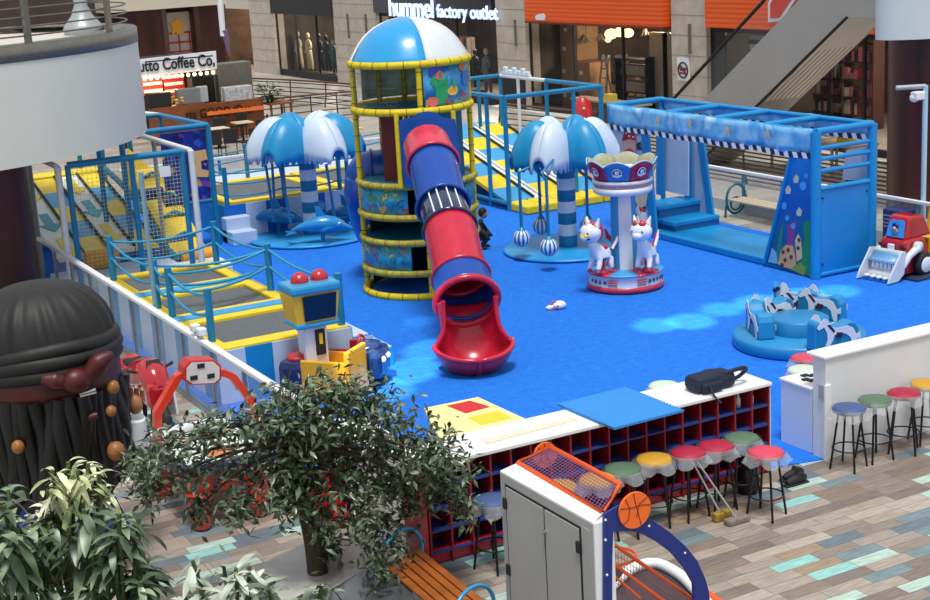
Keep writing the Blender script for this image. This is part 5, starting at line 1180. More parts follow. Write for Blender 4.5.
# slanted orange cage: pixel corners on a plane rising to the back
cg = [P(*p, H_+dz) for p, dz in (((518,463),.03),((551,447),.12),((620,484.5),.12),((603,513),.03))]
m = MB(); m.tube([cg[0],cg[1],cg[2],cg[3]], .03, 4, True); m.build('cage_frame', orange, AR)
m = MB(); m.add([cg[0], cg[3], cg[3]-UP*.06, cg[0]-UP*.06], [(0,1,2,3)]); m.add([(ax,y0_,H_),(ax+cd,y0_,H_),(cg[3].x,cg[3].y,cg[3].z),(cg[0].x,cg[0].y,cg[0].z),(ax+cd,y1_,H_),(ax,y1_,H_)], [(0,2,3,5)]); m.build('cage_skirt', wht, AR, solid=.01)
def cgp(u, v): return (cg[0]*(1-u)+cg[3]*u)*(1-v)+(cg[1]*(1-u)+cg[2]*u)*v
m = MB()
for i in range(31): m.tube([cgp(i/30,0), cgp(i/30,1)], .0045, 4, cap=False)
for j in range(12): m.tube([cgp(0,j/11), cgp(1,j/11)], .0045, 4, cap=False)
m.build('wire_mesh', mat('purple_wire','#8A5C8C',.4,metal=.3), AR)
m = MB(); base = [Vector((p.x, p.y, H_-.5)) for p in cg]; m.add(cg+base, [(0,1,5,4),(1,2,6,5),(2,3,7,6)]); 
MB().prism([(base[0].x,base[0].y),(base[1].x,base[1].y),(base[2].x,base[2].y),(base[3].x,base[3].y)], (0,0,H_-.75), NX, NY, (0,0,.02)).build('cage_floor', mat('cage_inner','#2A2236',.7), AR)
for a, b in ((1,2),(2,3)): m = MB(); 
# blue side arch in the plane of the near side
YP = y0_-.03; bl = mat('arcade_blue', '#15297A', .35, noise=.05, nscale=2)
def ay(pts): return [(p.x, p.z) for p in (onY(a, b, YP) for a, b in pts)]
arch_ = ay(((603,514),(618,505),(634,512),(650,519),(668,531),(684,545),(696,560),(704,578),(708,592),(709,610),(712,640),(696,640),(690,625),(687,612),(693,597),(692,583),(683,567),(670,552),(655,541),(640,533),(628,530),(612,531),(611,560),(611,720),(603,720)))
MB().prism(arch_, (0,YP-.02,0), NX, UP, (0,.03,0)).build('side_arch', bl, AR)
m = MB(); A_ = [Vector((x,YP,z)) for x, z in ay(((640,518),(668,532),(684,546),(696,561),(704,579),(707,594),(706,608)))]; m.tube(A_, .012, 6); m.build('arch_trim', mat('trim_pale','#9AA0C0',.4), AR)
m = MB()
for p in ((605.5,520),(605.5,540),(649,526),(685,553),(607,575)): q = onY(*p, YP-.025); m.ball(q, .012, 8)
tag(m.build('screw', white, AR), None, None, None, 'stuff')
def bdisc(c, r_, n_, nm='ball_sign'):
    X_, Y_ = frame_of(n_); X_ = Vector((n_[1], -n_[0], 0)).normalized() if abs(n_[2]) < .9 else X_; Y_ = Vector(n_).cross(X_)
    if Y_.z < 0: Y_ = -Y_
    d_ = MB(); d_.lathe([(0,-.012),(r_,-.012),(r_,.012),(0,.012)], c, 40, axis=n_, smooth=False); o = d_.build(nm, mat('ball_orange','#F06A1E',.45), AR)
    m = MB(); n3 = Vector(n_).normalized()
    def arc(pts): m.tube([c+X_*(a*r_)+Y_*(b*r_)+n3*.014 for a, b in pts], .0045, 5)
    arc([(-.98,.1),(-.4,.22),(.2,.2),(.95,.3)]); arc([(.1,1),(-.02,.4),(-.2,-.3),(-.35,-.92)]); arc([(-.8,.6),(-.25,.3),(-.05,-.4),(-.1,-.98)][:3]); arc([(.62,.78),(.35,.2),(.45,-.4),(.8,-.6)])
    m.build('ball_seam', mat('seam_brown','#7A2A10',.6), o); return o
nn = Vector((0,-1,0)); qd = onY(634.5, 510, YP-.04); bdisc(qd, .165, nn)
qd = onY(545, 455, y1_+.05); bdisc(qd, .13, nn)
# front: hoop, net and ball return
m = MB(); 
def rr_(p0, p1, r_=.016): MB().tube([onY(*p0, YP+.15), onY(*p1, YP+.15)], r_, 8).build('net_rail', orange, AR)
rr_((611,542),(690,597)); rr_((615,565),(665,602)); rr_((613,575),(640,598), .012); rr_((690,597),(688,640))
nf = [onY(612,545,YP+.2), onY(688,598,YP+.2), onY(700,700,YP+.2), onY(612,700,YP+.2)]
net('net', AR, lambda u, v: (nf[0]*(1-u)+nf[1]*u)*(1-v)+(nf[3]*(1-u)+nf[2]*u)*v, 26, 22, .003, mat('net_salmon','#B86A5A',.8))
hc = onY(614, 556, YP+.35); m = MB(); m.tube([hc+Vector((.2*math.cos(2*PI*k/20), .2*math.sin(2*PI*k/20), 0)) for k in range(20)], .012, 6, True); m.build('hoop', orange, AR)
q_ = [P(*p, .55) for p in ((612,585),(640,565),(668,563),(700,590),(720,620),(620,650))]
MB().prism([(p.x, p.y) for p in q_], (0,0,.0), NX, NY, (0,0,.5)).build('ball_tray', mat('tray_dark','#3A3640',.7), AR)
m = MB(); m.tube(smooth_path([P(608,590,.55), P(630,570,.55), P(655,563,.55), P(680,575,.55), P(700,595,.55), P(722,620,.55)], 5), .06, 8); m.build('tray_rim', wht, AR)
m = MB(); m.tube([P(700,590,.45), P(722,605,.45)], .05, 8); m.build('front_rail', orange, AR)
# slatted bench with blue hoops
def bench(lab, a, b, wvec, n, z, first_hoop, wood=None, thick=.028):
    t = thing('bench', lab, 'bench', (a.x, a.y, 0)); L_ = b-a; d = L_.normalized()
    for k in range(n):
        o_ = a+wvec*((k+.08)/n); e_ = o_+L_; w2 = wvec*(.8/n)
        MB().prism([(0,0),(1,0),(1,1),(0,1)], o_-UP*thick, L_, w2, UP*thick).build('slat', wood or mat('bench_wood','#A65A22',.45,noise=.3,nscale=4,stretch=(1,1,1)), t)
    for e_, nm in ((a+L_*.0, 0), (b-L_*.0, 1)):
        c = e_+wvec*.5+UP*(.02 if nm == 1 else .02); w_ = wvec.length/2; wn = wvec.normalized(); m = MB()
        m.tube([c+wn*(w_*1.12*math.cos(PI*k/14))+UP*(.30*math.sin(PI*k/14)) for k in range(15)], .022, 8)
        m.tube([c+wn*(w_*1.12), c+wn*w_*1.0-UP*z], .022, 8); m.tube([c-wn*(w_*1.12), c-wn*w_*1.0-UP*z], .022, 8); m.build('arm_hoop', mat('hoop_blue','#3A96C8',.35,metal=.2), t)
    return t
ba = P(420, 548, .5); bb = P(492, 606, .5); bw = P(384, 566, .5)-ba
bench('wooden slatted bench with light blue hoop arms by the planter', ba, bb, bw, 5, .5, True)
# ================================================================ AIR HOCKEY
HX0, HX1, HY0, HY1, HZ = 5.02, 6.28, 17.1, 19.0, .86
AH = thing('air_hockey_table', 'red legged air hockey table with overhead score arch beside the fence', 'air hockey table', (HX0, HY0, 0))
org = mat('hockey_orange', '#E0391C', .3, coat=.5, noise=.08, nscale=3)
def rrect(x0, y0, x1, y1, r_, n=6):
    out = []
    for cx_, cy_, a0 in ((x1-r_,y1-r_,0),(x0+r_,y1-r_,90),(x0+r_,y0+r_,180),(x1-r_,y0+r_,270)):
        for k in range(n+1): a = math.radians(a0+90*k/n); out.append((cx_+r_*math.cos(a), cy_+r_*math.sin(a)))
    return out
MB().prism(rrect(HX0, HY0, HX1, HY1, .22), (0,0,HZ-.12), NX, NY, (0,0,.12)).build('table_frame', mat('hockey_navy','#1A2248',.4), AH, bevel=.02)
MB().prism(rrect(HX0+.02, HY0+.02, HX1-.02, HY1-.02, .2), (0,0,HZ), NX, NY, (0,0,.03)).build('rim', mat('hockey_rim','#4A5270',.35,noise=.1), AH)
MB().prism(rrect(HX0+.1, HY0+.1, HX1-.1, HY1-.1, .14), (0,0,HZ+.031), NX, NY, (0,0,.004)).build('playing_surface', mat('hockey_surface','#E2E6E4',.2,coat=.4), AH)
m = MB(); cx_ = (HX0+HX1)/2; m.prism([(cx_+.2*math.cos(k*PI/8), 17.5+.2*math.sin(k*PI/8)) for k in range(16)], (0,0,HZ+.036), NX, NY, (0,0,.003)); m.prism([(HX0+.15,18.2),(HX1-.15,18.2),(HX1-.15,18.26),(HX0+.15,18.26)], (0,0,HZ+.036), NX, NY, (0,0,.003)); m.build('surface_print', mat('hockey_print','#D07A3C',.5), AH)
MB().bbox((HX0+.15, HY0+.12, .45), (HX1-.15, HY1-.12, HZ-.12), .06).build('body', org, AH)
for x in (HX0+.24, HX1-.24):
    for y in (HY0+.15, HY1-.24): MB().tube([(x,y,0),(x,y,.06),(x,y,.5)], [.09,.11,.17], 14).build('leg', org, AH)
    MB().lathe([(0,0),(.1,0),(.1,.03),(0,.03)], (x, HY0+.15, 0), 14).build('foot', blackm, AH)
m = MB(); m.tube([((HX0+HX1)/2+.18*math.cos(PI*k/10), HY0+.1, .52+.16*math.sin(PI*k/10)) for k in range(11)], .03, 8); m.build('goal_mark', mat('goal_navy','#231A66',.4), AH)
YA = 18.3
g = [onY(a, b, YA) for a, b in ((155,430),(157,412),(177,377),(187,372),(222,372),(232,376),(252,402),(256,425))]
g[0].z = g[-1].z = HZ-.05
def ribbon(pts, w_, t_, nm, mt):
    m = MB(); n = len(pts); vs = []
    for i, p in enumerate(pts):
        d = (pts[min(i+1,n-1)]-pts[max(i-1,0)]).normalized(); nn_ = NY.cross(d)
        for sx, sy in ((-1,-1),(1,-1),(1,1),(-1,1)): vs.append(p+nn_*(w_/2*sx)+NY*(t_/2*sy))
    m.add(vs, [(i*4+k, i*4+(k+1) % 4, (i+1)*4+(k+1) % 4, (i+1)*4+k) for i in range(n-1) for k in range(4)]+[(3,2,1,0),(n*4-4,n*4-3,n*4-2,n*4-1)], False); return m.build(nm, mt, AH, bevel=.01)
ribbon(g, .10, .14, 'score_arch', org)
sb = [onY(a, b, YA-.1) for a, b in ((183,380),(183,367),(189,360),(214,359),(221,365),(221,379),(215,384),(190,385))]
m = MB(); m.prism([(p.x, p.z) for p in sb], (0,YA-.13,0), NX, UP, (0,.26,0)); o = m.build('score_box', mat('score_rim','#B83030',.4), AH, bevel=.02)
cs = sum(sb, Vector())/8; m = MB(); m.prism([(cs.x+(p.x-cs.x)*.86, cs.z+(p.z-cs.z)*.84) for p in sb], (0,YA-.145,0), NX, UP, (0,.012,0)); m.build('score_face', mat('score_face','#D8D0D4',.4), o)
for a, b in ((201,366),(194,378),(211,376)): q = onY(a, b, YA-.15); MB().bx((q.x-.05, YA-.155, q.z-.03), (q.x+.05, YA-.145, q.z+.03)).build('display', blackm, o)
# ================================================================ MOTORBIKE RIDE
mq = P(134, 470, 0)
mq = Vector((5.55, 20.9, 0)); MR = thing('motorbike_ride', 'red and white coin operated motorbike ride beside the pirate', 'motorbike ride', mq)
rm = mat('bike_red', '#B01220', .18, coat=.8); 
MB().bbox(mq+Vector((-.35,-.7,0)), mq+Vector((.75,1.0,.18)), .05).build('base', mat('base_grey','#6E7680',.5), MR)
m = MB(); m.tube(smooth_path([mq+Vector((.2,-.62,.95)), mq+Vector((.2,-.4,1.18)), mq+Vector((.2,0,1.1)), mq+Vector((.2,.5,.95)), mq+Vector((.2,.85,1.12))], 6), [.08]+[.18+.08*math.sin(k/24*PI) for k in range(23)]+[.08], 16); m.build('body', rm, MR)
m = MB(); m.bbox(mq+Vector((0,-.75,.75)), mq+Vector((.4,-.3,1.15)), .1); m.build('fairing', rm, MR)
for s_ in (-.06,.46): m = MB(); m.prism([(-.5,.55),(-.1,.45),(.3,.6),(.1,.95),(-.4,1.0)], mq+Vector((s_,0,0)), NY, UP, (.03,0,0)); m.build('side_panel', white, MR)
m = MB(); m.prism([(-.16,0),(.16,0),(.1,.28),(-.1,.28)], mq+Vector((.2,-.6,1.18)), NX, Vector((0,.5,.87)), (0,.01,.01)); m.build('windscreen', mat('tinted_screen','#1A1C22',.1,coat=.6), MR)
for y in (-.6,.7): m = MB(); m.tube([mq+Vector((.2,y+.3*math.cos(2*PI*k/24),.48+.3*math.sin(2*PI*k/24))) for k in range(24)], .08, 8, True); m.build('wheel', blackm, MR)
m = MB(); m.tube([mq+Vector((-.15,-.25,1.28)), mq+Vector((.2,-.38,1.2)), mq+Vector((.55,-.25,1.28))], .025, 8); m.build('handlebar', blackm, MR)
m = MB(); m.bbox(mq+Vector((.05,.1,1.12)), mq+Vector((.35,.7,1.22)), .04); m.build('seat', blackm, MR)
# ================================================================ RIDES IN THE PLAY AREA
KM = Vector((8.72, 21.55, .015)); KR = thing('ride_screen', 'yellow and blue video screen unit on a white post beside the toy cars', 'screen unit', KM)
cu = mat('cap_blue', '#2592C6', .35, coat=.3); yl = mat('unit_yellow', '#E8B91A', .3, coat=.3)
MB().bbox(KM+Vector((-.2,-.15,0)), KM+Vector((.2,.18,1.22)), .03).build('post', white, KR)
MB().bbox(KM+Vector((-.02,-.19,.72)), KM+Vector((.14,-.14,1.14)), .01).build('coin_panel', blackm, KR)
MB().bx(KM+Vector((.03,-.195,.9)), KM+Vector((.09,-.188,1.08))).build('coin_sticker', yellow, KR)
hd = MB(); w0, w1 = .36, .44
def frus(m, c, z0, z1, a, b, dy0, dy1): m.add([c+Vector((sx*(a if k == 0 else b), sy*(dy0 if k == 0 else dy1), z0 if k == 0 else z1)) for k in (0,1) for sx, sy in ((-1,-1),(1,-1),(1,1),(-1,1))], [(3,2,1,0),(4,5,6,7),(0,1,5,4),(1,2,6,5),(2,3,7,6),(3,0,4,7)], False)
frus(hd, KM, 1.28, 1.78, .34, .41, .24, .28); hd.build('head', yl, KR)
m = MB(); m.add([KM+Vector(p) for p in ((-.22,-.272,1.33),(.31,-.272,1.33),(.34,-.30,1.74),(-.24,-.30,1.74))], [(0,1,2,3)]); m.build('screen', mat('dark_screen','#0C1C38',.12), KR, solid=.02)
MB().bbox(KM+Vector((-.37,-.27,1.2)), KM+Vector((.37,.27,1.29)), .03).build('lower_rim', cu, KR)
MB().bbox(KM+Vector((-.43,-.33,1.76)), KM+Vector((.43,.3,1.92)), .05).build('cap', cu, KR)
for dx in (-.14,.2): m = MB(); m.ball(KM+Vector((dx,.02,1.93)), .15, 16); m.build('red_dome', red, KR)
def toycar(c, rz, L_, body, nose, seat, lab, wheelc=True):
    t = thing('toy_car', lab, 'toy car ride', (0,0,0)); hw = .3
    m = MB(); m.bx((-L_/2,-hw,.12), (L_/2-.12,hw,.2)); 
    for a, b in (((-L_/2,-hw,.16),(L_/2-.35,-hw+.07,.62)),((-L_/2,hw-.07,.16),(L_/2-.35,hw,.62)),((-L_/2,-hw,.16),(-L_/2+.08,hw,.78)),): m.bbox(a, b, .02)
    m.build('body', body, t)
    m = MB(); m.bbox((L_/2-.42,-hw-.02,.12), (L_/2+.05,hw+.02,.6), .12); m.build('nose', nose, t); m = MB(); m.ball((L_/2-.2,0,.6), .2, 14, (1,1.3,.4)); m.build('hood_dome', red if nose.name == 'car_navy_red' else nose, t)
    for s_ in (-1,1): e = MB(); e.ball((L_/2+.04, s_*.12, .42), .055, 10); e.build('headlight', white, t)
    MB().bbox((-.25,-.2,.2), (.1,.2,.4), .04).build('seat', seat, t)
    m = MB(); m.tube([(.22+.02*math.cos(k), .13*math.cos(2*PI*k/16), .66+.1*math.sin(2*PI*k/16)) for k in range(16)], .02, 6, True); m.build('steering_wheel', red, t)
    for x in (-L_/2+.2, L_/2-.2):
        for s_ in (-1,1): m = MB(); m.lathe([(0,-.05),(.13,-.05),(.14,0),(.13,.05),(0,.05)], (x, s_*(hw-.0), .14), 16, axis=(0,1,0)); m.build('wheel', blackm, t)
    t.location = c; t.rotation_euler = (0,0,rz); t.scale = (1.1,1.1,1.1); return t
c1 = P(326, 397); c1.z = .016; toycar(c1, 2.25, 1.15, mat('car_yellow','#E8A81C',.3,coat=.5), mat('car_navy_red','#1C2456',.3,coat=.5), yl, 'yellow open toy car with red steering wheel by the screen unit')
c2 = P(350, 384); c2.z = .016; toycar(c2, -.75, 1.1, red, mat('car_teal_blue','#14305E',.25,coat=.6), blackm, 'red toy car with dark blue smiling nose beside the yellow one')
# digger ride
da, db = P(855, 279), P(893, 286); dO = (da+db)/2; wv = (db-da); dW = wv.length*.95; wv.normalize(); fv = Vector((-wv.y, wv.x, 0))
if fv.dot(vd) < 0: fv = -fv
fv = Vector((.96,.1,0)).normalized(); wv = Vector((.1,-.96,0)).normalized()
dO = dO+fv*.30+wv*.0
DG = thing('digger_ride', 'red and yellow toy digger ride with white front bucket beside the playhouse', 'digger ride', dO)
def dp(f_, s_, z_): return dO+fv*f_+wv*s_+UP*z_
def dbox(f0, f1, s0, s1, z0, z1, nm, mt, par=DG, bev=.03):
    m = MB(Matrix.Translation(dO) @ Matrix(((fv.x,wv.x,0,0),(fv.y,wv.y,0,0),(0,0,1,0),(0,0,0,1)))); m.bbox((f0,s0,z0),(f1,s1,z1), bev); return m.build(nm, mt, par)
def dprism(poly, s0, s1, nm, mt, par=DG):   # poly in (forward, z)
    return MB().prism(poly, dp(0,s0,0), fv, UP, wv*(s1-s0)).build(nm, mt, par, bevel=.07)
MBx = MB().prism([(.25,-.75),(2.6,-.75),(2.6,.75),(.25,.75)], dp(0,0,.017), fv, wv, UP*.05).build('base_mat', mat('dark_mat','#1C2E4C',.7), DG)
hw = dW/2
dbox(.3, 2.3, -hw*.8, hw*.8, .12, .42, 'chassis', mat('digger_red','#B01420',.25,coat=.6))
dprism([(.3,.4),(.28,.85),(.35,.95),(.95,.95),(1.2,.4)], -hw*.82, hw*.82, 'hood', mat('digger_red','#B01420'))
dprism([(.36,.93),(.5,1.42),(.6,1.48),(1.0,1.46),(1.3,.93)], -hw*.68, hw*.68, 'cab', mat('digger_red','#B01420'))
ws_ = MB(); n0 = (dp(.5,0,1.42)-dp(.36,0,.93)).normalized(); ws_.prism([(-hw*.56,.06),(hw*.56,.06),(hw*.48,.44),(hw*.3,.47),(-hw*.3,.47),(-hw*.48,.44)], dp(.34,0,.93), wv, n0, fv*-.015); wso = ws_.build('windscreen', mat('windscreen_blue','#3A8ED8',.2), DG)
m = MB(); m.ball(dp(.36,0,1.12), .1, 10, (.3,1,1)); m.mat(1).ball(dp(.37,0,1.25), .09, 10, (.35,1.1,.8)); m.mat(2).ball(dp(.35,0,1.19), .05, 8); m.build('printed_driver', [mat('driver_grey','#8C9088',.5), navy, mat('skin_print','#D8A890',.5)], wso)
for s_ in (-.3,.3): m = MB(); m.ball(dp(.27, s_, .78), .07, 10, (.4,1.6,.8)); m.build('headlight', mat('lamp_dark','#5A0C14',.3), DG)
dbox(.2,.27,-.09,.09,.62,.84,'number_plate', white)
bw_ = mat('bucket_white','#D6DBDD',.35,noise=.08,nscale=4)
bk_ = MB(); bk_.grid(lambda u, v: dp(.12-.22*math.sin(PI*v*.9)*.0-.3*(1-v)**2+.05, (u-.5)*dW, .1+.62*v), 4, 8); bko = bk_.build('bucket', bw_, DG, solid=.04)
for s_ in (-.5,.5): MB().prism([(-.42,.06),(-.1,.06),(.1,.2),(.16,.72),(.02,.74),(-.36,.2)], dp(0,s_*dW,0), fv, UP, wv*.05).build('bucket_side', bw_, bko)
MB().bx((0,0,0),(0,0,0)) 
m = MB(); m.grid(lambda u, v: dp(.10-.2*(1-v)**2, (u-.5)*dW*.9, .45+.22*v), 2, 4); m.build('bucket_sticker', mat('sticker_blue','#6FA4CC',.4), bko, solid=.01)
for k in range(6): s_ = (k-2.5)*dW*.13; MB().tube([dp(-.02,s_,.28), dp(-.0,s_,.5)], .045, 8).build('bucket_tooth', mat('tooth_white','#EEF2F6',.35), bko)
for k in range(4): s_ = (k-1.5)*dW*.2; m = MB(); m.ball(dp(-.26,s_,.13), .08, 10, (1.2,1,.6)); m.build('bucket_lip', bw_, bko)
for s_ in (-1,1):
    m = MB(); m.tube([dp(.62, s_*(hw+.0), .74), dp(.3, s_*(hw+.02), .6), dp(.12, s_*(hw), .35)], [.1,.08,.06], 12); m.lathe([(0,-.05),(.13,-.05),(.13,.05),(0,.05)], dp(.62, s_*hw, .76), 18, axis=wv); m.build('lift_arm', bw_, DG)
for f_ in (.85, 2.0):
    for s_ in (-1,1):
        m = MB(); m.lathe([(0,-.1),(.26,-.1),(.3,-.06),(.3,.06),(.26,.1),(0,.1)], dp(f_, s_*(hw*.95), .3), 28, axis=wv); m.mat(1).lathe([(0,s_*.112),(.17,s_*.112),(.19,s_*.1)], dp(f_, s_*(hw*.95), .3), 24, axis=wv); m.build('wheel', [blackm, white], DG)
DG.scale = (.88,.88,.84)
yd = mat('digger_yellow','#E0A80C',.3,coat=.4)
dprism([(1.25,.4),(1.25,.85),(1.8,.85),(1.95,1.75),(2.35,1.8),(2.4,.4)], -hw*.7, hw*.7, 'yellow_seat', yd)
m = MB(); m.lathe([(0,-.05),(.15,-.05),(.15,.05),(0,.05)], dp(2.1,0,1.9), 20, axis=fv); m.build('sign_disc', white, DG); m = MB(); m.lathe([(0,-.06),(.08,-.06),(.08,.0),(0,.0)], dp(2.1,0,1.9), 20, axis=fv); m.build('sign_centre', red, DG)
# ================================================================ FAR FENCE OF THE PLAY AREA, POLE, BENCH, RAILING
fa, fb = P(701, 164, 1.1), P(926, 201, 1.1); X2 = (fa.x+fb.x)/2; X2 = max(X2, 22.25)
FF = thing('glass_fence', 'low glass fence with white rail on the far side behind the playhouse', 'fence', (X2, 18, 0))
fz = 1.1
MB().bbox((X2-.05, 17, fz-.08), (X2+.05, 30.5, fz), .015).build('top_rail', white, FF)
for k in range(10): y = 17.05+1.45*k; MB().bx((X2-.03, y-.03, 0), (X2+.03, y+.03, fz-.08)).build('post', mat('post_blue_grey','#4C8FAE',.4), FF)
for k in range(9): y = 17.05+1.45*k; MB().bx((X2-.006, y+.05, .3), (X2+.006, y+1.4, fz-.1)).build('glass_pane', glass, FF)
MB().bx((X2-.04, 17, 0), (X2+.04, 30.5, .28)).build('plinth', mat('plinth_grey','#A7B2B8',.4), FF)
lp0 = onX(925.5, 90, X2+.1); LPO = thing('light_pole', 'thin pale pole with bracket arm and white lamp at the right edge', 'pole', (lp0.x, lp0.y, 0))
MB().cyl((lp0.x, lp0.y, 0), lp0+UP*.1, .055).build('pole', mat('pole_pale_blue','#A9CBE0',.4), LPO)
aL = onPlane(896, 88, lp0, vd); MB().tube([lp0+UP*.08, aL+UP*.0], .05, 4).build('arm', mat('arm_grey','#A9AEB2',.4), LPO)
m = MB(); c = onPlane(919, 95, lp0, vd); m.bbox(c+Vector((-.16,-.1,-.1)), c+Vector((.1,.1,.08)), .03); m.ball(c+vr*-.1-UP*.05, .1, 10); m.build('lamp_head', white, LPO)
# steel railing behind (void guard), rods and posts
rodm = mat('rail_rod', '#3B3936', .4, metal=.5)
def guard(pts, lab, z=1.1, n=6, grp=None, zmin=.15, dz=0, mt=None, handm=None):
    t = thing('guard_railing', lab, 'railing', (pts[0][0], pts[0][1], 0), grp)
    P3 = smooth_path([(a, b, 0) for a, b in pts], 6)
    for k in range(n): zz = zmin+(z-.12-zmin)*k/max(1,n-1); MB().tube([p+UP*zz for p in P3], .024, 5).build('rod', mt or rodm, t)
    MB().tube([p+UP*z for p in P3], .04, 8).build('handrail', handm or mat('hand_wood','#5C3A2A',.4), t)
    for i in range(0, len(P3), 3): p = P3[i]; d_ = (P3[min(i+1,len(P3)-1)]-P3[max(0,i-1)]).normalized(); n_ = Vector((d_.y,-d_.x,0)); MB().tube([p+n_*.12, p+n_*.02+UP*.5, p+UP*z], [.035,.03,.03], 6).build('post', mat('guard_post','#4A4844',.4,metal=.4), t)
    return t
guard([(26.3,20.0),(26.2,24),(26.15,28),(26.1,32.0),(26.1,37)], 'dark steel rod railing behind the playhouse', 1.15, 9)
q1, q2, q3 = P(215,77,1.1), P(290,80,1.1), P(352,84,1.1); guard([(q1.x,q1.y),(q2.x,q2.y),(q3.x,q3.y)], 'steel railing in front of the mannequin window', 1.1, 5)
q1, q2, q3 = P(262,100,1.1), P(310,95,1.1), P(356,91,1.1); guard([(q1.x,q1.y),(q2.x,q2.y),(q3.x,q3.y)], 'nearer steel railing left of the dome, over the pale floor', 1.1, 4)
q1, q2 = P(478,107,1.0), P(600,112,1.0); guard([(q1.x+1.5,q1.y+1),(q2.x+.3,q2.y+.6)], 'low dark railing between the lane court and the shops', .9, 4)
# pale bench with round blue green arms beyond the fence
def scroll(o_, t):
    m = MB(); pts = [o_+NX*(.32*math.cos(a)*(1-.09*a/ PI))+UP*(.42+.40*math.sin(a)*(1-.09*a/PI)) for a in [(-.6+k*.22) for k in range(30)]]; m.tube(pts, .032, 8)
    pts = [o_+NX*(.16*math.cos(a))+UP*(.32+.16*math.sin(a)) for a in [k*.42 for k in range(16)]]; m.tube(pts, .026, 8)
    m.tube([o_+NX*.3+UP*.2, o_+NX*.34], .03, 8); m.tube([o_-NX*.3+UP*.3, o_-NX*.34], .03, 8); m.build('scroll_arm', mat('scroll_teal','#1E6E7A',.35,metal=.3), t)
o1 = P(736, 216); o2 = P(788, 228)
BN = thing('bench', 'pale slatted bench with teal iron scroll arms behind the playhouse', 'bench', (o1.x, o1.y, 0))
scroll(Vector((o1.x, o1.y, 0)), BN); scroll(Vector((o1.x, o2.y, 0)), BN)
for k in range(4): MB().bx((o1.x-.25+.13*k, o2.y, .42), (o1.x-.15+.13*k, o1.y, .46)).build('slat', mat('slat_pale','#C9B9A0',.5), BN)
o3 = Vector((o1.x+.1, 23.2, 0)); m = MB(); m.bbox(o3+Vector((-.2,-.3,.0)), o3+Vector((.2,.3,.9)), .04); m.mat(1)
for k in range(4): m.bx(o3+Vector((-.21,-.25,.5+.08*k)), o3+Vector((-.2,.25,.53+.08*k)))
tag(m.build('vent_box', [mat('vent_navy','#1B2F66',.4), mat('vent_slot','#7F93B8',.5)]), 'dark blue slotted box standing behind the digger ride', 'box')
# red ride seen behind the lane court
c = P(584, 141); RD = thing('capsule_ride', 'red upright kiddie ride behind the lane court frame', 'kiddie ride', c)
m = MB(); m.tube([c+UP*.1, c+UP*.7, c+UP*1.3, c+UP*1.5], [.34,.36,.3,.12], 16); m.build('body', red, RD); MB().bbox(c+Vector((-.3,-.3,0)), c+Vector((.3,.3,.14)), .03).build('base', blackm, RD)
m = MB(); m.ball(c-vd*.3+UP*1.15, .06, 10); m.ball(c-vd*.35+UP*.75-vr*.05, .05, 10); m.build('emblem', mat('emblem_yellow','#D8B050',.4), RD)
# ================================================================ ESCALATOR
XE = 27.0; ES = thing('escalator', 'grey sided escalator rising to the upper floor behind the playhouse', 'escalator', (XE, 36, 0))
eu0, eu1 = onX(676, 131, XE), onX(799, 0, XE); el0, el1 = onX(756, 107, XE), onX(844, 17, XE)
du = (eu1-eu0); dirn = Vector((0, -4.14, 2.93)).normalized()
A_ = onX(703.6, 100, XE); top_z = 5.35
def along(p, z): return p+dirn*((z-p.z)/dirn.z)
Bq = el1; lo_ = el0
a_lo = along(A_, .05); b_lo = along(lo_, .05); a_hi = along(A_, 6.1); b_hi = along(lo_, el1.z)
poly = [(a_lo.y, a_lo.z), (b_lo.y, b_lo.z), (b_hi.y, b_hi.z), (b_hi.y-6, b_hi.z), (b_hi.y-6, 6.1), (a_hi.y, a_hi.z)]
pan = mat('escalator_grey', '#A8A49E', .4, metal=.1, noise=.06, nscale=1.0)
MB().prism(poly, (XE, 0, 0), NY, UP, (.05,0,0)).build('side_panel', pan, ES)
MB().prism(poly, (XE+1.45, 0, 0), NY, UP, (.05,0,0)).build('side_panel', pan, ES)
m = MB(); w2 = 1.5
def m_soff(nt, b):
    v, s = coords(nt); n = N(nt, 'ShaderNodeTexNoise', i_Scale=1.2); nt.links.new(v, n.inputs['Vector'])
    q = mathn(nt, 'ADD', mathn(nt, 'MULTIPLY', s[0], 5.5), mathn(nt, 'MULTIPLY', n.outputs['Fac'], .9)); f = mathn(nt, 'FRACT', q); r_ = ramp(nt, [(0,'#E6DCCC'),(.80,'#1E1B19')]); nt.links.new(f, r_.inputs[0]); nt.links.new(r_.outputs[0], b.inputs['Base Color']); b.inputs['Metallic'].default_value = .15
soff = node_mat('reflection_soffit', m_soff, .35)  # wavy reflections in the metal underside, painted as stripes
mid1, mid2 = b_lo.lerp(b_hi, .47), b_lo.lerp(b_hi, .80)
def sheet(p, q): return MB().add([p, q, q+NX*1.45, p+NX*1.45], [(0,1,2,3)], False)
sheet(b_lo, mid1).build('soffit', pan, ES); sheet(mid1, mid2).build('soffit', soff, ES); sheet(mid2, b_hi).build('soffit', mat('soffit_cream','#E0D6C8',.35,metal=.1), ES)
sheet(b_hi, b_hi-NY*6).build('landing_soffit', mat('soffit_dark','#6C6862',.4), ES)
m = MB(); m.add([a_lo-UP*.3, a_hi-UP*.3, a_hi-UP*.3+NX*1.45, a_lo-UP*.3+NX*1.45], [(0,1,2,3)]); m.build('steps', mat('step_dark','#2F2E2C',.5,metal=.5), ES)
MB().tube([onX(676,96,XE)-dirn*3, onX(764.5,0,XE), onX(764.5,0,XE)+dirn*3], .05, 8).build('handrail', blackm, ES)
hp = onX(676,96,XE); dz = hp.z-along(A_, hp.z).z
off_ = (onX(676,96,XE)-A_); off_ = off_-dirn*off_.dot(dirn)
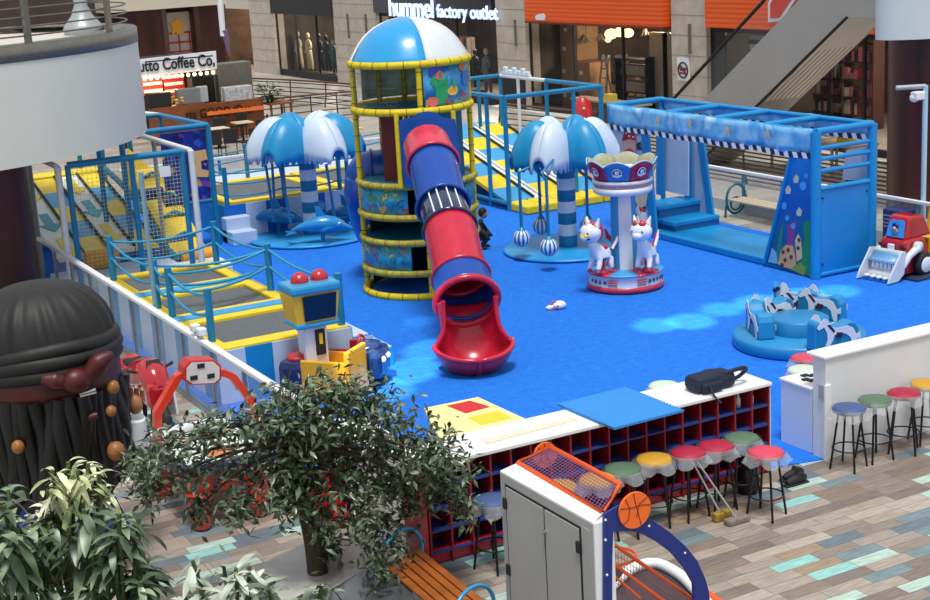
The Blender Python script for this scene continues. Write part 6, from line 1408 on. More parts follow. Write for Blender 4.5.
m = MB(); m.add([a_lo, a_hi, a_hi+off_, a_lo+off_], [(0,1,2,3)]); m.build('glass_side', mat('escalator_glass','#9AA0A0',.05,alpha=.14), ES)
MB().tube([b_lo-NX*.01, b_hi-NX*.01], .04, 6).build('lower_edge', blackm, ES)
# ================================================================ COFFEE KIOSK
YK = 55.0
def kx(px, py=90): return onY(px, py, YK).x
def kzz(px, py): return onY(px, py, YK).z
KK = thing('coffee_kiosk', 'wooden coffee kiosk with white sign board and bulb row', 'kiosk', (kx(190), YK, 0))
sg = [onY(a, b, YK) for a, b in ((118,62),(216,51),(217,69),(118,80))]
MB().prism([(p.x, p.z) for p in sg], (0,YK,0), NX, UP, (0,.15,0)).build('sign_board', white, KK)
o_ = onY(139, 72, YK-.03); e_ = onY(214.5, 65, YK-.03); d_ = (e_-o_); 
text('sign_lettering', 'utto Coffee Co,', .62, o_, d_, Vector((-d_.z,0,d_.x)), blackm, KK, .01, .011, width=d_.length)
bm_ = mat('bulb_warm', '#FFE2B0', .4, emit=3.0)
for k in range(16): p = onY(120+6.2*k, 81-.62*k*.98, YK-.05); m = MB(); m.ball(p-UP*.02, .075, 8); m.build('bulb', bm_, KK)
kwm = mat('kiosk_wood', '#8A4A24', .45, noise=.3, nscale=2, stretch=(1,6,6))
zc_ = kzz(200, 104)
c0_, c1_ = kx(150, 110), kx(262, 100)
MB().bx((c0_, YK-.3, 0), (kx(203,104), YK+.3, kzz(170,106))).build('counter_block', kwm, KK)
MB().bx((kx(203,104), YK-.25, 0), (kx(261,104), YK+.3, kzz(230,101))).build('counter_block', kwm, KK)
MB().bx((kx(203,104), YK-.4, kzz(230,112)), (kx(260,104), YK-.25, kzz(230,108.5))).build('lit_shelf', mat('lit_wood','#D0682A',.4,emit=.25), KK)
o_ = onY(186, 125.5, YK-.28); text('counter_lettering', 'tta GOOD IDea', .5, o_+UP*.22-NY*.1, NX, UP, mat('lettering_dark','#120A06',.6), KK, .008, .012, width=onY(250,120,YK).x-o_.x)
MB().bx((c0_+.0, YK+2.6, 0), (c1_-1.0, YK+2.7, 2.6)).build('back_wall', mat('kiosk_black','#1A1817',.6), KK)
for px in (152, 173):
    q = onY(px, 82, YK+2.55); bb_ = MB(); bb_.bx((q.x-.45, YK+2.5, q.z-.5), (q.x+.45, YK+2.58, q.z+.45)); o = bb_.build('menu_board', mat('menu_red','#B02A22',.5,emit=.25), KK)
    for k in range(3): MB().bx((q.x-.38, YK+2.48, q.z-.4+.28*k), (q.x+.38, YK+2.5, q.z-.28+.28*k)).build('menu_strip', mat('menu_cream','#F0DCC0',.5,emit=.5), o)
for px in (118, 216): q = onY(px, 75, YK); MB().bx((q.x-.06, YK-.02, 0), (q.x+.06, YK+.12, q.z)).build('post', blackm, KK)
MB().bx((c0_, YK, kzz(160,60)-.05), (kx(216), YK+2.7, kzz(160,60))).build('roof', mat('kiosk_black','#1A1817'), KK)
def onk(name, lab, cat, px, py, w, h, d, mt, dy=.0, bev=.03):
    q = onY(px, py, YK+dy); m = MB(); m.bbox((q.x-w/2, YK+dy-d/2, q.z), (q.x+w/2, YK+dy+d/2, q.z+h), bev); o = m.build(name, mt); tag(o, lab, cat); return o, q
zk1 = kzz(170,106)+.001; zk2 = kzz(230,101)+.001
def kit(name, lab, cat, px, w, h, zt, mt, dy=0, d=.4, bev=.03):
    x = kx(px, 95); m = MB(); m.bbox((x-w/2, YK+dy-d/2, zt), (x+w/2, YK+dy+d/2, zt+h), bev); return tag(m.build(name, mt), lab, cat), x
zt1 = zk1; zt2 = zk2
o, x = kit('coffee_machine', 'steel espresso machine on the kiosk counter', 'coffee machine', 188, .9, .6, zt1, steel, .05)
kit('coffee_grinder', 'dark box shaped till standing on the kiosk counter', 'till', 158, .9, .55, zt1, blackm); kit('glass_tank', 'clear round drinks dispenser on the kiosk counter', 'dispenser', 203, .4, .62, zk1, mat('tank','#A9B0B4',.2), .1, .3)
kit('dishwasher_box', 'white wrapped crate of cups on the kiosk counter', 'crate', 237, 1.15, .55, zt2, mat('foil','#C9CCD0',.4,noise=.5,nscale=9), 0, .45)
o, x = kit('cabinet_box', 'tall grey metal cabinet at the kiosk right end', 'cabinet', 243, 1.5, 1.75, 0.0, gsteel, 1.2, .8); o.location.z += 1.0-.0; o.scale = (1,1,1)
MB().bx((x-.7, YK+.85, 0), (x+.7, YK+1.55, 1.02)).build('counter_block', kwm, KK)
kit('fridge', 'black drinks fridge behind the kiosk counter', 'fridge', 214, 1.0, 2.3, 0.02, mat('kiosk_black','#1A1817'), 1.3, .6)
q = onY(176, 96, YK); m = MB()
for k in range(14): a = k*.9; m.ball((q.x+.28*math.cos(a), YK-.05+.15*math.sin(a), zt1+.1+.05*(k % 5)), .08, 8)
tag(m.build('pastry_heap', mat('pastry','#D8A650',.6,noise=.4,nscale=8)), 'heap of golden pastries on the kiosk counter', 'pastries', kind='stuff')
# side table with plant
sx_ = kx(270, 105); ST = thing('side_table', 'small wooden side table at the right end of the kiosk', 'table', (sx_, YK-.2, 0))
zs = kzz(270, 102); MB().bx((kx(262), YK-.7, zs-.06), (kx(286), YK+.5, zs)).build('table_top', bwood, ST)
for px in (264, 284):
    for dy in (-.6, .4): MB().cyl((kx(px), YK+dy, 0), (kx(px), YK+dy, zs-.06), .05).build('leg', bwood, ST)
def leafy(name, lab, cat, c, r_, h, n, ll, mt, seed, pot=None, up=.5):
    R = random.Random(seed); t = thing(name, lab, cat, c)
    m = MB()
    for k in range(n):
        a = R.uniform(0, 2*PI); rr = r_*R.random()**.5; z = R.uniform(.1, 1)*h; b = c+Vector((math.cos(a)*rr, math.sin(a)*rr, z)); d = Vector((math.cos(a), math.sin(a), R.uniform(-.3, 1)*up*2)).normalized(); s_ = d.cross(UP).normalized()*ll*.16
        m.add([b-s_*.3, b+d*ll*.5-s_, b+d*ll-UP*ll*.15, b+d*ll*.5+s_], [(0,1,2,3)], False)
    m.build('foliage', mt, t)
    if pot: MB().lathe([(0,0),(pot*.75,0),(pot,.25),(pot*.9,.25)], c, 14).build('pot', blackm, t)
    MB().cyl(c, c+UP*h*.7, .02).build('stem', mat('stem_green','#4A5A2E',.7), t)
    return t
leafy('potted_plant', 'potted plant with spiky leaves on the kiosk side table', 'plant', Vector((kx(268), YK-.1, zs+.001)), .35, .7, 120, .3, mat('small_leaf','#4B5E3C',.5), 5, .16)
# dark cafe tables and chairs before the kiosk
ch0 = None
R_ = random.Random(11)
cl = [(222,138,'black cafe chair left of the pale table by the kiosk'),(240,133,'black cafe chair in the middle of the kiosk seating'),(262,142,'black cafe chair right of the kiosk seating, nearest the left palm'),(232,150,'black cafe chair just behind the far fence rail'),(215,152,'black cafe chair nearest the star printed panel'),(252,150,'black cafe chair between the rail and the palm leaf'),(275,135,'black cafe chair under the kiosk side table')]
for i, (px, py, lab) in enumerate(cl):
    q = P(px, py+5)
    if ch0 is None:
        ch0 = thing('cafe_chair', lab, 'chair', (0,0,0)); MB().bbox((-.25,-.25,.44), (.25,.25,.5), .02).build('seat', blackm, ch0); MB().bbox((-.25,.2,.5), (.25,.25,.98), .02).build('backrest', blackm, ch0)
        for sx in (-.2,.2):
            for sy_ in (-.2,.2): MB().cyl((sx,sy_,0), (sx,sy_,.45), .02, n=6).build('leg', blackm, ch0)
    place(ch0, q, R_.uniform(0, 6), lab, 'black cafe chairs before the kiosk', first=(i == 0))
for i, (px, py, lab) in enumerate(((218,128,'small pale square cafe table at the left of the seating'),(242,122,'small pale cafe table at the kiosk front'),(300,131,'small pale cafe table behind the left palm'),(350,128,'small pale cafe table beside the tower'))):
    q = P(px, py, .75); t = thing('cafe_table', lab, 'table', (q.x, q.y, 0), 'small cafe tables')
    MB().bbox((q.x-.35, q.y-.35, .72), (q.x+.35, q.y+.35, .76), .01).build('table_top', mat('table_cream','#D8C4A4',.4), t); MB().cyl((q.x,q.y,0), (q.x,q.y,.72), .04).build('table_leg', blackm, t); MB().lathe([(0,0),(.25,0),(.25,.03),(0,.03)], (q.x,q.y,0), 16).build('table_base', blackm, t)
# banner hanging near the pillar
q = onY(222, 36, 52.0); BNR = thing('hanging_banner', 'narrow white hanging banner pole before the far pillar', 'banner', (q.x, 52.0, onY(220,-8,52).z))
MB().tube([onY(219,-12,52), onY(223,36,52)], [.12,.10], 10).build('roller', white, BNR); MB().tube([onY(224,30,52), onY(227,42,52), onY(229,56,52)], [.14,.1,.03], 8).build('cloth', mat('purple_cloth','#7A6080',.7), BNR)
# ================================================================ INSIDE THE SHOPS
def spt(px, py, X): return onX(px, py, X)
lamp('shop_lamp', 'POINT', (34, wy(610), 3.2), (34,0,0), 620, (1,.82,.6), shadow_soft_size=.3)
lamp('shop_lamp', 'POINT', (33.5, wy(440), 3.2), (34,0,0), 420, (1,.85,.7), shadow_soft_size=.3)
lamp('shop_lamp', 'POINT', (33.2, wy(305), 3.2), (34,0,0), 420, (1,.88,.72), shadow_soft_size=.3)
lamp('shop_lamp', 'POINT', (33.5, wy(238), 3.0), (34,0,0), 420, (1,.65,.45), shadow_soft_size=.3)
lamp('shop_lamp', 'POINT', (35, wy(840), 3.2), (34,0,0), 620, (1,.85,.7), shadow_soft_size=.3)
lamp('kiosk_lamp', 'POINT', (kx(175), YK+1.2, 2.4), (34,0,0), 120, (1,.75,.5), shadow_soft_size=.3)
mb_ = None
mann_mats = {'cream': mat('mannequin_cream','#C9B79A',.6), 'dark': mat('mannequin_dark','#2A2A2E',.6), 'teal': mat('mannequin_teal','#2C5A62',.6), 'grey': mat('mannequin_grey','#6A7078',.6)}
def mannequin(px, py, X, c_, lab, s=1.0):
    b = spt(px, py, X); b.z = .2
    J = [(0,0,.95),(0,0,1.25),(0,0,1.48),(0,0,1.6),(.1,0,.9),(.12,0,.5),(.13,0,.1),(-.1,0,.9),(-.12,.05,.5),(-.13,.08,.1),(.2,0,1.42),(.3,.0,1.15),(.28,-.1,.9),(-.2,0,1.42),(-.32,.0,1.18),(-.2,-.12,1.05)]
    E_ = [(0,1),(1,2),(2,3),(0,4),(4,5),(5,6),(0,7),(7,8),(8,9),(2,10),(10,11),(11,12),(2,13),(13,14),(14,15)]
    t = thing('mannequin', lab, 'mannequin', b, 'shop mannequins')
    skin('body', [(y, x, z) for x, y, z in J], E_, [.14,.13,.14,.055,.12,.09,.06,.12,.09,.06,.08,.055,.04,.08,.055,.04], mann_mats[c_], t)
    MB().ball(b+UP*1.74, .11, 14, (.9,.9,1.25)).build('head', mann_mats['cream' if c_ != 'dark' else 'dark'], t)
    MB().bbox(b+Vector((-.3,-.3,-.2)), b+Vector((.3,.3,0)), .02).build('plinth', dark, t); t.scale = (s,s,s)
for a in ((301,74,32.2,'cream','cream dressed mannequin at the left of the pair',1.15),(311,76,32.1,'cream','cream dressed mannequin leaning right in the pair',1.15),(322,78,32.2,'dark','black dressed mannequin right of the cream pair',1.15),(329,79,32.3,'dark','second black dressed mannequin near the pillar',1.1),(336,81,32.1,'teal','teal dressed mannequin against the pillar edge',1.0),(487,76,32.2,'grey','grey dressed mannequin beside the stone pillar',1.1),(476,74,33.0,'dark','dark dressed mannequin deep inside the signed shop',1.0)): mannequin(*a)
# clothes rails
def clothes(px0, px1, py, X, z0, cols, lab, seed):
    R = random.Random(seed); a, b = spt(px0, py, X), spt(px1, py, X); t = thing('clothes_rail', lab, 'clothes rail', (X, a.y, 0)); n = 9
    MB().tube([(X, a.y, z0), (X, b.y, z0)], .02, 6).build('rail', steel, t)
    for e in (a, b): MB().cyl((X, e.y, 0), (X, e.y, z0), .02, n=6).build('post', steel, t)
    for k in range(n): y = a.y+(b.y-a.y)*(k+.5)/n; h = R.uniform(.7,1.1); w_ = abs(b.y-a.y)/n*.38; MB().bbox((X-.22, y-w_, z0-h), (X+.22, y+w_, z0-.04), .02).build('garment', mat('cloth_'+cols[k % len(cols)], cols[k % len(cols)], .8), t)
clothes(386, 410, 50, 34, 1.6, ['#5A4A44','#8A7A6C','#2A2C34'], 'rail of dark clothes at the left in the signed shop', 1)
clothes(455, 472, 55, 34.5, 2.4, ['#B06A44','#3A3C4C','#9A8C80'], 'rail of brown and navy clothes near the doorway', 2)
clothes(288, 298, 50, 34, 2.6, ['#6A6058','#3C3A3A'], 'rail of dull clothes left of the mannequins', 3)
clothes(240, 252, 45, 34, 2.7, ['#A82A20','#C84A30','#6A2018'], 'rail of red clothes in the far left shop', 4)
def frame_thing(px, py, X, w, h, lab): 
    q = spt(px, py, X); q.z = max(q.z, h/2+.03); t = thing('picture_frame', lab, 'frame', (X, q.y, 0.02), 'pale frames in the far left shop'); m = MB(); m.tube([(X,q.y-w/2,q.z-h/2),(X,q.y+w/2,q.z-h/2),(X,q.y+w/2,q.z+h/2),(X,q.y-w/2,q.z+h/2)], .05, 4, True); m.build('frame', mat('frame_tan','#A08468',.5), t); MB().cyl((X,q.y,.0),(X,q.y,q.z-h/2),.04).build('stand', dark, t)
frame_thing(246,60,33,1.2,2.2,'tall pale frame at the left in the far left shop'); frame_thing(252,45,33.4,1.2,1.6,'smaller pale frame behind the taller one')
# orange shop: cartons, ladder, shelf, table, pendant lamps
cart = mat('carton_brown', '#9A7450', .7, noise=.2, nscale=2)
for i, (px, py, w_, h, lab) in enumerate(((562,68,2.6,1.0,'wide brown carton at the bottom left of the stack'),(560,50,2.4,.9,'wide brown carton in the middle of the left stack'),(566,40,2.1,.8,'brown carton on top of the left stack'),(578,72,1.6,.9,'brown carton beside the bottom left one'))):
    pass
bx_ = [(33.2, 574, 2.0, 1.0, 0, 'bottom brown carton of the stack at the left window'),(33.2, 574, 1.95, .95, 1.0, 'second brown carton up in the window stack'),(33.2, 575, 1.9, .85, 1.95, 'third brown carton up in the window stack'),(33.2, 577, 1.7, .7, 2.8, 'topmost brown carton of the window stack'),(33.0, 591, 1.3, 1.05, 0, 'bottom carton of the lower stack right of the tall one'),(33.0, 591, 1.25, .9, 1.05, 'upper carton of the lower stack right of the tall one')]
for X, px, w_, h, z, lab in bx_:
    y = spt(px, 60, X).y; m = MB(); m.bbox((X-.5, y-w_/2, z+.012), (X+.5, y+w_/2, z+h), .015); m.mat(1).bx((X-.505, y-.12, z+h*.45), (X-.5, y+.12, z+h*.62)); tag(m.build('carton', [cart, mat('carton_label','#D8CFC0',.6)]), lab, 'carton', 'brown cartons stacked in the shop window')
gl = mat('pendant_glow', '#FFD89A', .4, emit=2.2)
for i, (px, py, r_, g, lab) in enumerate(((611,34,.26,1,'glowing white pendant lamp, leftmost lit one'),(620,32,.24,1,'glowing pendant lamp in the middle of the lit ones'),(628,33,.22,1,'glowing pendant lamp at the right of the lit ones'),(608,40,.12,1,'small glowing pendant lamp hanging lower left'),(575,36,.22,0,'unlit wire pendant lamp near the cartons'),(586,40,.2,0,'unlit wire pendant lamp hanging lower'),(645,33,.16,0,'unlit pendant lamp right of the lit ones'),(600,38,.16,0,'unlit pendant lamp left of the lit ones'))):
    q = spt(px, py, 33); t = thing('pendant_lamp', lab, 'lamp', q, 'pendant lamps in the orange shop')
    if g: MB().ball(q, r_, 12, (1,1,.8)).build('lamp_shade', gl, t)
    else:
        m = MB()
        for k in range(8): a = 2*PI*k/8; m.tube([q+Vector((r_*.2*math.cos(a), r_*.2*math.sin(a), r_)), q+Vector((r_*math.cos(a), r_*math.sin(a), -r_*.6))], .02, 4)
        m.build('wire_shade', mat('wire_pale','#A89C88',.4,metal=.5), t)
    MB().cyl(q+UP*r_*.8, (q.x, q.y, 3.68), .012, n=5).build('cord', blackm, t)
ly = spt(606, 80, 32.6).y; LD = thing('step_ladder', 'open aluminium step ladder inside the orange shop', 'ladder', (32.6, ly, 0))
for sx in (-.3,.3): MB().tube([(32.3, ly+sx, .02), (32.6, ly+sx*.6, 2.3)], .04, 6).build('rail', steel, LD); MB().tube([(33.2, ly+sx, .02), (32.65, ly+sx*.6, 2.3)], .03, 6).build('rail', steel, LD)
for k in range(6): z = .35+.35*k; MB().bx((32.3+.05*k, ly-.28+.02*k, z), (32.42+.05*k, ly+.28-.02*k, z+.03)).build('step', steel, LD)
SHY = spt(637, 85, 33).y; SH = thing('shelf_rack', 'dark shelf rack with rows of pale boxes inside the orange shop', 'shelf', (33, SHY, 0))
for k in range(4): MB().bx((32.7, SHY-1.0, .3+.62*k), (33.3, SHY+1.0, .34+.62*k)).build('shelf', blackm, SH)
for sx in (-1,1): MB().bx((32.7, SHY+sx-.02, 0), (33.3, SHY+sx+.02, 2.3)).build('upright', blackm, SH)
for k in range(3): m = MB(); m.bx((32.75, SHY-.85, .345+.62*k), (33.2, SHY+.6, .72+.62*k)); o = m.build('shelf_boxes', mat('pale_boxes','#A89A88',.6,noise=.5,nscale=6,stretch=(1,6,1)), SH)
for i, (y0, y1, X, lab) in enumerate(((wy(600), wy(668), 30.2, 'long wooden counter standing before the orange shop window'),)):
    t = thing('display_counter', lab, 'counter', (X, (y0+y1)/2, 0)); MB().bx((X-.35, min(y0,y1), .98), (X+.35, max(y0,y1), 1.04)).build('counter_top', mat('counter_tan','#A08A70',.5,noise=.1), t); MB().bx((X-.3, min(y0,y1)+.1, 0.0), (X+.3, max(y0,y1)-.1, .98)).build('counter_body', dark, t)
m = MB(); q = spt(612, 90, 30.2); m.bx((30.0, q.y-.25, 1.041), (30.25, q.y+.25, 1.3)); tag(m.build('yellow_box', mat('soft_yellow','#C8B850',.5)), 'small yellow box on the wooden shop counter', 'box')
for i, px in enumerate((655, 668)): y = spt(px, 50, 33.2).y; m = MB(); m.bx((33.1, y-.9, .01), (33.3, y+.2, 3.2)); tag(m.build('display_board', mat('board_beige','#A89478',.6,emit=.0)), ('beige display board inside the orange shop','beige display board at the right pillar inside the shop')[i], 'display board')
m = MB(); y = spt(553, 40, 36.5).y; m.bx((36.4, y-2.2, .5), (36.5, y+1.5, 3.5)); tag(m.build('wall_panel', mat('panel_grey','#9C9688',.7)), 'pale grey panel on the shop back wall behind cartons', 'panel')
# furniture silhouettes
for i, (px, c_) in enumerate(((585,'#6A523C'),(603,'#5A4A3C'),(621,'#7A6350'),(652,'#5C4E46'))):
    y = spt(px, 70, 35).y; t = thing('armchair', ('brown sofa seat beside the ladder in the shop','dark armchair behind the ladder in the shop','brown armchair in the middle of the shop','dark armchair right of the shelf rack')[i], 'armchair', (35, y, 0), 'seats inside the orange shop')
    mm = mat('seat_'+c_, c_, .7); MB().bbox((34.6, y-.7, .02), (35.4, y+.7, .5), .06).build('seat', mm, t); MB().bbox((35.2, y-.7, .5), (35.5, y+.7, 1.2), .06).build('backrest', mm, t)
    for s_ in (-1,1): MB().bbox((34.6, y+s_*.62-.1, .3), (35.4, y+s_*.62+.1, .75), .04).build('armrest', mm, t)
# right shop behind the escalator: shelves with goods, tables
Yr = spt(850, 90, 35.5).y
for j, (pa, lab) in enumerate(((828,'shelf rack of red and white goods left in the far right shop'),(858,'shelf rack of red and white goods right in the far right shop'))):
    y = spt(pa, 90, 36).y; t = thing('goods_shelf', lab, 'shelf', (36, y, 0)); R = random.Random(j)
    for k in range(5): MB().bx((35.7, y-1.0, .4+.6*k), (36.2, y+1.0, .44+.6*k)).build('shelf', mat('shelf_brown','#4A2E28',.6), t)
    for s_ in (-1,1): MB().bx((35.7, y+s_*1.0-.03, 0), (36.2, y+s_*1.0+.03, 3.1)).build('upright', mat('shelf_brown','#4A2E28'), t)
    for k in range(4):
        m = MB(); cs_ = [mat('goods_red','#9A2A30',.6), mat('goods_white','#C8C0B8',.6), mat('goods_dark','#2C2A30',.6), mat('goods_pink','#B86A70',.6)]
        yy = y-.95
        while yy < y+.7: w_ = R.uniform(.08,.3); m.mat(R.randrange(4)).bx((35.8, yy, .445+.6*k), (36.1, yy+w_*.85, .445+.6*k+R.uniform(.2,.5))); yy += w_
        tag(m.build('goods', cs_, t), None, None, None, 'stuff')
tm_ = mat('table_pale', '#A39684', .6)
for i, (px, py, lab) in enumerate(((815,104,'long pale display table before the far right shop, left one'),(855,108,'long pale display table before the far right shop, right one'))):
    q = P(px, py+14); q = Vector((28.9+.1*i, onX(px, py, 29.4).y, 0)); t = thing('display_table', lab, 'table', q); MB().bx((q.x-.5, q.y-.85, .86), (q.x+.5, q.y+.85, .92)).build('table_top', tm_, t)
    for sx in (-.45,.45):
        for sy_ in (-.78,0,.78): MB().bx((q.x+sx-.03, q.y+sy_-.03, 0), (q.x+sx+.03, q.y+sy_+.03, .86)).build('leg', tm_, t)
    m = MB(); m.bbox((q.x-.1, q.y-.3, .921), (q.x+.2, q.y+.2, 1.15), .02); tag(m.build('price_card', mat('price_yellow' if i else 'price_white', '#C8A83A' if i else '#C8C4BC', .5)), ('white card holder on the left display table','yellow card holder on the right display table')[i], 'card holder')
m = MB(); y = wy(742); m.bx((XS+.6, wy(752), .3), (XS+.7, wy(735), 3.4)); tag(m.build('slatted_blind', mat('blind_white','#B4B4AC',.6,noise=.0)), 'white slatted blind in the window behind the escalator rail', 'blind')
m = MB()
for k in range(9): m.bx((XS+.55, wy(752), .5+.33*k), (XS+.6, wy(735), .62+.33*k))
struct(m.build('trim_7', blackm), 'dark gaps of the slatted blind')
m = MB(); m.bx((XS-.05, wy(726), 0), (XS+.02, wy(713), 3.6)); struct(m.build('door_1', mat('door_black','#191C22',.4)), 'dark glazed door right of the notice pillar')
m = MB(); m.bx((XS-.3, wy(528), 0), (XS-.26, wy(504), 1.35)); tag(m.build('pillar_board', blackm), 'black board standing at the foot of the stone pillar', 'board')
# ================================================================ PIRATE STATUE
pb = P(66, 566); PR = thing('pirate_statue', 'giant big headed pirate statue with black head scarf and dark red band, seen from behind', 'statue', pb)
pv = Vector((pb.x, pb.y, 0)).normalized(); pr = Vector((pv.y, -pv.x, 0))
def pp3(px, py, dep=0.0): return onPlane(px, py, pb+pv*dep, pv)
hair = mat('statue_hair', '#0B0A0A', .42, noise=.3, nscale=10, bump=.2, stretch=(3,3,.5)); scarf = mat('statue_scarf', '#1A1918', .6, noise=.25, nscale=4, bump=.3); maroon = mat('statue_maroon', '#4E0E16', .45, noise=.3, nscale=5)
hc = pp3(50, 385); top = pp3(50, 281)
sc_ = (pp3(150,400)-pp3(50,400)).length/100     # metres per pixel
# head of hair: one rounded mass
RX = 66*sc_
m = MB(); m.lathe([(0,-1.62),(.55,-1.6),(.78,-1.35),(.86,-.9),(.9,-.4),(.9,0),(.8,.4),(.5,.7),(0,.82)], hc, 40)
for i in range(len(m.v)): p = m.v[i]-hc; m.v[i] = hc+Vector((p.x*RX/.9, p.y*RX/.9, p.z*.95))
m.build('hair', hair, PR)
# scarf dome with pleats
cz0 = pp3(50, 343).z; cap = Vector((hc.x, hc.y, cz0)); hz = top.z-cz0
def scf(u, v):
    a = 2*PI*u; r_ = RX*1.06*max(0,math.cos(v*PI/2))**.72; pl = 1+(.02*math.sin(a*19+v*5)+.012*math.sin(a*31+v*3))*(1-v**4); d = vr*0+pr*math.cos(a)+pv*math.sin(a)
    return cap+d*(r_*pl)+UP*(hz*math.sin(v*PI/2)**.9)
m = MB(); m.grid(scf, 160, 20); m.build('scarf', scarf, PR)
for k, (dz, rr, tr_) in enumerate(((.0, 1.03, .08), (-.12, 1.05, .085), (-.24, 1.035, .085))):
    m = MB(); m.tube([cap+pr*(RX*rr*math.cos(a))+pv*(RX*rr*math.sin(a))+UP*(dz+.10*math.sin(a*1.0+2.4)+.02*math.sin(3*a+k)) for a in [2*PI*j/60 for j in range(60)]], tr_*1.1, 12, True); m.build('scarf_roll', scarf, PR)
m = MB(); m.grid(lambda u, v: cap+pr*(RX*1.06*math.cos(2*PI*u))+pv*(RX*1.06*math.sin(2*PI*u))+UP*(-.28-.27*v+.08*math.sin(2*PI*u+2.4)), 60, 3); m.build('headband', maroon, PR, solid=.05)
kn = pp3(76, 381, -RX*1.12)
m = MB(); m.ball(kn, .15, 16, (1.15,1,1.0)); m.build('knot', maroon, PR)
for pts, rr in (([(78,380),(90,373),(100,362),(113,354)], [.06,.10,.12,.04]), ([(74,383),(66,382),(54,381),(41,379)], [.06,.09,.12,.05])):
    m = MB(); m.tube(smooth_path([pp3(a, b, -RX*1.1) for a, b in pts], 5), [rr[min(3, i//5)]*(1-(i % 5)/5)+rr[min(3, i//5+1)]*((i % 5)/5) for i in range(16)], 12); m.build('scarf_tail', maroon, PR)
R = random.Random(5)
for k in range(22):
    a = math.radians(178+184*k/21); r0 = RX*(1.0+.05*R.random()); d = pr*math.cos(a)+pv*math.sin(a); p0 = Vector((hc.x, hc.y, 0))+d*r0
    z0 = cap.z-.46; z1 = R.uniform(.9, 1.25) ; n = 8
    m = MB(); m.tube([Vector((p0.x, p0.y, z0+(z1-z0)*i/n))+d*(.03*math.sin(i*.8+k))+pr*(.03*math.sin(i*.7+2*k)) for i in range(n+1)], [.085+.03*R.random()]*n+[.03], 10); m.build('dreadlock', hair, PR)
for px, py, r_ in ((113,387,.06),(111,411,.05),(116,451,.085),(18,447,.06)): m = MB(); m.ball(pp3(px, py, -RX*1.06), r_*1.25, 12, (1,1,1.1)); m.build('bead', mat('bead_tan','#96602F',.45), PR)
m = MB(); m.tube([pp3(88,393,-RX*1.08)+pr*-.09, pp3(88,391,-RX*1.1)+pr*.09], .045, 10); m.build('silver_clip', chrome, PR)
m = MB(); m.tube([pp3(92,417,-RX*1.06)+pr*-.05, pp3(92,416,-RX*1.06)+pr*.06], .05, 8); m.build('red_tie', maroon, PR)
# body
J = [(0,0,.75),(0,0,1.05),(0,0,1.35),(0,0,1.5),(.22,0,.5),(.24,0,.2),(.3,-.02,.08),(-.22,0,.5),(-.24,0,.2),(-.3,-.02,.08),(.42,0,1.3),(.72,.1,1.25),(.84,.05,1.5),(-.42,0,1.3),(-.7,-.05,1.05),(-.78,-.1,.8)]
J = [tuple(pr*x+pv*y+UP*z) for x, y, z in J]
E_ = [(0,1),(1,2),(2,3),(0,4),(4,5),(5,6),(0,7),(7,8),(8,9),(2,10),(10,11),(11,12),(2,13),(13,14),(14,15)]
skin('body', J, E_, [.42,.42,.36,.2,.24,.2,.13,.24,.2,.13,.16,.15,.10,.16,.15,.1], mat('statue_skin','#A8714E',.5), PR)
m = MB(); 
def coat(u, v): a = PI*(0.0+2*u); z = 1.45-1.1*v; r_ = .38+.30*v; d = pr*math.cos(a)*1.15+pv*math.sin(a)*.8; return Vector((pb.x, pb.y, 0))+d*r_*(1+.04*math.sin(9*a)*v)+UP*z
m.grid(coat, 48, 8); m.build('blue_coat', mat('coat_blue','#12509A',.5,noise=.1), PR, solid=.04)
m = MB(); m.tube([coat(k/48, 1) for k in range(48)], .035, 8, True); m.build('coat_hem', white, PR)
m = MB(); m.tube([Vector(pb)+pr*.5+UP*1.15, pp3(122,462,.1), pp3(134,440,.1), pp3(134,418,.05)], [.2,.21,.2,.14], 14); m.build('white_sleeve', white, PR)
hb = pp3(135,404,.03)
m = MB(); m.ball(hb, .12, 12, (.8,.9,1.1)); m.build('palm', mat('statue_skin','#A8714E'), PR)
for k, (a, l_) in enumerate(((-.09,.15),(-.03,.18),(.03,.17),(.09,.13))): MB().tube([hb+pr*a+UP*.06, hb+pr*(a*1.1)+UP*(.06+l_*.7), hb+pr*a*1.1-pv*.06+UP*(.06+l_)], [.033,.03,.022], 8).build('finger', mat('statue_skin','#A8714E'), PR)
MB().tube([hb-pr*.08, hb-pr*.17+UP*.06, hb-pr*.2+UP*.13], [.035,.033,.025], 8).build('thumb', mat('statue_skin','#A8714E'), PR)
for s_ in (-1,1): MB().tube([Vector(pb)+pr*s_*.24+UP*.35, Vector(pb)+pr*s_*.25+UP*.08, Vector(pb)+pr*s_*.3+pv*.2+UP*.07], [.16,.13,.1], 12).build('boot', mat('boot_brown','#3A2418',.5), PR)
# pale grey statue part at far left
q = pp3(-8, 500, .2); W2 = thing('grey_statue', 'smooth pale grey rounded figure cut by the left photo edge', 'statue', (q.x, q.y, 0)); MB().lathe([(0,0),(.34,0),(.3,.5),(.24,1.1),(.3,1.5),(.2,1.75),(0,1.85)], (q.x, q.y, 0), 24).build('body', mat('pale_grey_statue','#A9ABAE',.4), W2)
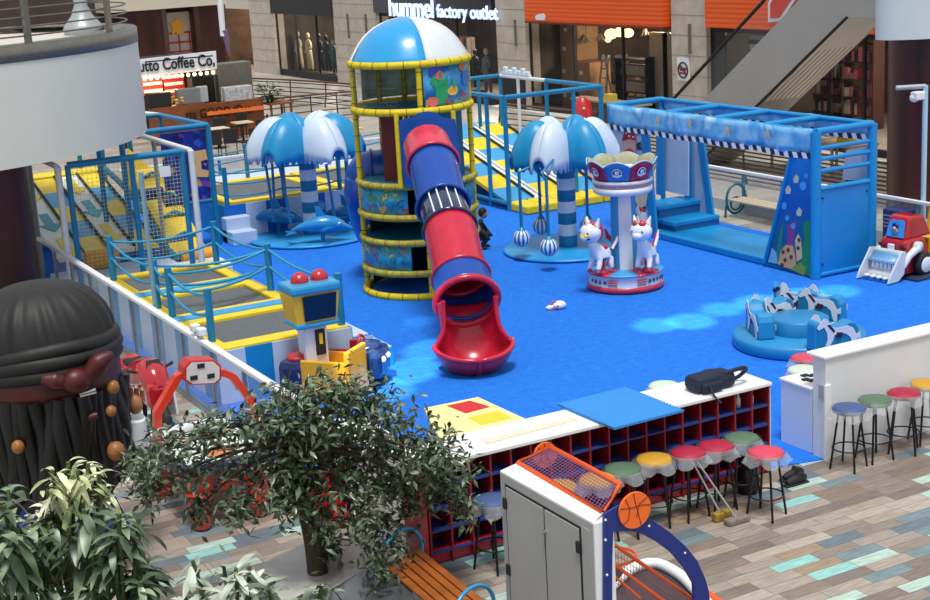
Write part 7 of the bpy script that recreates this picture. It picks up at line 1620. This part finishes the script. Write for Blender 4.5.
# ================================================================ PLANTER, TREE AND LEAFY PLANTS
PLT = thing('stone_planter', 'glossy dark grey stone planter edge at the tree foot', 'planter', P(350, 590, .5)*1.0)
PLT.location.z = 0
q_ = [P(*p, .45) for p in ((335,588),(394,552),(412,590),(440,680),(150,700),(150,640))]
MB().prism([(p.x, p.y) for p in q_], (0,0,0), NX, NY, (0,0,.45)).build('body', mat('granite_dark','#55575A',.15,noise=.3,nscale=6,coat=.4), PLT)
q_ = [P(*p, .42) for p in ((180,604),(300,545),(372,528),(394,552),(337,586),(150,690))]
o = MB().prism([(p.x, p.y) for p in q_], (0,0,0.0), NX, NY, (0,0,.42)).build('white_bed', mat('marble_white','#C9C6C2',.25,noise=.25,nscale=2), PLT)
def m_leaf(c0, c1, c2, sc):
    def fn(nt, b):
        g = N(nt, 'ShaderNodeTexCoord'); n = N(nt, 'ShaderNodeTexNoise', i_Scale=sc, i_Detail=1.0); nt.links.new(g.outputs['Object'], n.inputs['Vector']); r_ = ramp(nt, [(.3,c0),(.5,c1),(.68,c2)], 'LINEAR'); nt.links.new(n.outputs['Fac'], r_.inputs[0]); nt.links.new(r_.outputs[0], b.inputs['Base Color'])
    return fn
lf = node_mat('fig_leaf', m_leaf('#26331F','#4B5C42','#8A987C', 9), .3); bark = mat('tree_bark', '#4A3C30', .8, noise=.5, nscale=12, bump=.6, stretch=(2,2,.6))
tb = P(318, 572, .42); TRE = thing('fig_tree', 'small leafed indoor fig tree with twisted trunk in the planter', 'tree', tb)
tv = Vector((tb.x, tb.y, 0)).normalized()
def tq(px, py, dep=0): return onPlane(px, py, tb+tv*dep, tv)
m = MB()
m.tube(smooth_path([tb-UP*.05, tq(314,545), tq(308,520,.05), tq(300,490,-.05), tq(297,462,0), tq(305,430,.1)], 6), [.12-.0022*i for i in range(31)], 12)
m.tube(smooth_path([tb, tq(322,548,.05), tq(312,520,-.06), tq(306,492,.05), tq(300,465,.05)], 6), [.07-.001*i for i in range(25)], 10); m.build('trunk', bark, TRE)
clus = [(335,395,34,26),(370,405,36,26),(310,420,38,28),(400,440,36,24),(350,445,46,32),(435,455,34,24),(445,480,26,20),(275,440,34,24),(240,425,30,14),(205,432,26,12),(170,445,30,18),(145,470,22,18),(150,490,16,16),(195,474,22,10),(240,470,26,14),(290,470,30,26),(345,480,34,22),(385,480,40,22),(415,490,26,20),(360,515,24,20),(390,530,26,20),(240,505,22,16),(200,505,12,14),(380,560,14,12),(290,400,22,16),(320,450,34,26),(462,505,14,12),(265,415,22,12),(285,500,16,18),(322,515,16,20),(300,478,24,18),(330,545,12,12)]
R = random.Random(21); leaves = MB(); brs = MB()
pxm = (tq(400,450)-tq(300,450)).length/100
for (cx_, cy_, rx, ry) in clus:
    dep = R.uniform(-.5,.5); cc_ = tq(cx_, cy_, dep)
    j = tq(303, 445, 0); mid = j.lerp(cc_, .5)+UP*.15+tv*R.uniform(-.1,.1)
    brs.tube(smooth_path([j, mid, cc_], 4), [.026-.0022*i for i in range(9)], 6)
    for t_ in range(7):
        tip = cc_+vr*(R.uniform(-1,1)*rx*pxm)+tv*R.uniform(-.35,.35)+UP*(R.uniform(-1,.8)*ry*pxm); brs.tube([cc_, cc_.lerp(tip,.5)+UP*.04, tip], [.010,.007,.004], 4)
    n = int(rx*ry*.27)+60
    for k in range(n):
        a, b, c_ = R.gauss(0,.55), R.gauss(0,.5), R.gauss(0,.55)
        p = cc_+vr*(a*rx*pxm)+tv*(b*.45)+UP*(c_*ry*pxm)
        az = R.uniform(0, 2*PI); el = R.uniform(-1.3,.35); d = Vector((math.cos(az)*math.cos(el), math.sin(az)*math.cos(el), math.sin(el))); s_ = d.cross(Vector((R.gauss(0,.5),R.gauss(0,.5),1)).normalized()).normalized(); L_ = R.uniform(.095,.165); w_ = L_*.2; nn_ = s_.cross(d)
        leaves.add([p, p+d*L_*.4-s_*w_+nn_*.008, p+d*L_*.45-nn_*.006, p+d*L_*.4+s_*w_+nn_*.008, p+d*L_], [(0,1,2),(0,2,3),(1,4,2),(2,4,3)], True)
brs.build('branches', bark, TRE); leaves.build('foliage', lf, TRE)
def rosette_plant(name, lab, spots, base, leafm, ll, lw, seed, depth=0, droop=.5, nl=13):
    R = random.Random(seed); b0 = P(base[0], base[1], .42) if base[2] is None else onPlane(base[0], base[1], Vector((0,0,0))+base[2], vd)
    t = thing(name, lab, 'plant', b0); lm = MB(); st = MB(); tv_ = Vector((b0.x, b0.y, 0)).normalized()
    for (px, py) in spots:
        c = onPlane(px, py, b0+tv_*R.uniform(-.35,.35), tv_); st.tube(smooth_path([b0, b0.lerp(c,.5)+vr*R.uniform(-.1,.1)+UP*.1, c], 4), [.02]*9, 6)
        for k in range(nl):
            az = 2*PI*k/nl*2.4+R.uniform(-.3,.3); el = R.uniform(-.5,.75); L_ = ll*R.uniform(.7,1.15); W_ = lw*L_/ll
            hd_ = Vector((math.cos(az), math.sin(az), 0)); s_ = Vector((-math.sin(az), math.cos(az), 0)); pts = []; base_p = c-UP*(.03*k*.5)
            for i in range(6):
                u = i/5; q = base_p+hd_*(L_*u*math.cos(el))+UP*(L_*u*math.sin(el)-droop*L_*u*u); wv_ = W_*math.sin(PI*min(.98, .08+u*.9))**.8
                pts += [q-s_*wv_+UP*wv_*.25, q, q+s_*wv_+UP*wv_*.25]
            lm.add(pts, [(3*i, 3*i+3, 3*i+4, 3*i+1) for i in range(5)]+[(3*i+1, 3*i+4, 3*i+5, 3*i+2) for i in range(5)], True)
    lm.build('foliage', leafm, t); st.build('stems', mat('stem_green','#4A5A2E',.7), t); return t
pale = node_mat('sage_glare_leaf', m_leaf('#66745C','#AFB9A6','#DDE2D4', 4), .35); darkl = node_mat('dark_big_leaf', m_leaf('#2B3B26','#52654A','#95A487', 3.5), .35); glare_l = node_mat('green_glare_leaf', m_leaf('#4A5E30','#BFC592','#F0EFD2', 5), .35)  # pale ramp ends put glare on the leaves into their colour
def bp(px, py, d): r_ = Vector(_ray(px, py)).normalized(); return Vector((0,0,CAMH))+r_*d
def spots(seed, x0, x1, y0, y1, n): R = random.Random(seed); return [(R.uniform(x0,x1), R.uniform(y0,y1)) for k in range(n)]
def plant_at(name, lab, sp_, px, d, lm, ll, lw, seed, **kw):
    g = bp(px, 560, d); R = random.Random(seed); b0 = Vector((g.x, g.y, 0))
    t = thing(name, lab, 'plant', b0); tv_ = b0.normalized(); L2 = MB(); st = MB(); nl = kw.get('nl', 13); droop = kw.get('droop', .5)
    for (x, y) in sp_:
        c = onPlane(x, y, b0+tv_*R.uniform(-.4,.4), tv_); c.z = max(c.z, .3); st.tube(smooth_path([b0+UP*.4+vr*R.uniform(-.1,.1), b0.lerp(c,.6)*1.0+UP*(c.z*.1), c], 4), [.018]*9, 6)
        for k in range(nl):
            az = 2.4*k+R.uniform(-.5,.5); el = R.uniform(-.9,.9); l_ = ll*R.uniform(.6,1.1); W_ = lw*l_/ll
            hd_ = Vector((math.cos(az), math.sin(az), 0)); s_ = Vector((-math.sin(az), math.cos(az), 0)); pts = []; bp0 = c-UP*(.018*k)+Vector((R.uniform(-.05,.05),R.uniform(-.05,.05),0))
            for i in range(6):
                u = i/5; q = bp0+hd_*(l_*u*math.cos(el))+UP*(l_*u*math.sin(el)-droop*l_*u*u); wv_ = W_*math.sin(PI*min(.98, .08+u*.9))**.8
                pts += [q-s_*wv_+UP*wv_*.25, q, q+s_*wv_+UP*wv_*.25]
            L2.add(pts, [(3*i, 3*i+3, 3*i+4, 3*i+1) for i in range(5)]+[(3*i+1, 3*i+4, 3*i+5, 3*i+2) for i in range(5)], True)
    L2.build('foliage', lm, t); st.build('stems', mat('stem_green','#4A5A2E',.7), t)
    MB().lathe([(0,0),(.34,0),(.42,.45),(.38,.5),(.36,.42),(0,.42)], b0, 20).build('pot', mat('pot_dark','#3A3A3C',.5), t); return t
plant_at('leafy_plant', 'tall plant with green leaves coloured pale by glare in front of the pirate statue', [(48,490),(62,478),(78,470),(88,462),(100,472),(60,505),(42,505),(72,495),(90,485),(30,515),(68,462),(52,470),(80,484),(104,490),(40,522),(84,500)], 70, 13.6, glare_l, .21, .034, 1, nl=12)
plant_at('leafy_plant', 'dark leafed plant filling the bottom left photo corner', spots(3, 55, 150, 505, 640, 30), 110, 12.6, darkl, .25, .05, 2, droop=.6)
plant_at('leafy_plant', 'dark leafed plant cut by the left photo edge below the pirate', spots(4, -25, 60, 512, 640, 24)+[(8,490),(4,505)], 20, 13.0, darkl, .25, .05, 5, droop=.6)
plant_at('leafy_plant', 'sage leafed plant coloured pale by glare at the tree foot', spots(6, 185, 265, 545, 625, 16), 225, 13.5, pale, .23, .038, 3, droop=.3)
plant_at('leafy_plant', 'grey green leafed plant just right of the pale one', spots(8, 262, 322, 570, 635, 10), 292, 13.2, node_mat('grey_green_leaf', m_leaf('#2F3A2C','#6A7762','#A9B29E', 4), .35), .27, .042, 4, droop=.4)
# red seat with black legs behind the tree
q = P(338, 556); RC2 = thing('red_chair', 'red padded seat with black legs mostly hidden behind the tree', 'seat', q)
q = q+Vector((0,0,0)); MB().bbox(q+Vector((-.3,-.25,.42)), q+Vector((.3,.25,.56)), .05).build('seat', red, RC2); MB().bbox(q+Vector((-.3,.15,.56)), q+Vector((.3,.27,1.05)), .05).build('backrest', red, RC2)
for sx in (-.24,.24):
    for sy_ in (-.2,.2): MB().cyl(q+Vector((sx*1.1,sy_*1.1,0)), q+Vector((sx,sy_,.43)), .02, n=6).build('leg', black, RC2)
# ================================================================ SUNLIT PATCHES: added spot lamps stand in for sun through the skylight
def spot(px, py, src, size, energy, blend=.25):
    t = P(px, py); return lamp('sun_patch_spot', 'SPOT', src, t, energy, (1,.98,.9), spot_size=math.radians(size), spot_blend=blend, shadow_soft_size=.12)
for k, (x_, y_, sz_, e_) in enumerate(((655,326,2.6,14000),(690,322,3.0,16000),(722,310,2.6,14000),(760,303,3.0,17000),(800,296,3.0,17000),(838,292,2.6,14000))): spot(x_, y_, (10+.5*k, 12, 16), sz_, e_*2.0, .3)
for k, (x_, y_, sz_, e_) in enumerate(((380,392,3.4,15000),(408,372,3.6,17000),(432,350,3.0,14000),(420,322,1.6,6000))): spot(x_, y_, (2+.4*k, 12, 16), sz_, e_*2.0, .3)
